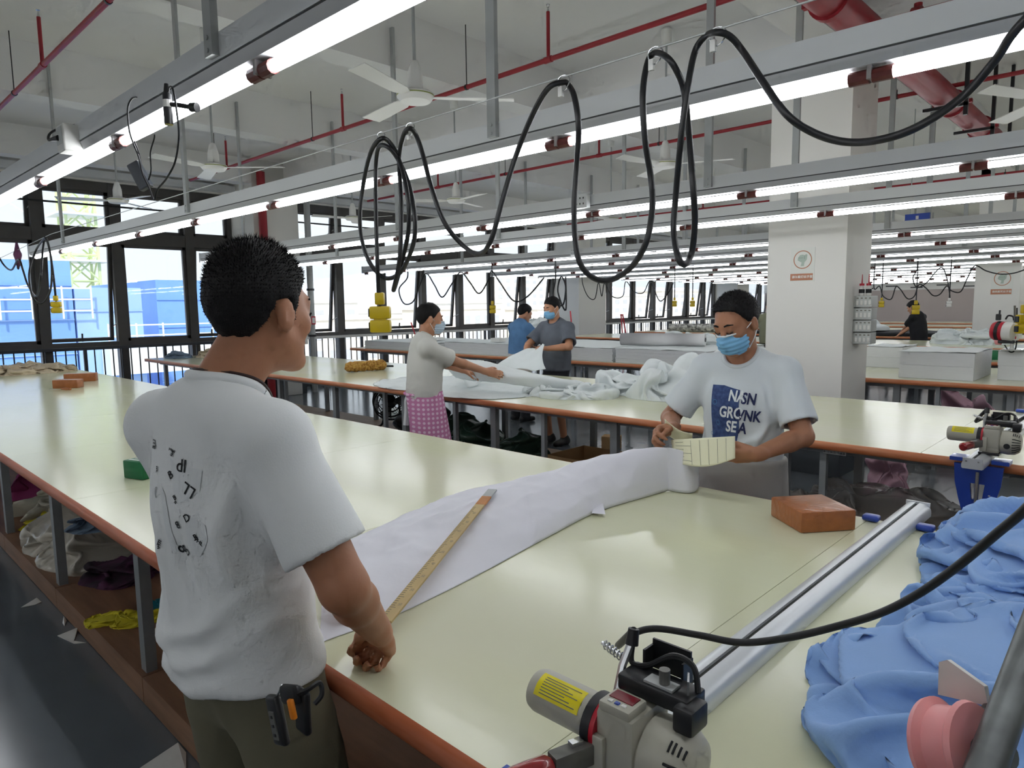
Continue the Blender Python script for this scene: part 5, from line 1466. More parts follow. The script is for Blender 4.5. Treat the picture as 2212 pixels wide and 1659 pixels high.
for k in range(3): MB().rbox((0, -0.0095, 0.008 - 0.014 * k), (0.007, 0.0015, 0.005), 0.0006).build('button', 'blackm', fob)
f2_ = MB().rbox((0, 0, 0), (0.034, 0.012, 0.07), 0.01, seg=3).build('key_fob', 'black', ky, smooth=True, loc=kl(655, 1535, 0.01)); f2_.rotation_mode = 'QUATERNION'; f2_.rotation_quaternion = (KR @ Matrix.Rotation(0.35, 3, 'Y')).to_quaternion()
o = MB().rbox((0, 0, 0), (0.013, 0.008, 0.03), 0.003).build('orange_tag', mat('tag_orange', (228, 130, 20), 0.4), ky, smooth=True, loc=kl(631, 1532, -0.01)); o.rotation_mode = 'QUATERNION'; o.rotation_quaternion = KR.to_quaternion()
o = MB().rbox((0, 0, 0), (0.05, 0.016, 0.03), 0.008).build('holder', 'black', ky, smooth=True, loc=kl(628, 1500)); o.rotation_mode = 'QUATERNION'; o.rotation_quaternion = KR.to_quaternion()
MB().tube(spline([kl(575, 1512), kl(590, 1516), kl(600, 1500), kl(610, 1480)], 6), 0.0018, n=6).build('key_ring', 'steel', ky, smooth=True)
MB().tube(spline([kl(640, 1500), kl(665, 1490, .01), kl(690, 1475, .03), kl(695, 1500, .03), kl(680, 1520, .02)], 6), 0.004, n=6).build('strap', 'black', ky, smooth=True)
# apron bow of the man in pink
MB().tube(spline([(-0.16, -0.09, 0.96), (-0.17, -0.12, 0.90), (-0.18, -0.12, 0.80), (-0.175, -0.13, 0.68)], 6), [0.012 + 0.0008 * i for i in range(19)], n=6).build('apron_string', 'white_cloth', man3['body'], smooth=True)
MB().tube(spline([(-0.17, -0.05, 0.97), (-0.10, -0.13, 0.965), (0.02, -0.15, 0.965), (0.14, -0.1, 0.965)], 6), 0.012, n=6).build('apron_knot', 'pink', man3['body'], smooth=True)

# ------------------------------------------------------------------ cloth on the second table
def sheet_obj(name, m, fn, nu, nv, label, cat, amp=0.006, fs=9, group=None, th=0.0025, parent=None):
    V = np.array([fn(i / (nu - 1), j / (nv - 1)) for i in range(nu) for j in range(nv)], float)
    V[:, 2] += amp * (np.abs(vnoise(V * fs + 3)) * 2 - 0.4) + amp * 0.5 * fbm(V * fs * 2 + 9, 2)
    idx = np.arange(nu * nv).reshape(nu, nv); Q = np.stack([idx[:-1, :-1], idx[1:, :-1], idx[1:, 1:], idx[:-1, 1:]], -1).reshape(-1, 4)
    o = np_mesh(name, V, Q, m, parent); s_ = o.modifiers.new('thick', 'SOLIDIFY'); s_.thickness = th
    if label: tag(o, label, cat, group)
    return o
T2Z = TZ + 0.002
drape_obj('cloth_spread', 'white_cloth', 'flat white cloth spread on the second table in front of the apron man', 'cloth',
    [(-5.92, 4.12), (-5.0, 4.02), (-4.1, 4.0), (-3.95, 4.3), (-4.3, 5.0), (-4.8, 5.5), (-5.6, 5.2), (-6.1, 4.6)], TZ, 0.02, n=70, grow=0.08, iters=60, seed=1.0, lump=0.9)
drape_obj('cloth_pile', 'white_cloth', 'twisted white cloth lying flat on the second table', 'cloth',
    [(-4.15, 4.45), (-3.9, 4.35), (-3.5, 4.42), (-3.3, 4.62), (-3.4, 4.85), (-3.9, 4.92), (-4.25, 4.75)], TZ, 0.10, n=64, grow=0.35, iters=120, seed=4.0, gravity=0.0003, mound=0.5, bend=0.4)
drape_obj('cloth_pile', 'white_cloth', 'large bundled pile of white cloth behind the masked man', 'cloth',
    [(-3.75, 5.0), (-3.35, 4.85), (-2.9, 4.75), (-2.5, 4.85), (-2.35, 5.15), (-2.5, 5.5), (-3.0, 5.6), (-3.6, 5.55), (-3.85, 5.3)], TZ, 0.26, n=84, grow=0.36, iters=130, seed=6.0, gravity=0.0002, mound=0.6, lump=0.8, bend=0.45)
# cloth lifted between the two men
gA = at(1052, 800, 'y', 4.10); gB = at(1178, 775, 'y', 5.55)
def lift(u, v):
    # u: from apron man's hands to the pile, v: across
    top = [at(985, 775, 'y', 4.35), at(1060, 785, 'y', 4.30), at(1150, 803, 'y', 4.45), at(1230, 822, 'y', 4.7), at(1290, 835, 'y', 4.95)]
    bot = [at(985, 815, 'y', 4.25), at(1070, 826, 'y', 4.18), at(1140, 838, 'y', 4.35), at(1220, 842, 'y', 4.65), at(1285, 845, 'y', 4.9)]
    k = u * 4; i = min(int(k), 3); f_ = k - i
    a = top[i].lerp(top[i + 1], f_); b = bot[i].lerp(bot[i + 1], f_)
    q = a.lerp(b, v); q.y -= 0.12 * math.sin(v * PI) * (1 - 0.3 * u); q.z += 0.03 * math.sin(v * PI) + 0.01 * math.sin(u * 9 + v * 4)
    return tuple(q)
sheet_obj('lifted_cloth', 'white_cloth', lift, 50, 24, 'white cloth pulled up in the hands of the apron man', 'cloth', amp=0.004)
def lift2(u, v):
    tl, tr = at(1128, 758, 'y', 5.75), at(1176, 742, 'y', 5.75)
    bl, br = at(1062, 800, 'y', 5.45), at(1180, 800, 'y', 5.5)
    a = tl.lerp(tr, u); b = bl.lerp(br, u); q = a.lerp(b, v)
    q.y += 0.10 * math.sin(u * PI) - 0.05 * math.sin(v * 3); q.z += 0.012 * math.sin(u * 11 + v * 3)
    return tuple(q)
sheet_obj('lifted_cloth', 'white_cloth', lift2, 24, 24, 'white cloth held up by the man in slate grey', 'cloth', amp=0.004)
def lift3(u, v):
    a = at(990, 800, 'y', 4.5).lerp(at(1010, 838, 'y', 4.28), v); b = at(1075, 812, 'y', 4.75).lerp(at(1035, 828, 'y', 4.6), v)
    q = a.lerp(b, u); q.z = max(q.z, 0.89); q.y += 0.05 * math.sin(u * 4); return tuple(q)
sheet_obj('cloth_flap', 'white_cloth', lift3, 16, 16, 'standing flap of white cloth below the lifted cloth', 'cloth', amp=0.003)
# duster
du = empty('duster', (-7.17, 4.86, TZ)); tag(du, 'fluffy brown duster brush with black handle on the second table', 'brush'); du.rotation_euler = (0, 0, 1.33)
F_ = Field((-0.3, -0.12, 0), (0.3, 0.12, 0.16), 0.012); F_.cone((-0.2, 0, 0.06), (0.2, 0, 0.065), 0.055, 0.055, 0.02)
v_, q_ = F_.nets(); n_ = vnormals(v_, q_); v_ = v_ + n_ * (0.022 * ridge(v_ * 38, 2) * 0.6)[:, None]; v_[:, 2] = np.maximum(v_[:, 2], 0.002)
np_mesh('bristles', v_, q_, 'duster', du)
MB().cyl((0.2, 0, 0.05), (0.36, 0, 0.04), 0.012, n=8).build('handle', 'black', du, smooth=True)
# clothes at the window end of the second table
for i, (x, y, m_, lb) in enumerate(((-11.75, 4.35, 'c_steel', 'grey blue garment at the window end of the second table'), (-11.5, 4.75, 'c_cream', 'cream garment at the window end of the second table'), (-11.2, 5.15, 'c_plum', 'plum garment at the window end of the second table'))):
    drape_obj('garment', m_, lb, 'garment', [(x + 0.27 * math.cos(a), y + 0.2 * math.sin(a)) for a in np.linspace(0, 2 * PI, 10)[:-1]], TZ, 0.16, n=44, grow=0.5, iters=90, seed=i + 1.0, group='garments on the second table')

# ------------------------------------------------------------------ stacks on the third table
def stack(name, x0, x1, y0, y1, z0, z1, label, n=None, seed=0, group='stacked white fabric'):
    r = empty(name, ((x0 + x1) / 2, (y0 + y1) / 2, z0)); tag(r, label, 'fabric stack', group)
    n = n or max(4, int((z1 - z0) / 0.014)); g = random.Random(seed)
    hz = (z1 - z0) / n; lx, ly = (x1 - x0) / 2, (y1 - y0) / 2
    for i in range(n):
        a, b = g.uniform(-.006, .006), g.uniform(-.006, .006)
        MB().bx(-lx + a, lx + a, -ly + b, ly + b, i * hz + 0.0006, (i + 1) * hz - 0.0006).build('layer', 'grey_stack', r)
    V = []
    nu, nv_ = 26, 14
    def top(u, v):
        return (-lx - 0.008 + (2 * lx + 0.016) * u, -ly - 0.008 + (2 * ly + 0.016) * v, n * hz + 0.006 + 0.006 * math.sin(u * 13 + seed) * math.sin(v * 7))
    o = sheet_obj('top_sheet', 'white_cloth', top, nu, nv_, None, None, amp=0.006, fs=5, parent=r)
    return r
stack('fabric_stack', -11.25, -9.2, 7.62, 9.1, TZ + .001, 1.02, 'stack of white fabric at the window end of the third table', seed=1)
stack('fabric_stack', -8.9, -5.45, 7.62, 9.2, TZ + .001, 1.06, 'long stack of white fabric where the blue shirted man works', seed=2)
stack('fabric_stack', -5.38, -4.05, 7.60, 9.2, TZ + .001, 1.07, 'stack of white fabric in front of the pillar, right of the slate grey man', seed=3)
stack('fabric_stack', -4.0, -3.25, 7.58, 9.0, TZ + .001, 1.05, 'short stack of white fabric close to the pillar', seed=4)
stack('fabric_stack', -2.0, -1.36, 7.74, 8.6, TZ + .001, 1.145, 'tall block of cut white fabric beyond the pillar, the middle one', n=2, seed=5)
stack('fabric_stack', -1.22, -0.35, 8.05, 9.2, TZ + .001, 1.16, 'tall block of cut white fabric at the right edge of the picture', n=2, seed=6)
stack('fabric_stack', -2.62, -2.24, 8.78, 9.38, TZ + .001, 1.12, 'tall block of cut white fabric just touching the pillar', n=2, seed=7)
o = MB().rbox((0, 0, 0.02), (0.34, 0.2, 0.045), 0.004).build('paper_pack', 'white', None, loc=(-9.9, 8.25, 1.05)); tag(o, 'small white paper pack on the window end stack', 'pack')
o = MB().rbox((0, 0, 0.03), (0.36, 0.2, 0.06), 0.004).build('cloth_weight', 'brick', None, loc=(-8.05, 9.9 - 0.9, 1.075)); tag(o, 'brown weight on the white stack left of the blue shirted man', 'weight')
o = MB().rbox((0, 0, 0.03), (0.2, 0.15, 0.06), 0.004).build('paper_pack', 'white', None, loc=(-7.9, 7.9, 1.08)); tag(o, 'small white pack on the stack beside the blue shirted man', 'pack')
# black sheet
sheet_obj('dark_sheet', 'c_black', lambda u, v: (-9.3 + 6.6 * u, 10.35 + 1.5 * v, TZ + 0.012), 60, 16, 'long dark sheet laid over the table behind the white stacks', 'cloth', amp=0.01, fs=3, th=0.006)
sheet_obj('dark_sheet', 'c_black', lambda u, v: (-7.5 + 4.4 * u, 16.52 + 1.6 * v, TZ + 0.075), 40, 16, 'black sheet covering the table where the man in black works', 'cloth', amp=0.01, fs=3, th=0.07)
# rolls and bag
def roll(x, y, z, ln, r_, rz, m_, label, core=True):
    e_ = empty('fabric_roll', (x, y, z + r_)); e_.rotation_euler = (0, 0, rz); tag(e_, label, 'fabric roll')
    MB().lathe([(r_ * 0.35, -ln / 2 - 0.0), (r_, -ln / 2), (r_ * 1.03, -ln / 4), (r_, ln / 4), (r_, ln / 2), (r_ * 0.35, ln / 2)], (0, 0, 0), n=20, axis=(1, 0, 0)).build('wound_cloth', m_, e_, smooth=True)
    MB().cyl((-ln / 2 - 0.01, 0, 0), (ln / 2 + 0.01, 0, 0), r_ * 0.34, n=14).build('core', 'blackm', e_)
pat = mat('cloth_grey_patches', (222, 222, 222), 0.8, var=0.5, vscale=2.2, col2=(150, 150, 152), detail=0)
roll(-5.05, 8.22, 1.085, 1.15, 0.085, 0.32, pat, 'white roll with grey patches on the stack behind the slate grey man')
roll(-9.3, 16.9, TZ + 0.002, 1.5, 0.11, 0.35, mat('cloth_speckled', (206, 206, 200), 0.8, var=0.6, vscale=14, col2=(90, 88, 86)), 'speckled fabric roll on a far table near the windows')
drape_obj('folded_cloth', 'white_cloth', 'loose white cloth draped on the stack behind the slate grey man', 'cloth', [(-5.6, 8.72), (-5.0, 8.72), (-4.5, 8.8), (-4.4, 9.15), (-5.1, 9.18), (-5.65, 9.1)], 1.085, 0.16, n=56, grow=0.35, iters=90, seed=3.0)
drape_obj('cloth_bundle', 'white_cloth', 'white plastic wrapped bundle beside the blue shirted man', 'bundle', [(-7.75 + 0.32 * math.cos(a), 8.7 + 0.3 * math.sin(a)) for a in np.linspace(0, 2 * PI, 12)[:-1]], 1.08, 0.34, n=56, grow=0.22, iters=90, seed=5.0, mound=0.9, p=3.5)
drape_obj('cloth_pile', 'white_cloth', 'white cloth pile on the glossy table before the far pillar', 'cloth', [(-2.6 + 0.62 * math.cos(a), 14.35 + 0.5 * math.sin(a)) for a in np.linspace(0, 2 * PI, 12)[:-1]], TZ, 0.3, n=60, grow=0.5, iters=100, seed=7.0)
drape_obj('cloth_pile', 'white_cloth', 'white cloth pile left of the man in black', 'cloth', [(-5.6 + 0.9 * math.cos(a), 17.3 + 0.5 * math.sin(a)) for a in np.linspace(0, 2 * PI, 12)[:-1]], TZ + 0.1, 0.2, n=50, grow=0.4, iters=90, seed=8.0)
drape_obj('plastic_pile', 'plastic', 'clear plastic heap on a distant table by the far pillar', 'plastic', [(-3.4 + 0.8 * math.cos(a), 24.0 + 0.6 * math.sin(a)) for a in np.linspace(0, 2 * PI, 12)[:-1]], TZ, 0.55, n=44, grow=0.4, iters=80, seed=9.0)
block((-1.75, 10.75), (0.3, 0.2, 0.12), 0.1, 'green', 'green carton on the table between two white blocks', 'box', 'green_box')

# ------------------------------------------------------------------ under the tables
PZ = 0.121
def blob(cx, cy, rx, ry, rot=0, k=11):
    return [(cx + rx * math.cos(a) * math.cos(rot) - ry * math.sin(a) * math.sin(rot), cy + rx * math.cos(a) * math.sin(rot) + ry * math.sin(a) * math.cos(rot)) for a in np.linspace(0, 2 * PI, k)[:-1]]
def nearpoly(pts, z, dep, shrink=0.1):
    a = [at(x, y, 'z', z) for x, y in pts]
    b = [(p.x + (sum(q.x for q in a) / len(a) - p.x) * shrink - 0.12 * dep, p.y + dep) for p in a]
    return [(p.x, p.y) for p in a] + b[::-1]
for (pts, dep, h_, m_, lb, sd, gw, n_, mo_) in (
    ([(64, 1165), (85, 1207), (118, 1238), (160, 1246), (215, 1240)], 0.50, 0.34, 'plasticw', 'crinkled clear bag of beige cloth under the main table', 1, 0.22, 76, 0.8),
    ([(165, 1263), (200, 1271), (250, 1275), (300, 1262), (328, 1240)], 0.36, 0.17, 'c_plum', 'dark plum cloth heap under the main table beside a leg', 2, 0.5, 70, 0.5),
    ([(182, 1348), (192, 1361), (235, 1352), (262, 1360), (300, 1355)], 0.17, 0.055, 'c_yellow', 'yellow cloth scrap on the brown platform board', 3, 0.55, 60, 0.4),
    ([(285, 1333), (302, 1340), (326, 1330)], 0.20, 0.08, 'c_teal', 'teal cloth scrap behind the table leg on the platform', 4, 0.5, 44, 0.4),
    ([(330, 1386), (356, 1382), (388, 1368)], 0.24, 0.12, 'c_cream', 'cream cloth scrap on the platform beside the near man', 5, 0.45, 44, 0.5),
    ([(8, 1122), (40, 1129), (80, 1120), (112, 1106)], 0.5, 0.26, 'c_stone', 'stone coloured cloth pile under the far part of the main table', 6, 0.4, 60, 0.6),
    ([(36, 1146), (70, 1147), (106, 1130)], 0.14, 0.09, 'c_yellow', 'long yellow cloth strip beside the stone coloured pile', 7, 0.5, 44, 0.4),
    ([(20, 1085), (60, 1080), (100, 1072)], 0.4, 0.3, 'c_magenta', 'magenta cloth pile far under the main table', 8, 0.4, 44, 0.6)):
    drape_obj('cloth_scrap' if dep < 0.3 else 'cloth_heap', m_, lb, 'cloth', nearpoly(pts, PZ, dep), PZ, h_, n=n_, grow=gw, iters=100, seed=float(sd), gravity=0.0003, mound=mo_)
drape_obj('cloth_heap', 'c_steel', 'steel blue knitted cloth lying on the clear bag', 'cloth', nearpoly([(136, 1148), (172, 1156), (216, 1150)], 0.40, 0.4), 0.40, 0.16, n=60, grow=0.5, iters=100, seed=11.0)
# white paper scraps on the floor
for i, (pts, lb) in enumerate((([(45, 1312), (80, 1295), (90, 1300), (75, 1306)], 'small arrow shaped paper scrap on the floor, farthest of three'), ([(135, 1345), (138, 1335), (144, 1340), (139, 1352)], 'tiny white paper scrap on the floor by the platform'), ([(124, 1373), (168, 1360), (160, 1384), (185, 1388), (160, 1390)], 'curved white paper scrap on the floor, the largest'), ([(300, 1660), (385, 1610), (402, 1625), (402, 1668)], 'white card on the floor at the feet of the near man'))):
    q = [at(x, y, 'z', 0.004) for x, y in pts]
    n_ = len(q)
    F = MB().add([(p.x, p.y, 0.0015) for p in q] + [(p.x, p.y, 0.004 + (0.012 if j == 1 else 0)) for j, p in enumerate(q)], [tuple(range(n_)), tuple(range(2 * n_ - 1, n_ - 1, -1))] + [(j, (j + 1) % n_, n_ + (j + 1) % n_, n_ + j) for j in range(n_)])
    tag(F.build('paper_scrap', 'white'), lb, 'scrap', 'paper scraps on the floor')
# second table: bags, boxes, fan
PZ2 = 0.101
drape_obj('rubbish_bag', 'bag_green', 'dark green rubbish bag under the second table, the taller one', 'bag', blob(-5.45, 5.0, 0.44, 0.34), PZ2, 0.48, n=64, grow=0.25, iters=90, seed=1.0, mound=0.8)
drape_obj('rubbish_bag', 'bag_green', 'dark green rubbish bag under the second table, slumped toward the cardboard box', 'bag', blob(-4.56, 4.85, 0.40, 0.28), PZ2, 0.3, n=60, grow=0.3, iters=90, seed=2.0, mound=0.8)
drape_obj('rubbish_bag', 'bag_black', 'black bag behind the legs of the apron man', 'bag', blob(-6.4, 5.1, 0.44, 0.34), PZ2, 0.55, n=60, grow=0.25, iters=90, seed=3.0, mound=0.8)
def carton(x, y, z, d, rz, label, open_=True, m_='cardb'):
    r = empty('cardboard_box', (x, y, z)); r.rotation_euler = (0, 0, rz); tag(r, label, 'box')
    w_, l_, h_ = d; t_ = 0.006
    MB().bx(-w_ / 2, w_ / 2, -l_ / 2, l_ / 2, 0, t_).build('bottom', m_, r)
    MB().bx(-w_ / 2, -w_ / 2 + t_, -l_ / 2, l_ / 2, t_, h_).build('side', m_, r); MB().bx(w_ / 2 - t_, w_ / 2, -l_ / 2, l_ / 2, t_, h_).build('side', m_, r)
    MB().bx(-w_ / 2 + t_, w_ / 2 - t_, -l_ / 2, -l_ / 2 + t_, t_, h_).build('side', m_, r); MB().bx(-w_ / 2 + t_, w_ / 2 - t_, l_ / 2 - t_, l_ / 2, t_, h_).build('side', m_, r)
    if not open_: MB().bx(-w_ / 2, w_ / 2, -l_ / 2, l_ / 2, h_, h_ + t_).build('lid', m_, r)
    return r
carton(-3.62, 4.95, PZ2, (0.9, 0.55, 0.2), 0.0, 'open cardboard box under the second table')
carton(-4.62, 6.45, 0.001, (0.2, 0.16, 0.14), 0.4, 'small brown carton on the floor beside the slate grey man feet', False)
# floor fan
fn_ = empty('floor_fan', (-7.15, 5.2, PZ2)); fn_.rotation_euler = (0, 0, 0.9); tag(fn_, 'black floor fan tilted up under the second table', 'fan')
MB().tube(spline([(0.2, -0.2, 0.014), (0.2, 0.12, 0.014), (0.12, 0.2, 0.06), (0.1, 0.16, 0.3)], 6), 0.014, n=8).build('foot_bar', 'black', fn_, smooth=True)
MB().tube(spline([(-0.2, -0.2, 0.014), (-0.2, 0.12, 0.014), (-0.12, 0.2, 0.06), (-0.1, 0.16, 0.3)], 6), 0.014, n=8).build('foot_bar', 'black', fn_, smooth=True)
MB().cyl((-0.2, -0.2, 0.014), (0.2, -0.2, 0.014), 0.012, n=8).build('cross_foot', 'black', fn_)
axf = Vector((0, -0.85, 0.5)).normalized(); cf = Vector((0, 0.05, 0.33)); qf = axf.to_track_quat('Z', 'Y')
for rr_, dz in ((0.22, 0.0), (0.22, 0.1), (0.16, -0.03), (0.1, -0.04), (0.16, 0.13), (0.1, 0.14)):
    MB().tube([cf + qf @ Vector((rr_ * math.cos(a), rr_ * math.sin(a), dz)) for a in np.linspace(0, 2 * PI, 29)], 0.006 if rr_ < .2 else 0.01, n=6, cap=False).build('guard_ring', 'black', fn_, smooth=True)
for k in range(12):
    a = k * PI / 6
    MB().tube([cf + qf @ Vector((0.05 * math.cos(a), 0.05 * math.sin(a), -0.04)), cf + qf @ Vector((0.22 * math.cos(a), 0.22 * math.sin(a), 0.0)), cf + qf @ Vector((0.22 * math.cos(a), 0.22 * math.sin(a), 0.1)), cf + qf @ Vector((0.05 * math.cos(a), 0.05 * math.sin(a), 0.14))], 0.003, n=4).build('guard_wire', 'black', fn_)
for k in range(3):
    a = k * 2 * PI / 3
    MB().add([cf + qf @ Vector(p) for p in ((0.03 * math.cos(a), 0.03 * math.sin(a), 0.03), (0.19 * math.cos(a - .3), 0.19 * math.sin(a - .3), 0.02), (0.19 * math.cos(a + .5), 0.19 * math.sin(a + .5), 0.06), (0.04 * math.cos(a + 1), 0.04 * math.sin(a + 1), 0.05))], [(0, 1, 2, 3)]).build('blade', 'machine_grey', fn_)
MB().cyl(cf + axf * -0.02, cf + axf * 0.16, 0.06, n=16).build('motor', 'black', fn_, smooth=True)
drape_obj('rag_heap', 'white_cloth', 'white rags on the floor left of the floor fan', 'rags', blob(-8.45, 6.4, 0.45, 0.3), 0.001, 0.09, n=44, grow=0.6, iters=80, seed=4.0)
drape_obj('plastic_bag', 'plasticw', 'clear plastic bag of cloth behind the floor fan', 'bag', blob(-7.0, 5.62, 0.3, 0.2), PZ2, 0.3, n=44, grow=0.3, iters=80, seed=5.0, mound=0.8)
drape_obj('plastic_sheet', 'plastic', 'crumpled clear plastic sheet under the second table behind the brown weight', 'plastic', [(-1.95, 4.35), (-1.45, 4.25), (-1.0, 4.3), (-0.75, 4.5), (-0.8, 5.1), (-1.3, 5.3), (-1.8, 5.2), (-2.05, 4.8)], PZ2, 0.40, n=80, grow=0.3, iters=100, seed=6.0, mound=0.7)
drape_obj('cloth_sack', 'bag_pink', 'pale pink round sack on the floor beyond the second table', 'sack', blob(-1.71, 6.42, 0.19, 0.19), 0.001, 0.34, n=50, grow=0.1, iters=60, seed=7.0, mound=0.95, p=4.0)
drape_obj('cloth_heap', 'c_stone', 'stone coloured cloth heap under the table with tall white blocks', 'cloth', blob(-1.98, 8.55, 0.42, 0.26), 0.001, 0.16, n=50, grow=0.4, iters=80, seed=8.0)
drape_obj('cloth_heap', 'c_black', 'black cloth heap under the table with tall white blocks', 'cloth', blob(-2.1, 9.15, 0.4, 0.2), 0.001, 0.24, n=44, grow=0.4, iters=80, seed=9.0)
drape_obj('plastic_bag', 'plasticw', 'pale plastic bag under the table with tall white blocks', 'bag', blob(-1.15, 8.55, 0.28, 0.3), 0.001, 0.42, n=44, grow=0.3, iters=80, seed=10.0, mound=0.8)
drape_obj('cloth_sack', 'bag_pink', 'pink sack behind the pale bag under the far table', 'sack', blob(-1.7, 9.7, 0.5, 0.3), 0.001, 0.45, n=44, grow=0.15, iters=60, seed=11.0, mound=0.9, p=4.0)
o = MB().lathe([(0.16, 0.002), (0.19, 0.02), (0.21, 0.42), (0.22, 0.43), (0.19, 0.43), (0.17, 0.05)], (0, 0, 0), n=24).build('waste_bin', 'purple', None, smooth=True, loc=(-0.62, 8.5, 0)); tag(o, 'plum coloured bin under the table at the right edge', 'bin')
o = MB().rbox((0, 0, 0.14), (0.5, 0.36, 0.28), 0.02).build('storage_crate', 'bluecr', None, smooth=True, loc=(-2.85, 8.85, 0.001)); tag(o, 'blue crate on the floor behind the near pillar', 'crate')
jg = empty('water_jug', (-1.16, 8.05, 0.0)); tag(jg, 'clear water bottle with dark cap on the floor', 'bottle')
MB().lathe([(0.10, 0.002), (0.115, 0.02), (0.115, 0.17), (0.09, 0.21), (0.035, 0.235), (0.035, 0.25)], (0, 0, 0), n=18).build('bottle_body', 'plastic', jg, smooth=True)
MB().cyl((0, 0, 0.25), (0, 0, 0.28), 0.04, n=14).build('cap', 'black', jg)

stack('fabric_stack', -10.95, -10.25, 5.25, 5.72, TZ + .001, 1.04, 'small white stack on the second table beside the conduit', n=8, seed=9)
o = MB().add([(-4.62, 4.03, TZ + .002), (-4.5, 4.02, TZ + .002), (-4.4, 4.12, TZ + .012), (-4.52, 4.06, TZ + .004), (-4.62, 4.03, TZ + .004), (-4.5, 4.02, TZ + .004), (-4.4, 4.12, TZ + .014), (-4.52, 4.06, TZ + .006)], [(0, 1, 2, 3), (7, 6, 5, 4), (0, 1, 5, 4), (1, 2, 6, 5), (2, 3, 7, 6), (3, 0, 4, 7)]).build('paper_scrap', 'white'); tag(o, 'bent white scrap on the edge of the second table', 'scrap')
for (x0_, y0_, x1_, y1_, yy, lb) in ((888, 697, 899, 730, 8.6, 'thin red marking stick leaning on the window end stack'), (1232, 672, 1237, 706, 9.0, 'thin red marking stick behind the slate grey man')):
    a, b = at(x0_, y0_, 'y', yy), at(x1_, y1_, 'y', yy - 0.05); b.z = 1.045 if x0_ < 1000 else 1.085
    tag(MB().cyl(b, a, 0.012, n=8).build('marking_stick', 'ringred', None), lb, 'stick')
tr_ = empty('trestle', (-11.9, 17.4, 0)); tag(tr_, 'folded red trestle leaning by the white wall column', 'trestle')
for sg in (-1, 1): MB().cyl((0, sg * 0.16, 0), (-0.2, sg * 0.04, 1.35), 0.02, n=8).build('leg', 'ringred', tr_)
MB().cyl((-0.2, -0.06, 1.33), (-0.2, 0.06, 1.33), 0.02, n=8).build('hinge_bar', 'ringred', tr_)
# ------------------------------------------------------------------ pillar: notices and switch boxes
def notice(x, y, z, w_, h_, label):
    r = empty('notice', (x, y, z)); tag(r, label, 'notice', 'glove notices on the pillars')
    MB().box((0, -0.001, 0), (w_, 0.003, h_)).build('paper', 'posterw', r)
    a_ = np.linspace(0, 2 * PI, 41); R0 = w_ * 0.385; cz = h_ * 0.15
    F = MB(); F.add([(R0 * math.cos(t), -0.0035, cz + R0 * math.sin(t)) for t in a_] + [(R0 * 0.9 * math.cos(t), -0.0035, cz + R0 * 0.9 * math.sin(t)) for t in a_], [(i, i + 1, 42 + i, 41 + i) for i in range(40)]); F.build('ring', 'brown', r)
    # a generic grey-green work glove, fingers up to the right, thumb to the left
    s_ = R0 / 0.1
    gl_ = MB()
    hand = [(-0.02, -0.07), (0.015, -0.07), (0.02, -0.03), (0.045, 0.0), (0.05, 0.05), (0.035, 0.06), (0.02, 0.045), (0.0, 0.055), (-0.03, 0.05), (-0.05, 0.025), (-0.055, -0.005), (-0.03, -0.02), (-0.01, -0.03)]
    gl_.add([(u * s_, -0.0038, cz + v * s_) for u, v in hand] + [(0, -0.0038, cz)], [(i, (i + 1) % 13, 13) for i in range(13)]); gl_.build('glove_picture', 'glove', r)
    MB().box((-0.02 * s_, -0.0042, cz + 0.02 * s_), (0.05 * s_, 0.0006, 0.004)).build('glove_crease', 'glove2', r)
    MB().box((0.02 * s_, -0.0042, cz + 0.025 * s_), (0.004, 0.0006, 0.04 * s_)).build('glove_crease', 'glove2', r)
    MB().box((-w_ * 0.03, -0.003, -h_ * 0.36), (w_ * 0.94, 0.002, h_ * 0.2)).build('caption_bar', 'brown', r)
    Vt, Tt = text_mesh('请佩戴钢丝手套', w_ * 0.125, bold=0.0006)
    MB().add([(v[0], -0.0045, v[1]) for v in Vt], Tt).build('caption', 'posterw', r, loc=(0.0, 0, -h_ * 0.36))
    return r
c0 = at(1734, 572, 'y', 6.73)
notice(c0.x, 6.728, c0.z, 0.225, 0.32, 'glove safety notice with brown ring on the near pillar')
c0 = at(2165, 610, 'y', 16.4)
notice(c0.x, 16.398, c0.z, 0.36, 0.5, 'glove safety notice on the far pillar')
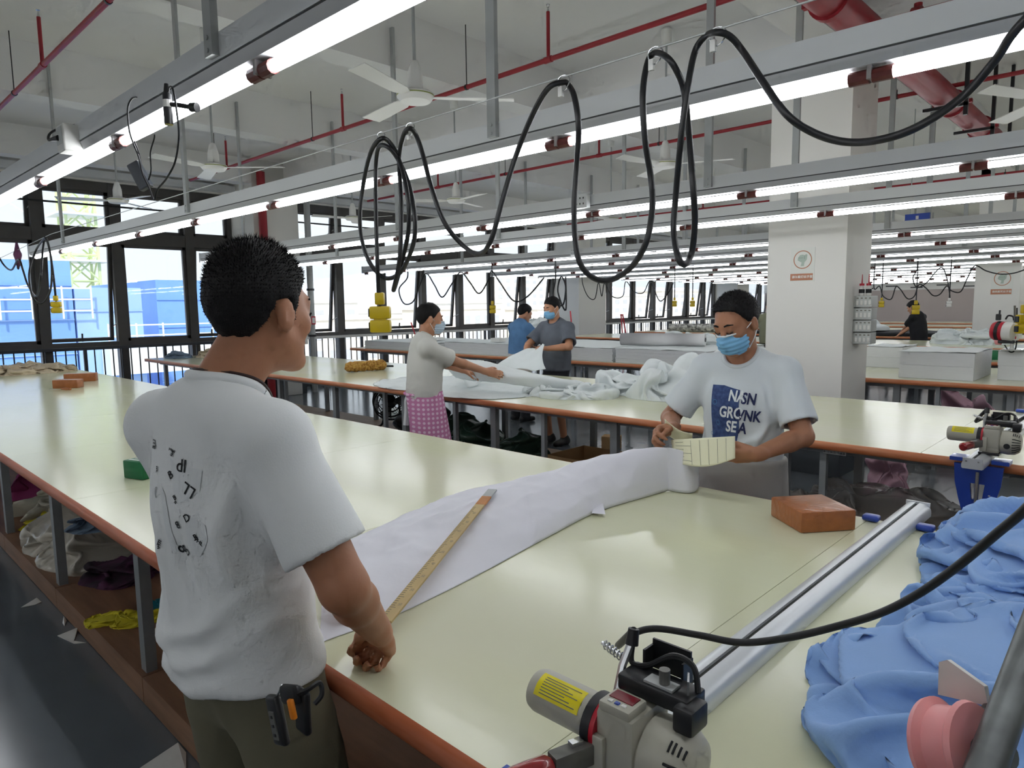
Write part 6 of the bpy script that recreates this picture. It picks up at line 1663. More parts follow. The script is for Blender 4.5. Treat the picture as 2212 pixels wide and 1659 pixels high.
# switch panel on the right face of the pillar
pz0 = at(1845, 690, 'x', -2.215)
sb = empty('power_switchboard', (-2.214, pz0.y + 0.0, 1.29)); tag(sb, 'grey four module switch panel on the near pillar', 'switch panel')
for k in range(4):
    m_ = MB().rbox((0.075, 0.07, 0.36 - 0.115 * k), (0.15, 0.2, 0.108), 0.004).build('module', 'panelg', sb)
    fpl = MB().rbox((0.09, -0.032, 0.36 - 0.115 * k), (0.14, 0.008, 0.1), 0.003).build('face_plate', 'panelf', m_)
    for j in range(4):
        MB().rbox((0.034 + 0.036 * j, -0.038, 0.35 - 0.115 * k), (0.024, 0.012, 0.045), 0.006, seg=2).build('switch', 'white', m_)
        MB().box((0.034 + 0.036 * j, -0.0365, 0.393 - 0.115 * k), (0.018, 0.002, 0.01)).build('marking', 'ink', m_)
for i, (dx, lb) in enumerate(((0.05, 'red nozzled bottle on the switch panel, nearer the pillar'), (0.11, 'red nozzled bottle with dark label on the switch panel'))):
    b_ = empty('glue_bottle', (-2.214 + dx, pz0.y + 0.02, 1.29 + 0.415)); tag(b_, lb, 'bottle', 'bottles on the switch panel')
    MB().lathe([(0.022, 0), (0.025, 0.006), (0.025, 0.075), (0.015, 0.09), (0.012, 0.1)], n=14).build('bottle_body', 'white', b_, smooth=True)
    MB().cyl((0, 0, 0.095), (0, 0, 0.115), 0.022, n=12).build('cap', 'ringred', b_); MB().cyl((0, 0, 0.115), (0, 0, 0.2), 0.006, 0.003, n=8).build('nozzle', 'ringred', b_)
    MB().cyl((0, 0, 0.025), (0, 0, 0.062), 0.0256, n=14, cap=False).build('label', 'c_black', b_)
# plate on a leg of the second table
lp = at(1799, 975, 'y', 4.0)
pl = MB().box((0, 0, 0), (0.125, 0.003, 0.045)).build('leg_plate', 'white', None, loc=(lp.x, 4.026, lp.z)); tag(pl, 'small white text plate on a leg of the second table', 'plate')
for k, tx in enumerate(('规格2-1514-2118', '规格1:2字规格')):
    Vt, Tt = text_mesh(tx, 0.0165, bold=0.0003); MB().add([(-v[0], -0.0022, -v[1]) for v in Vt], Tt).build('plate_text', 'print_black', pl, loc=(0, 0, -0.01 + 0.02 * k))

# ------------------------------------------------------------------ ceiling fans
def fan():
    r = empty('ceiling_fan', (0, 0, 0))
    MB().cyl((0, 0, 0.22), (0, 0, 1.2), 0.011, n=10).build('down_rod', 'galv', r, smooth=True)
    MB().lathe([(0.02, 1.16), (0.05, 1.18), (0.055, 1.30), (0.03, 1.325)], n=16).build('canopy', 'white', r, smooth=True)
    MB().lathe([(0.055, 0.03), (0.052, 0.14), (0.03, 0.22), (0.016, 0.235)], n=18).build('neck_cover', 'white', r, smooth=True)
    MB().lathe([(0.03, -0.035), (0.10, -0.03), (0.125, 0.0), (0.125, 0.02), (0.10, 0.035), (0.03, 0.04)], n=28).build('motor_housing', 'white', r, smooth=True)
    MB().lathe([(0.126, 0.004), (0.127, 0.008), (0.126, 0.012)], n=28).build('trim_band', mat('fan_trim', (150, 160, 90), 0.4), r, smooth=True)
    for k in range(3):
        a = k * 2 * PI / 3; R = Matrix.Rotation(a, 3, 'Z') @ Matrix.Rotation(0.14, 3, 'X')
        F = MB(); pts = [(0.12, -0.03), (0.2, -0.055), (0.66, -0.07), (0.68, 0.06), (0.2, 0.055), (0.12, 0.03)]
        F.add([R @ Vector((x, y, 0.002)) for x, y in pts] + [R @ Vector((x, y, -0.004)) for x, y in pts], [tuple(range(6)), tuple(range(11, 5, -1))] + [(i, (i + 1) % 6, 6 + (i + 1) % 6, 6 + i) for i in range(6)])
        F.build('blade', 'white', r)
    return r
f0 = fan(); first = True
fl = [(-3.8, 3.05, 0.9, 'ceiling fan above the cable loops, the closest one'), (-7.0, 3.05, 2.9, 'ceiling fan above the near man head'), (-9.9, 3.05, 0.2, 'ceiling fan before the windows facing the blue building'),
      (-3.86, 6.3, 2.5, 'ceiling fan between the second and third light rows'), (-7.05, 6.3, 1.9, 'ceiling fan behind the coiled cables'), (-9.5, 6.3, 0.4, 'ceiling fan near the white wall column'),
      (-0.75, 6.3, 2.2, 'ceiling fan at the right edge beside the big red pipe'), (-6.9, 9.6, 0.7, 'ceiling fan over the stacks of white fabric')]
for x, y, a, lb in fl:
    o = f0 if first else copy_tree(f0); first = False
    o.location = (x, y, 3.06); o.rotation_euler = (0, 0, a); tag(o, lb, 'fan', 'ceiling fans')

# ------------------------------------------------------------------ sprinkler pipes
def sprinkler_pipe(y, x0, x1, heads, label, z=3.8, r_=0.022):
    r = empty('sprinkler_pipe', (x0, y, z)); tag(r, label, 'pipe', 'red sprinkler pipes')
    MB().cyl((0, 0, 0), (x1 - x0, 0, 0), r_, n=12).build('main_pipe', 'red', r, smooth=True)
    for x in heads:
        MB().cyl((x - x0 - 0.04, 0, 0), (x - x0 + 0.04, 0, 0), r_ * 1.3, n=12).build('tee', 'red', r, smooth=True)
        h_ = MB().cyl((x - x0, 0, 0), (x - x0, 0, 0.40), 0.016, n=10).build('riser', 'red', r, smooth=True)
        MB().cyl((x - x0, 0, 0.40), (x - x0, 0, 0.44), 0.012, 0.006, n=8).cyl((x - x0, 0, 0.455), (x - x0, 0, 0.46), 0.016, n=8).cyl((x - x0 - .012, 0, 0.435), (x - x0 - .012, 0, 0.46), 0.002, n=5).cyl((x - x0 + .012, 0, 0.435), (x - x0 + .012, 0, 0.46), 0.002, n=5).build('sprinkler_head', 'steel', h_)
    x = x0 + 1.0
    while x < x1:
        MB().cyl((x - x0, 0, 0), (x - x0, 0, CZ - z), 0.005, n=6).cyl((x - x0 - .012, 0, 0), (x - x0 + .012, 0, 0), r_ * 1.25, n=12).build('hanger', 'blackm', r)
        x += 2.9
    return r
sprinkler_pipe(1.73, -12.3, 3.0, (-7.3, -4.1, -0.9), 'pinkish red sprinkler pipe in the top left corner')
sprinkler_pipe(4.82, -12.0, 3.0, (-10.6, -7.4, -4.14, -0.9), 'red sprinkler pipe passing behind the closest fan')
sprinkler_pipe(8.33, -12.0, 3.0, (-9.8, -6.2, -3.55, -1.0), 'red sprinkler pipe meeting the near pillar')
sprinkler_pipe(14.7, -12.0, 3.0, (-8.0, -5.0, -2.0), 'distant red sprinkler pipe beyond the near pillar')
# big main
bp_ = empty('fire_main', (-1.80, 3.6, 3.64)); tag(bp_, 'thick red fire main with flanged elbow at the top right', 'pipe')
MB().cyl((0, -0.6, 0), (0, 6.9, 0), 0.115, n=24).build('main_pipe', 'red', bp_, smooth=True)
MB().cyl((0, 2.2, 0), (3.2, 2.2, 0), 0.085, n=20).build('branch_pipe', 'red', bp_, smooth=True)
for yy in (1.35, 2.55, 4.8, 6.2):
    cp_ = MB().cyl((0, yy - 0.03, 0), (0, yy + 0.03, 0), 0.135, n=24).build('coupling', 'red', bp_, smooth=True)
    for sg in (-1, 1): MB().box((sg * 0.15, yy, 0), (0.05, 0.05, 0.035)).build('bolt_lug', 'red', cp_)
cp_ = MB().cyl((0.28, 2.2, 0), (0.34, 2.2, 0), 0.105, n=22).build('coupling', 'red', bp_, smooth=True)
for sg in (-1, 1): MB().cyl((0.31, 2.2, sg * 0.13), (0.31, 2.2, sg * 0.10), 0.028, n=10).build('bolt_lug', 'red', cp_)
for yy in (4.3, 5.6, 6.6):
    MB().box((0.22, yy, 0.25), (0.035, 0.035, 0.98)).build('hanger_bar', 'blackm', bp_)
    MB().box((0.05, yy, -0.14), (0.38, 0.035, 0.03)).build('hanger_bar', 'blackm', bp_)
# standpipe and conduits near the wall column
o = MB().cyl((-12.28, 6.2, 0.0), (-12.28, 6.2, 4.15), 0.075, n=18).build('standpipe', 'red', None, smooth=True); tag(o, 'vertical red standpipe on the white wall column', 'pipe')
cd = empty('conduit', (-12.3, 7.12, 0)); tag(cd, 'grey vertical conduit right of the white wall column', 'conduit')
MB().cyl((0, 0, 0), (0, 0, 3.86), 0.06, n=16).build('tube', 'galv', cd, smooth=True)
for z in (1.1, 2.0, 2.9): MB().cyl((0, 0, z), (0, 0, z + 0.04), 0.075, n=16).build('bracket', 'blackm', cd)
o = MB().box((0.062, 0, 1.42), (0.004, 0.09, 0.16)).build('fire_sticker', 'ringred', cd); MB().box((0.065, 0, 1.42), (0.003, 0.06, 0.11)).build('sticker_field', 'white', cd)
ec = empty('electrical_cabinet', (-12.2, 6.62, 0)); tag(ec, 'white electrical cabinet with orange label behind the near man face', 'cabinet')
MB().rbox((0, 0, 1.36), (0.22, 0.56, 0.78), 0.01).build('body', 'white', ec); MB().rbox((0.113, 0, 1.36), (0.012, 0.50, 0.72), 0.004).build('door', 'white', ec)
MB().box((0.121, 0.1, 1.42), (0.003, 0.2, 0.22)).build('warning_label', mat('label_orange', (226, 150, 40), 0.5), ec); MB().box((0.121, -0.16, 1.3), (0.01, 0.02, 0.05)).build('lock', 'steel', ec)
MB().box((-0.02, 0, 0.49), (0.12, 0.3, 0.97)).build('stand', 'white', ec)

# ------------------------------------------------------------------ cable wire and hanging cables
WY = 1.65
wr = MB().tube([(-10.8, WY, 2.19), (-7.16, WY, 2.335), (-2.2, WY, 2.33), (2.6, WY, 2.33)], 0.0026, n=6).build('suspension_wire', 'galv', None, smooth=True); tag(wr, 'thin steel wire carrying the black cable loops', 'wire')
def cable(pts, y, r_, label, name='hanging_cable', m_='black', grp=None, wob=0.03):
    P = [Vector(q) if len(q) == 3 else at(q[0], q[1], 'y', y + wob * math.sin(i * 1.7)) for i, q in enumerate(pts)]
    o = MB().tube(spline(P, 7), r_, n=10).build(name, m_, None, smooth=True); tag(o, label, 'cable', grp); return o
MAIN = cable([(0.25, 1.65, 2.335), (0.05, 1.65, 2.33), (-0.11, 1.65, 2.295), (2212, 45), (2150, 130), (2080, 208), (1990, 270), (1910, 300), (1830, 307), (1760, 288), (1700, 248), (1650, 180), (1605, 112), (1578, 80), (1552, 70), (1525, 78), (1502, 110), (1487, 180), (1472, 290), (1460, 420), (1455, 500), (1465, 556), (1480, 571), (1494, 545), (1501, 480), (1497, 400), (1489, 300), (1478, 200), (1460, 150), (1440, 124), (1417, 115),
       (1400, 132), (1389, 200), (1393, 300), (1406, 385), (1409, 450), (1395, 525), (1360, 580), (1312, 606), (1270, 592), (1246, 545), (1240, 450), (1246, 350), (1250, 275), (1241, 210), (1228, 184), (1217, 178), (1185, 190), (1152, 245), (1115, 335), (1086, 430), (1060, 520), (1035, 548), (1000, 530), (960, 480), (932, 405), (915, 340), (900, 295), (886, 277), (872, 292), (862, 345), (867, 440), (863, 560), (850, 627), (863, 585), (882, 500), (880, 420), (862, 345), (842, 308), (822, 300), (800, 332), (783, 410), (778, 490), (795, 560), (830, 600), (865, 588), (892, 530), (896, 470), (884, 400), (860, 345), (838, 318), (819, 318), (812, 360), (812, 450), (815, 560), (819, 640)], WY, 0.0086, 'long black cable hanging in loops from the steel wire')
for i, (x, y) in enumerate(((1551, 60), (1416, 104), (1218, 166), (886, 268), (823, 288))):
    c_ = at(x, y, 'y', WY)
    o = MB().tube([(c_.x + 0.022 * math.cos(a), WY + 0.004 * math.sin(2 * a), 2.322 - 0.012 + 0.022 * math.sin(a) + (c_.z - 2.322) * 0.3) for a in np.linspace(0, 2 * PI, 17)], 0.002, n=6, cap=False).build('cable_ring', 'steel', None, smooth=True)
    tag(o, 'steel ring on the wire holding the ' + ['first', 'second', 'third', 'fourth', 'fifth'][i] + ' cable loop from the right', 'ring', 'rings on the wire')
    MB().box((c_.x - 0.012, WY, c_.z - 0.04), (0.014, 0.01, 0.028)).build('cable_tie', 'white', o)
def socket_box(x, y, z, s_, rz, label, m_='yellow', on=None):
    r = empty('socket_box', (x, y, z)); r.rotation_euler = (0, 0, rz); r.scale = (s_, s_, s_); r['label'] = label
    if on is not None: r.parent = on
    else: tag(r, label, 'socket box')
    MB().rbox((0, 0, 0.085), (0.038, 0.03, 0.05), 0.006).build('cable_grip', m_, r, smooth=True)
    MB().rbox((0, 0, 0.028), (0.085, 0.042, 0.052), 0.008).build('upper_housing', m_, r, smooth=True); MB().rbox((0, 0, -0.028), (0.085, 0.042, 0.052), 0.008).build('lower_housing', m_, r, smooth=True)
    MB().box((0, 0, 0), (0.05, 0.03, 0.012)).build('waist', m_, r)
    for zz in (0.028, -0.028): MB().rbox((-0.044, 0, zz), (0.006, 0.03, 0.034), 0.002).build('socket_face', 'blackm', r)
    return r
c_ = at(822, 690, 'y', WY); socket_box(c_.x, WY, c_.z, 0.98, 0.75, 'big yellow socket box', on=MAIN)
# far left coil on the same wire
cable([(98, 512), (78, 540), (63, 590), (70, 640), (90, 656), (108, 630), (112, 580), (106, 535), (98, 514), (92, 545), (88, 600), (78, 640), (60, 615), (50, 585), (40, 560), (25, 583), (8, 572), (-10, 540)], WY, 0.009, 'black cable coil hanging at the left end of the wire', wob=0.06)
LEFTC = cable([(98, 512), (106, 535), (112, 570), (117, 610), (121, 650)], WY, 0.009, 'short cable with a yellow socket box before the blue building window', wob=0.02)
c_ = at(122, 664, 'y', WY); socket_box(c_.x, WY, c_.z, 0.95, 0.9, 'small yellow socket box', on=LEFTC)
kn_ = at(38, 550, 'y', WY)
F_ = Field((-0.1, -0.08, -0.2), (0.1, 0.08, 0.16), 0.01); F_.cone((0, 0, 0.12), (0, 0, 0.0), 0.012, 0.032, 0.02); F_.cone((0, 0, 0.0), (-0.03, 0, -0.14), 0.03, 0.012, 0.02); F_.cone((0, 0, 0.0), (0.035, 0, -0.12), 0.03, 0.01, 0.02)
v_, q_ = F_.nets(); o = np_mesh('tied_rag', smooth_verts(v_, q_, 1) + [kn_.x, kn_.y, kn_.z], q_, 'c_plum'); tag(o, 'dark rag tied round the cable at the far left', 'rag')
# background cables
def swag(pts, y, r_, label, grp='thin cables in the background'):
    P = [at(x, yy, 'y', y) for x, yy in pts]; P = [Vector((P[0].x, y, 2.40))] + P
    o = MB().tube(spline(P, 7), r_, n=8).build('hanging_cable', 'black', None, smooth=True); tag(o, label, 'cable', grp); return o
def drop(px, py, y, r_, s_, rz, label, slabel, m_='yellow'):
    c_ = at(px, py, 'y', y)
    o = MB().tube([(c_.x, y, 2.40), (c_.x, y, (c_.z + 2.4) / 2), (c_.x, y, c_.z + 0.09 * s_)], r_, n=8).build('hanging_cable', 'black', None, smooth=True); tag(o, label, 'cable', 'thin cables in the background')
    socket_box(c_.x, y, c_.z, s_, rz, slabel, m_, on=o)
swag([(880, 600), (862, 625), (872, 655), (892, 652), (905, 620), (920, 590), (938, 615), (955, 642), (975, 615), (995, 588), (1015, 610), (1035, 634), (1055, 605), (1062, 585), (1080, 610), (1110, 650), (1140, 640), (1175, 600)], 7.83, 0.012, 'thin swagged cable above the apron man')
swag([(1200, 600), (1195, 640), (1215, 660), (1222, 620), (1212, 598), (1205, 630), (1222, 670), (1222, 598)], 7.83, 0.012, 'thin coiled cable above the slate grey man')
swag([(1258, 610), (1270, 640), (1285, 645), (1293, 610), (1300, 640), (1306, 612), (1322, 640), (1345, 640), (1352, 608), (1370, 630), (1390, 632), (1405, 608), (1425, 650), (1445, 630), (1455, 610)], 11.33, 0.009, 'thin swagged cable beside the white wall column')
drop(1457, 656, 11.33, 0.009, 1.0, 0.5, 'thin cable with a yellow socket by the windows, the left of the pair', 'small yellow socket')
drop(1496, 656, 11.33, 0.009, 1.0, 0.5, 'thin cable with a yellow socket by the windows, the right of the pair', 'small yellow socket')
swag([(1888, 622), (1900, 618), (1908, 640), (1925, 646), (1935, 620), (1945, 625), (1960, 645), (1975, 640), (1985, 615), (2000, 622), (2015, 638), (2030, 636), (2045, 618), (2055, 628), (2075, 630), (2090, 600), (2106, 574), (2130, 585), (2160, 592), (2190, 590), (2215, 582)], 12.99, 0.009, 'swagged cable across the far right background')
swag([(1981, 582), (1972, 600), (1980, 620), (2000, 612), (2032, 578), (2045, 600), (2052, 640), (2050, 655)], 12.99, 0.009, 'looped cable above the man in black')
drop(1978, 669, 12.99, 0.009, 1.4, 0.3, 'straight cable with a yellow socket hanging before the man in black', 'yellow socket box')
drop(1904, 657, 12.99, 0.009, 1.0, 0.3, 'short cable with a pale yellow socket near the switchboard', 'pale yellow socket')
drop(2050, 657, 12.99, 0.009, 0.9, 0.3, 'cable with a pale socket left of the far pillar', 'pale socket', 'white')
drop(2212, 700, 7.83, 0.010, 1.6, 0.8, 'black cable with a yellow socket box at the right edge of the picture', 'yellow socket box')
drop(1064, 668, 7.83, 0.009, 1.2, 0.8, 'cable with a yellow socket left of the blue shirted man', 'yellow socket')

# ------------------------------------------------------------------ things on the light rows
l1y = 0.955
sx = empty('socket_outlet', (-3.42, 0.895, 2.36)); tag(sx, 'white plug outlet box on the closest light row', 'outlet')
MB().rbox((0, -0.01, 0.02), (0.10, 0.07, 0.11), 0.006).build('box', 'white', sx)
MB().rbox((0.0, -0.047, 0.03), (0.07, 0.006, 0.07), 0.003).build('face', 'panelf', sx)
MB().tube(spline([(-0.02, -0.06, 0.02), (-0.07, -0.07, 0.02), (-0.11, -0.05, 0.06), (-0.08, 0.0, 0.09), (0.02, 0.04, 0.085)], 6), 0.005, n=8).build('plug_lead', 'black', sx, smooth=True)
MB().cyl((0.0, -0.05, 0.02), (-0.05, -0.065, 0.02), 0.012, 0.007, n=10).build('plug', 'black', sx)
lz = at(362, 225, 'y', 0.86)
ls = empty('laser_module', (lz.x, 0.86, lz.z)); tag(ls, 'small black laser pointer clamped to the closest light row', 'laser')
MB().cyl((0, 0, -0.06), (0, 0, 0.03), 0.013, n=14).build('barrel', 'blackm', ls, smooth=True); MB().cyl((0, 0, 0.03), (0, 0, 0.06), 0.010, 0.006, n=12).build('gland', 'black', ls, smooth=True)
MB().cyl((0, 0, -0.062), (0, 0, -0.056), 0.0115, n=12).build('lens_ring', mat('lens_gold', (170, 160, 40), 0.3), ls)
MB().cyl((0, 0, -0.01), (0, 0, 0.012), 0.0136, n=12, cap=False).build('sticker', 'white', ls)
MB().tube([(0, 0, 0.0), (0.03, 0.02, -0.005), (0.06, 0.06, -0.012)], 0.007, n=8).build('clamp_arm', 'black', ls, smooth=True); MB().cyl((0.05, 0.05, -0.01), (0.07, 0.06, -0.012), 0.014, n=12).build('clamp_ball', 'black', ls)
cable([(363, 200), (366, 188), (374, 195), (383, 250), (386, 300), (378, 350), (360, 385), (340, 410), (333, 432), (322, 405), (308, 375), (300, 340), (288, 310), (279, 280), (276, 235), (284, 214), (295, 210)], 0.84, 0.0028, 'thin black lead looping from the laser pointer', 'laser_lead', wob=0.004)
ad = at(303, 380, 'y', 0.845)
o = MB().rbox((0, 0, 0), (0.042, 0.026, 0.092), 0.004).build('power_adapter', mat('adapter_grey', (70, 76, 84), 0.4), None, loc=(ad.x, 0.845, ad.z)); o.rotation_euler = (0.0, -0.45, 0.7); tag(o, 'dark power adapter dangling below the closest light row', 'adapter')
cable([(305, 360), (300, 330), (290, 305)], 0.845, 0.0024, 'short lead above the dangling power adapter', 'adapter_lead', wob=0.0)
cable([(318, 395), (326, 370), (325, 330), (333, 300), (334, 290)], 0.86, 0.0024, 'lead hanging right of the dangling power adapter', 'adapter_lead', wob=0.0)
for (x, y, z, lb) in ((-3.16, 4.07, 2.40, 'switch box on the third light row between the cable loops'), (-7.95, 4.07, 2.40, 'switch box on the third light row near the near man head'), (-6.2, 7.78, 2.40, 'switch box on the fifth light row')):
    b_ = empty('switch_box', (x, y, z)); tag(b_, lb, 'switch box'); MB().rbox((0, -0.03, 0), (0.12, 0.045, 0.1), 0.004).build('box', 'housing', b_)
    for dx in (-0.03, 0, 0.03):
        for dz in (-0.02, 0.02): MB().box((dx, -0.054, dz), (0.008, 0.002, 0.012)).build('slot', 'blackm', b_)
bs = at(1982, 470, 'y', 9.3)
sg = empty('exit_sign', (bs.x, 9.3, bs.z)); tag(sg, 'small blue hanging sign above the light rows right of the pillar', 'sign')
MB().box((0, 0, 0), (0.26, 0.03, 0.09)).build('panel', 'bluep', sg); MB().cyl((-0.08, 0, 0.04), (-0.08, 0, CZ - bs.z), 0.006, n=6).build('hanger', 'galv', sg); MB().cyl((0.08, 0, 0.04), (0.08, 0, CZ - bs.z), 0.006, n=6).build('hanger', 'galv', sg)
MB().box((0.0, -0.0165, 0.0), (0.03, 0.002, 0.04)).build('pictogram', 'white', sg)

# ------------------------------------------------------------------ red and white knife cutter beyond the pillar
kc = empty('straight_knife_cutter', (-1.30, 7.95, 0)); tag(kc, 'red and white straight knife cutting machine standing at the far right', 'machine'); KS = 1.0
kz = lambda px, py: at(px, py, 'y', 7.95) - kc.location
P_ = lambda px, py, d=0.0: kz(px, py) + Vector((0, d, 0))
axk = Vector((0.9, -0.25, -0.05)).normalized(); cm = P_(2170, 716)
MB().lathe([(0.04, -0.10), (0.08, -0.095), (0.092, -0.07), (0.092, -0.055)], cm, n=24, axis=axk).build('rear_cap', 'ringred', kc, smooth=True)
MB().lathe([(0.095, -0.055), (0.095, -0.025)], cm, n=24, axis=axk).build('black_band', 'black', kc, smooth=True)
MB().lathe([(0.092, -0.025), (0.092, 0.005)], cm, n=24, axis=axk).build('red_band', 'ringred', kc, smooth=True)
MB().lathe([(0.09, 0.005), (0.088, 0.08), (0.06, 0.1)], cm, n=24, axis=axk).build('motor', 'white', kc, smooth=True)
MB().tube(spline([P_(2172, 690), P_(2178, 682), P_(2188, 684), P_(2190, 692)], 6), 0.008, n=8).build('handle', 'blackm', kc, smooth=True)
MB().rbox(P_(2157, 685), (0.04, 0.05, 0.06), 0.006).build('switch', 'blackm', kc); MB().tube([P_(2159, 680), P_(2160, 670)], 0.008, n=8).build('cable_boot', 'black', kc)
MB().cyl(P_(2192, 660), P_(2192, 718), 0.009, n=8).build('guide_post', 'machine_grey', kc); MB().cyl(P_(2196, 665, .02), P_(2196, 716, .02), 0.006, n=8).build('presser_rod', 'black', kc)
MB().rbox(P_(2188, 726), (0.09, 0.07, 0.08), 0.008).build('gear_case', 'white', kc, smooth=True); MB().box(P_(2191, 729, -0.037), (0.04, 0.004, 0.025)).build('badge', 'ringred', kc)
MB().rbox(P_(2175, 738), (0.13, 0.1, 0.03), 0.006).build('bracket', 'blackm', kc)
o = MB().lathe([(0.02, -0.03), (0.035, -0.02), (0.035, 0.02), (0.02, 0.03)], P_(2157, 737), n=16, axis=(1, -0.2, 0)).build('grip_knob', 'pinkp', kc, smooth=True)
MB().cyl(P_(2186, 742), Vector((P_(2186, 742).x, P_(2186, 742).y, 1.185)), 0.016, n=10).build('standard', 'white', kc); MB().rbox(Vector((P_(2186, 742).x, 0.12, 1.177)), (0.16, 0.28, 0.014), 0.004).build('base_plate', 'steel', kc)
MB().tube(spline([P_(2170, 745), P_(2178, 757), P_(2186, 761), P_(2194, 752), P_(2198, 720)], 6), 0.006, n=6).build('lead', 'black', kc, smooth=True)

# ------------------------------------------------------------------ view through the windows
M.update(tarp=mat('blue_tarp', (132, 178, 246), 0.7, var=0.14, vscale=0.35, bump=0.1, bscale=2, stretch=(1, 0.3, 1.2)), tarp2=mat('blue_tarp_light', (168, 202, 250), 0.7, var=0.12, vscale=0.4),
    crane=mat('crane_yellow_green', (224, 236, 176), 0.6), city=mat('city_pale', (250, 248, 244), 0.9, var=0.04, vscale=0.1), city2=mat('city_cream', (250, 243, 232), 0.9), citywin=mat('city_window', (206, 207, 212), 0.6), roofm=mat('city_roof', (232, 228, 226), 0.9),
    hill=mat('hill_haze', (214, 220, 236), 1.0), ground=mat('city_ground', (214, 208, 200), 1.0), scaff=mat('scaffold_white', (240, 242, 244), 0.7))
g_ = struct(MB().bx(-900, XW - 3.0, -300, 900, -22.2, -22).build('ground_outside', 'ground'))
def tarped(x0, x1, y0, y1, z0, z1, label, m_='tarp'):
    r = empty('tarped_building', ((x0 + x1) / 2, (y0 + y1) / 2, -22)); tag(r, label, 'building')
    MB().bx(x0 - (x0 + x1) / 2, x1 - (x0 + x1) / 2, y0 - (y0 + y1) / 2, y1 - (y0 + y1) / 2, 0, z1 + 22).build('tarp_cover', m_, r)
    cx, cy = (x0 + x1) / 2, (y0 + y1) / 2; z = z1 + 22 - 1.2
    while z > 14:
        MB().box((x1 - cx + 0.05, 0, z), (0.06, y1 - y0, 0.05)).build('scaffold_ledger', 'tarp2' if int(z) % 2 else 'tarp', r); z -= 1.7
    return r
tb = tarped(-52, -40, -4, 9.9, 0, 4.15, 'blue tarp covered building seen through the left windows')
tarped(-44.5, -40, 10.0, 13.1, 0, 2.85, 'lower blue tarp covered wing seen through the left windows', 'tarp2')
tarped(-58, -45, 15.6, 24, 0, 3.5, 'blue tarp covered block behind the near man head', 'tarp')
def white_rail(x, y0, y1, z, label):
    r = empty('site_railing', (x, y0, z)); tag(r, label, 'railing', 'white site railings')
    for dz in (0.0, 0.55, 1.1): MB().box((0, (y1 - y0) / 2, dz), (0.06, y1 - y0, 0.07)).build('bar', 'scaff', r)
    n_ = int((y1 - y0) / 1.1)
    for i in range(n_ + 1): MB().box((0, (y1 - y0) * i / n_, 0.4), (0.07, 0.07, 1.6)).build('post', 'scaff', r)
white_rail(-39.5, 3.0, 10.6, 1.7, 'upper white site railing before the blue tarp')
white_rail(-39.3, 11.2, 16.5, -0.2, 'lower white site railing before the blue tarp')
o = MB().bx(-39.9, -38.6, 11.0, 17, -1.6, -0.3).build('site_slab', 'scaff', None); tag(o, 'pale concrete slab edge under the white site railing', 'slab')
# tower crane mast
cr = empty('tower_crane', (-62, 16.1, -22)); tag(cr, 'yellow green lattice tower crane behind the blue tarp', 'crane')
for sx_ in (-1, 1):
    for sy_ in (-1, 1): MB().box((sx_ * 1.0, sy_ * 1.0, 20), (0.18, 0.18, 40)).build('mast_leg', 'crane', cr)
for k in range(10):
    z = 20 + k * 2.0
    for sx_ in (-1, 1):
        MB().cyl((sx_, -1, z), (sx_, 1, z + 2.0), 0.07, n=5).build('brace', 'crane', cr); MB().cyl((sx_, 1, z), (sx_, -1, z + 2.0), 0.07, n=5).build('brace', 'crane', cr)
    for sy_ in (-1, 1):
        MB().cyl((-1, sy_, z), (1, sy_, z + 2.0), 0.07, n=5).build('brace', 'crane', cr)
        MB().box((0, sy_, z), (2, 0.1, 0.1)).build('ring_bar', 'crane', cr); MB().box((sy_, 0, z), (0.1, 2, 0.1)).build('ring_bar', 'crane', cr)
for z in (27.5, 31): MB().box((0, 0, z), (3.4, 3.4, 0.15)).build('deck', 'scaff', cr)
# city blocks: placed by bearing, with built windows
def tower(Y, zt, w_, d_, X, label, rows_, cols_, m_='city', zb=-22, roof=True):
    r = empty('city_building', (X, Y, zb)); tag(r, label, 'building', 'pale city buildings beyond the windows')
    h_ = zt - zb
    MB().bx(-d_, 0, -w_ / 2, w_ / 2, 0, h_).build('wall', m_, r)
    if roof: MB().bx(-d_ - 0.3, 0.3, -w_ / 2 - 0.3, w_ / 2 + 0.3, h_, h_ + 0.6).build('roof', 'roofm', r)
    ww, wh = w_ / cols_ * 0.5, min(1.6, (h_ / max(rows_, 1)) * 0.5)
    me = MB().box((0, 0, 0), (0.1, ww, wh)).mesh('window'); me.materials.append(M['citywin'])
    vis = min(rows_, 12)
    for i in range(vis):
        for j in range(cols_):
            link('window', me, r, (0.06, -w_ / 2 + w_ * (j + 0.5) / cols_, h_ - 2.0 - i * 3.1))
rg = random.Random(4)
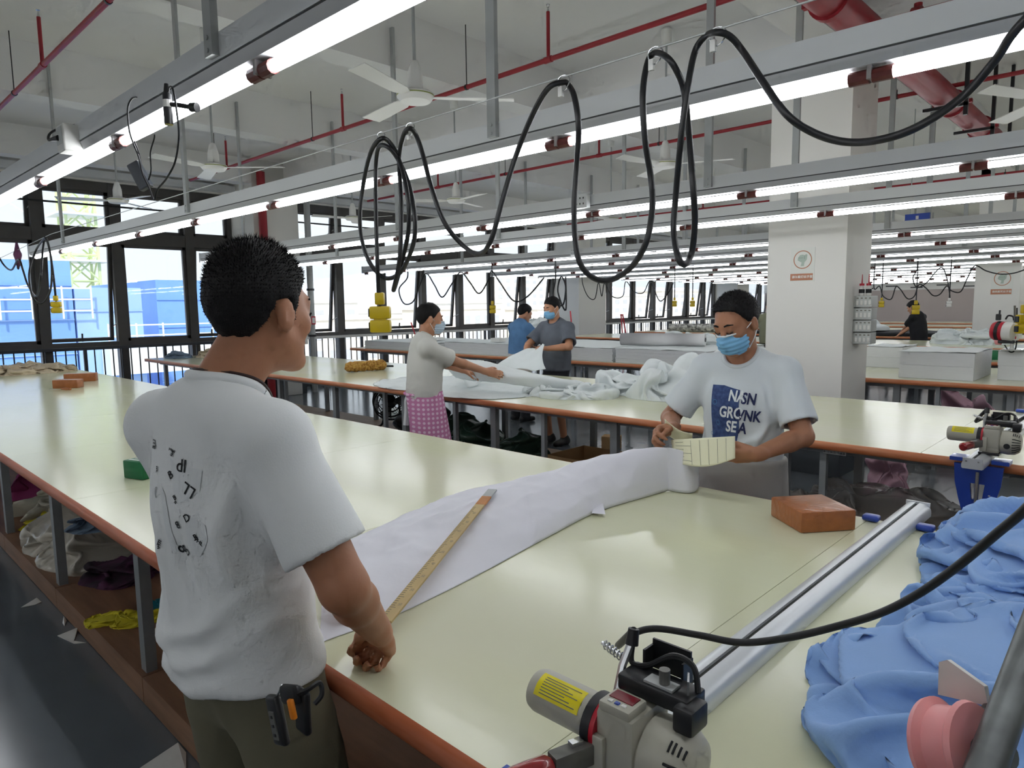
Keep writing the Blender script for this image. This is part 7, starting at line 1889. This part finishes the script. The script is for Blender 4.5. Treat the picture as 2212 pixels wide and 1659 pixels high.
names = ['pale block with long roof behind the conduit', 'pale apartment block left of the big yellow socket', 'low pale block right of the big yellow socket', 'wide pale block left of the apron man head', 'cream block behind the apron man head', 'grey roofed pale block right of the apron man',
         'pale block with square windows left of the blue shirted man', 'tall pale tower left of the blue shirted man', 'second tall pale tower right of the blue shirted man', 'pale block right of the slate grey man', 'far pale block beyond the white wall column', 'last pale block by the far windows']
def bearing(px, X): return at(px, 660, 'x', X).y
def zof(px, py, X): return at(px, py, 'x', X).z
spec_ = [(690, 700, 655, -110, 16, 5), (775, 690, 690, -88, 16, 7), (880, 640, 690, -180, 26, 6), (945, 655, 690, -150, 22, 6), (920, 0, 676, -120, 20, 6), (1020, 0, 668, -100, 16, 6), (1032, 0, 655, -128, 18, 7), (1090, 0, 560, -190, 18, 4), (1162, 0, 600, -210, 18, 4), (1215, 0, 668, -120, 20, 6), (1390, 0, 640, -150, 40, 8), (1480, 0, 630, -160, 40, 8)]
for i, (px, _, pyt, X, w_, nc) in enumerate(spec_):
    Y = bearing(px, X); zt = zof(px, pyt, X)
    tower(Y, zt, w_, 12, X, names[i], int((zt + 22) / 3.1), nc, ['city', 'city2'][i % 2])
for k in range(26):
    px = 660 + k * 34 + rg.uniform(-8, 8); X = -235 - 17 * k; Y = bearing(px, X); zt = zof(px, rg.uniform(640, 682), X)
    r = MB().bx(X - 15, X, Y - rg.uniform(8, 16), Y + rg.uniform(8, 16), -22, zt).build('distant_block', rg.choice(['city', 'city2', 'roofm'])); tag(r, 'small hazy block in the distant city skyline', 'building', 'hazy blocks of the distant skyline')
hp = []
for k in range(60):
    px = 560 + k * 20; hgt = 640 - 55 * math.exp(-((px - 830) / 110) ** 2) - 38 * math.exp(-((px - 1010) / 90) ** 2) - 25 * math.exp(-((px - 690) / 70) ** 2) - 20 * math.exp(-((px - 1400) / 200) ** 2)
    hp.append((bearing(px, -860), zof(px, hgt, -860)))
hv = [(-860, y, z) for y, z in hp] + [(-840, y, -22) for y, z in hp] + [(-895, y, -22) for y, z in hp]; n_ = len(hp)
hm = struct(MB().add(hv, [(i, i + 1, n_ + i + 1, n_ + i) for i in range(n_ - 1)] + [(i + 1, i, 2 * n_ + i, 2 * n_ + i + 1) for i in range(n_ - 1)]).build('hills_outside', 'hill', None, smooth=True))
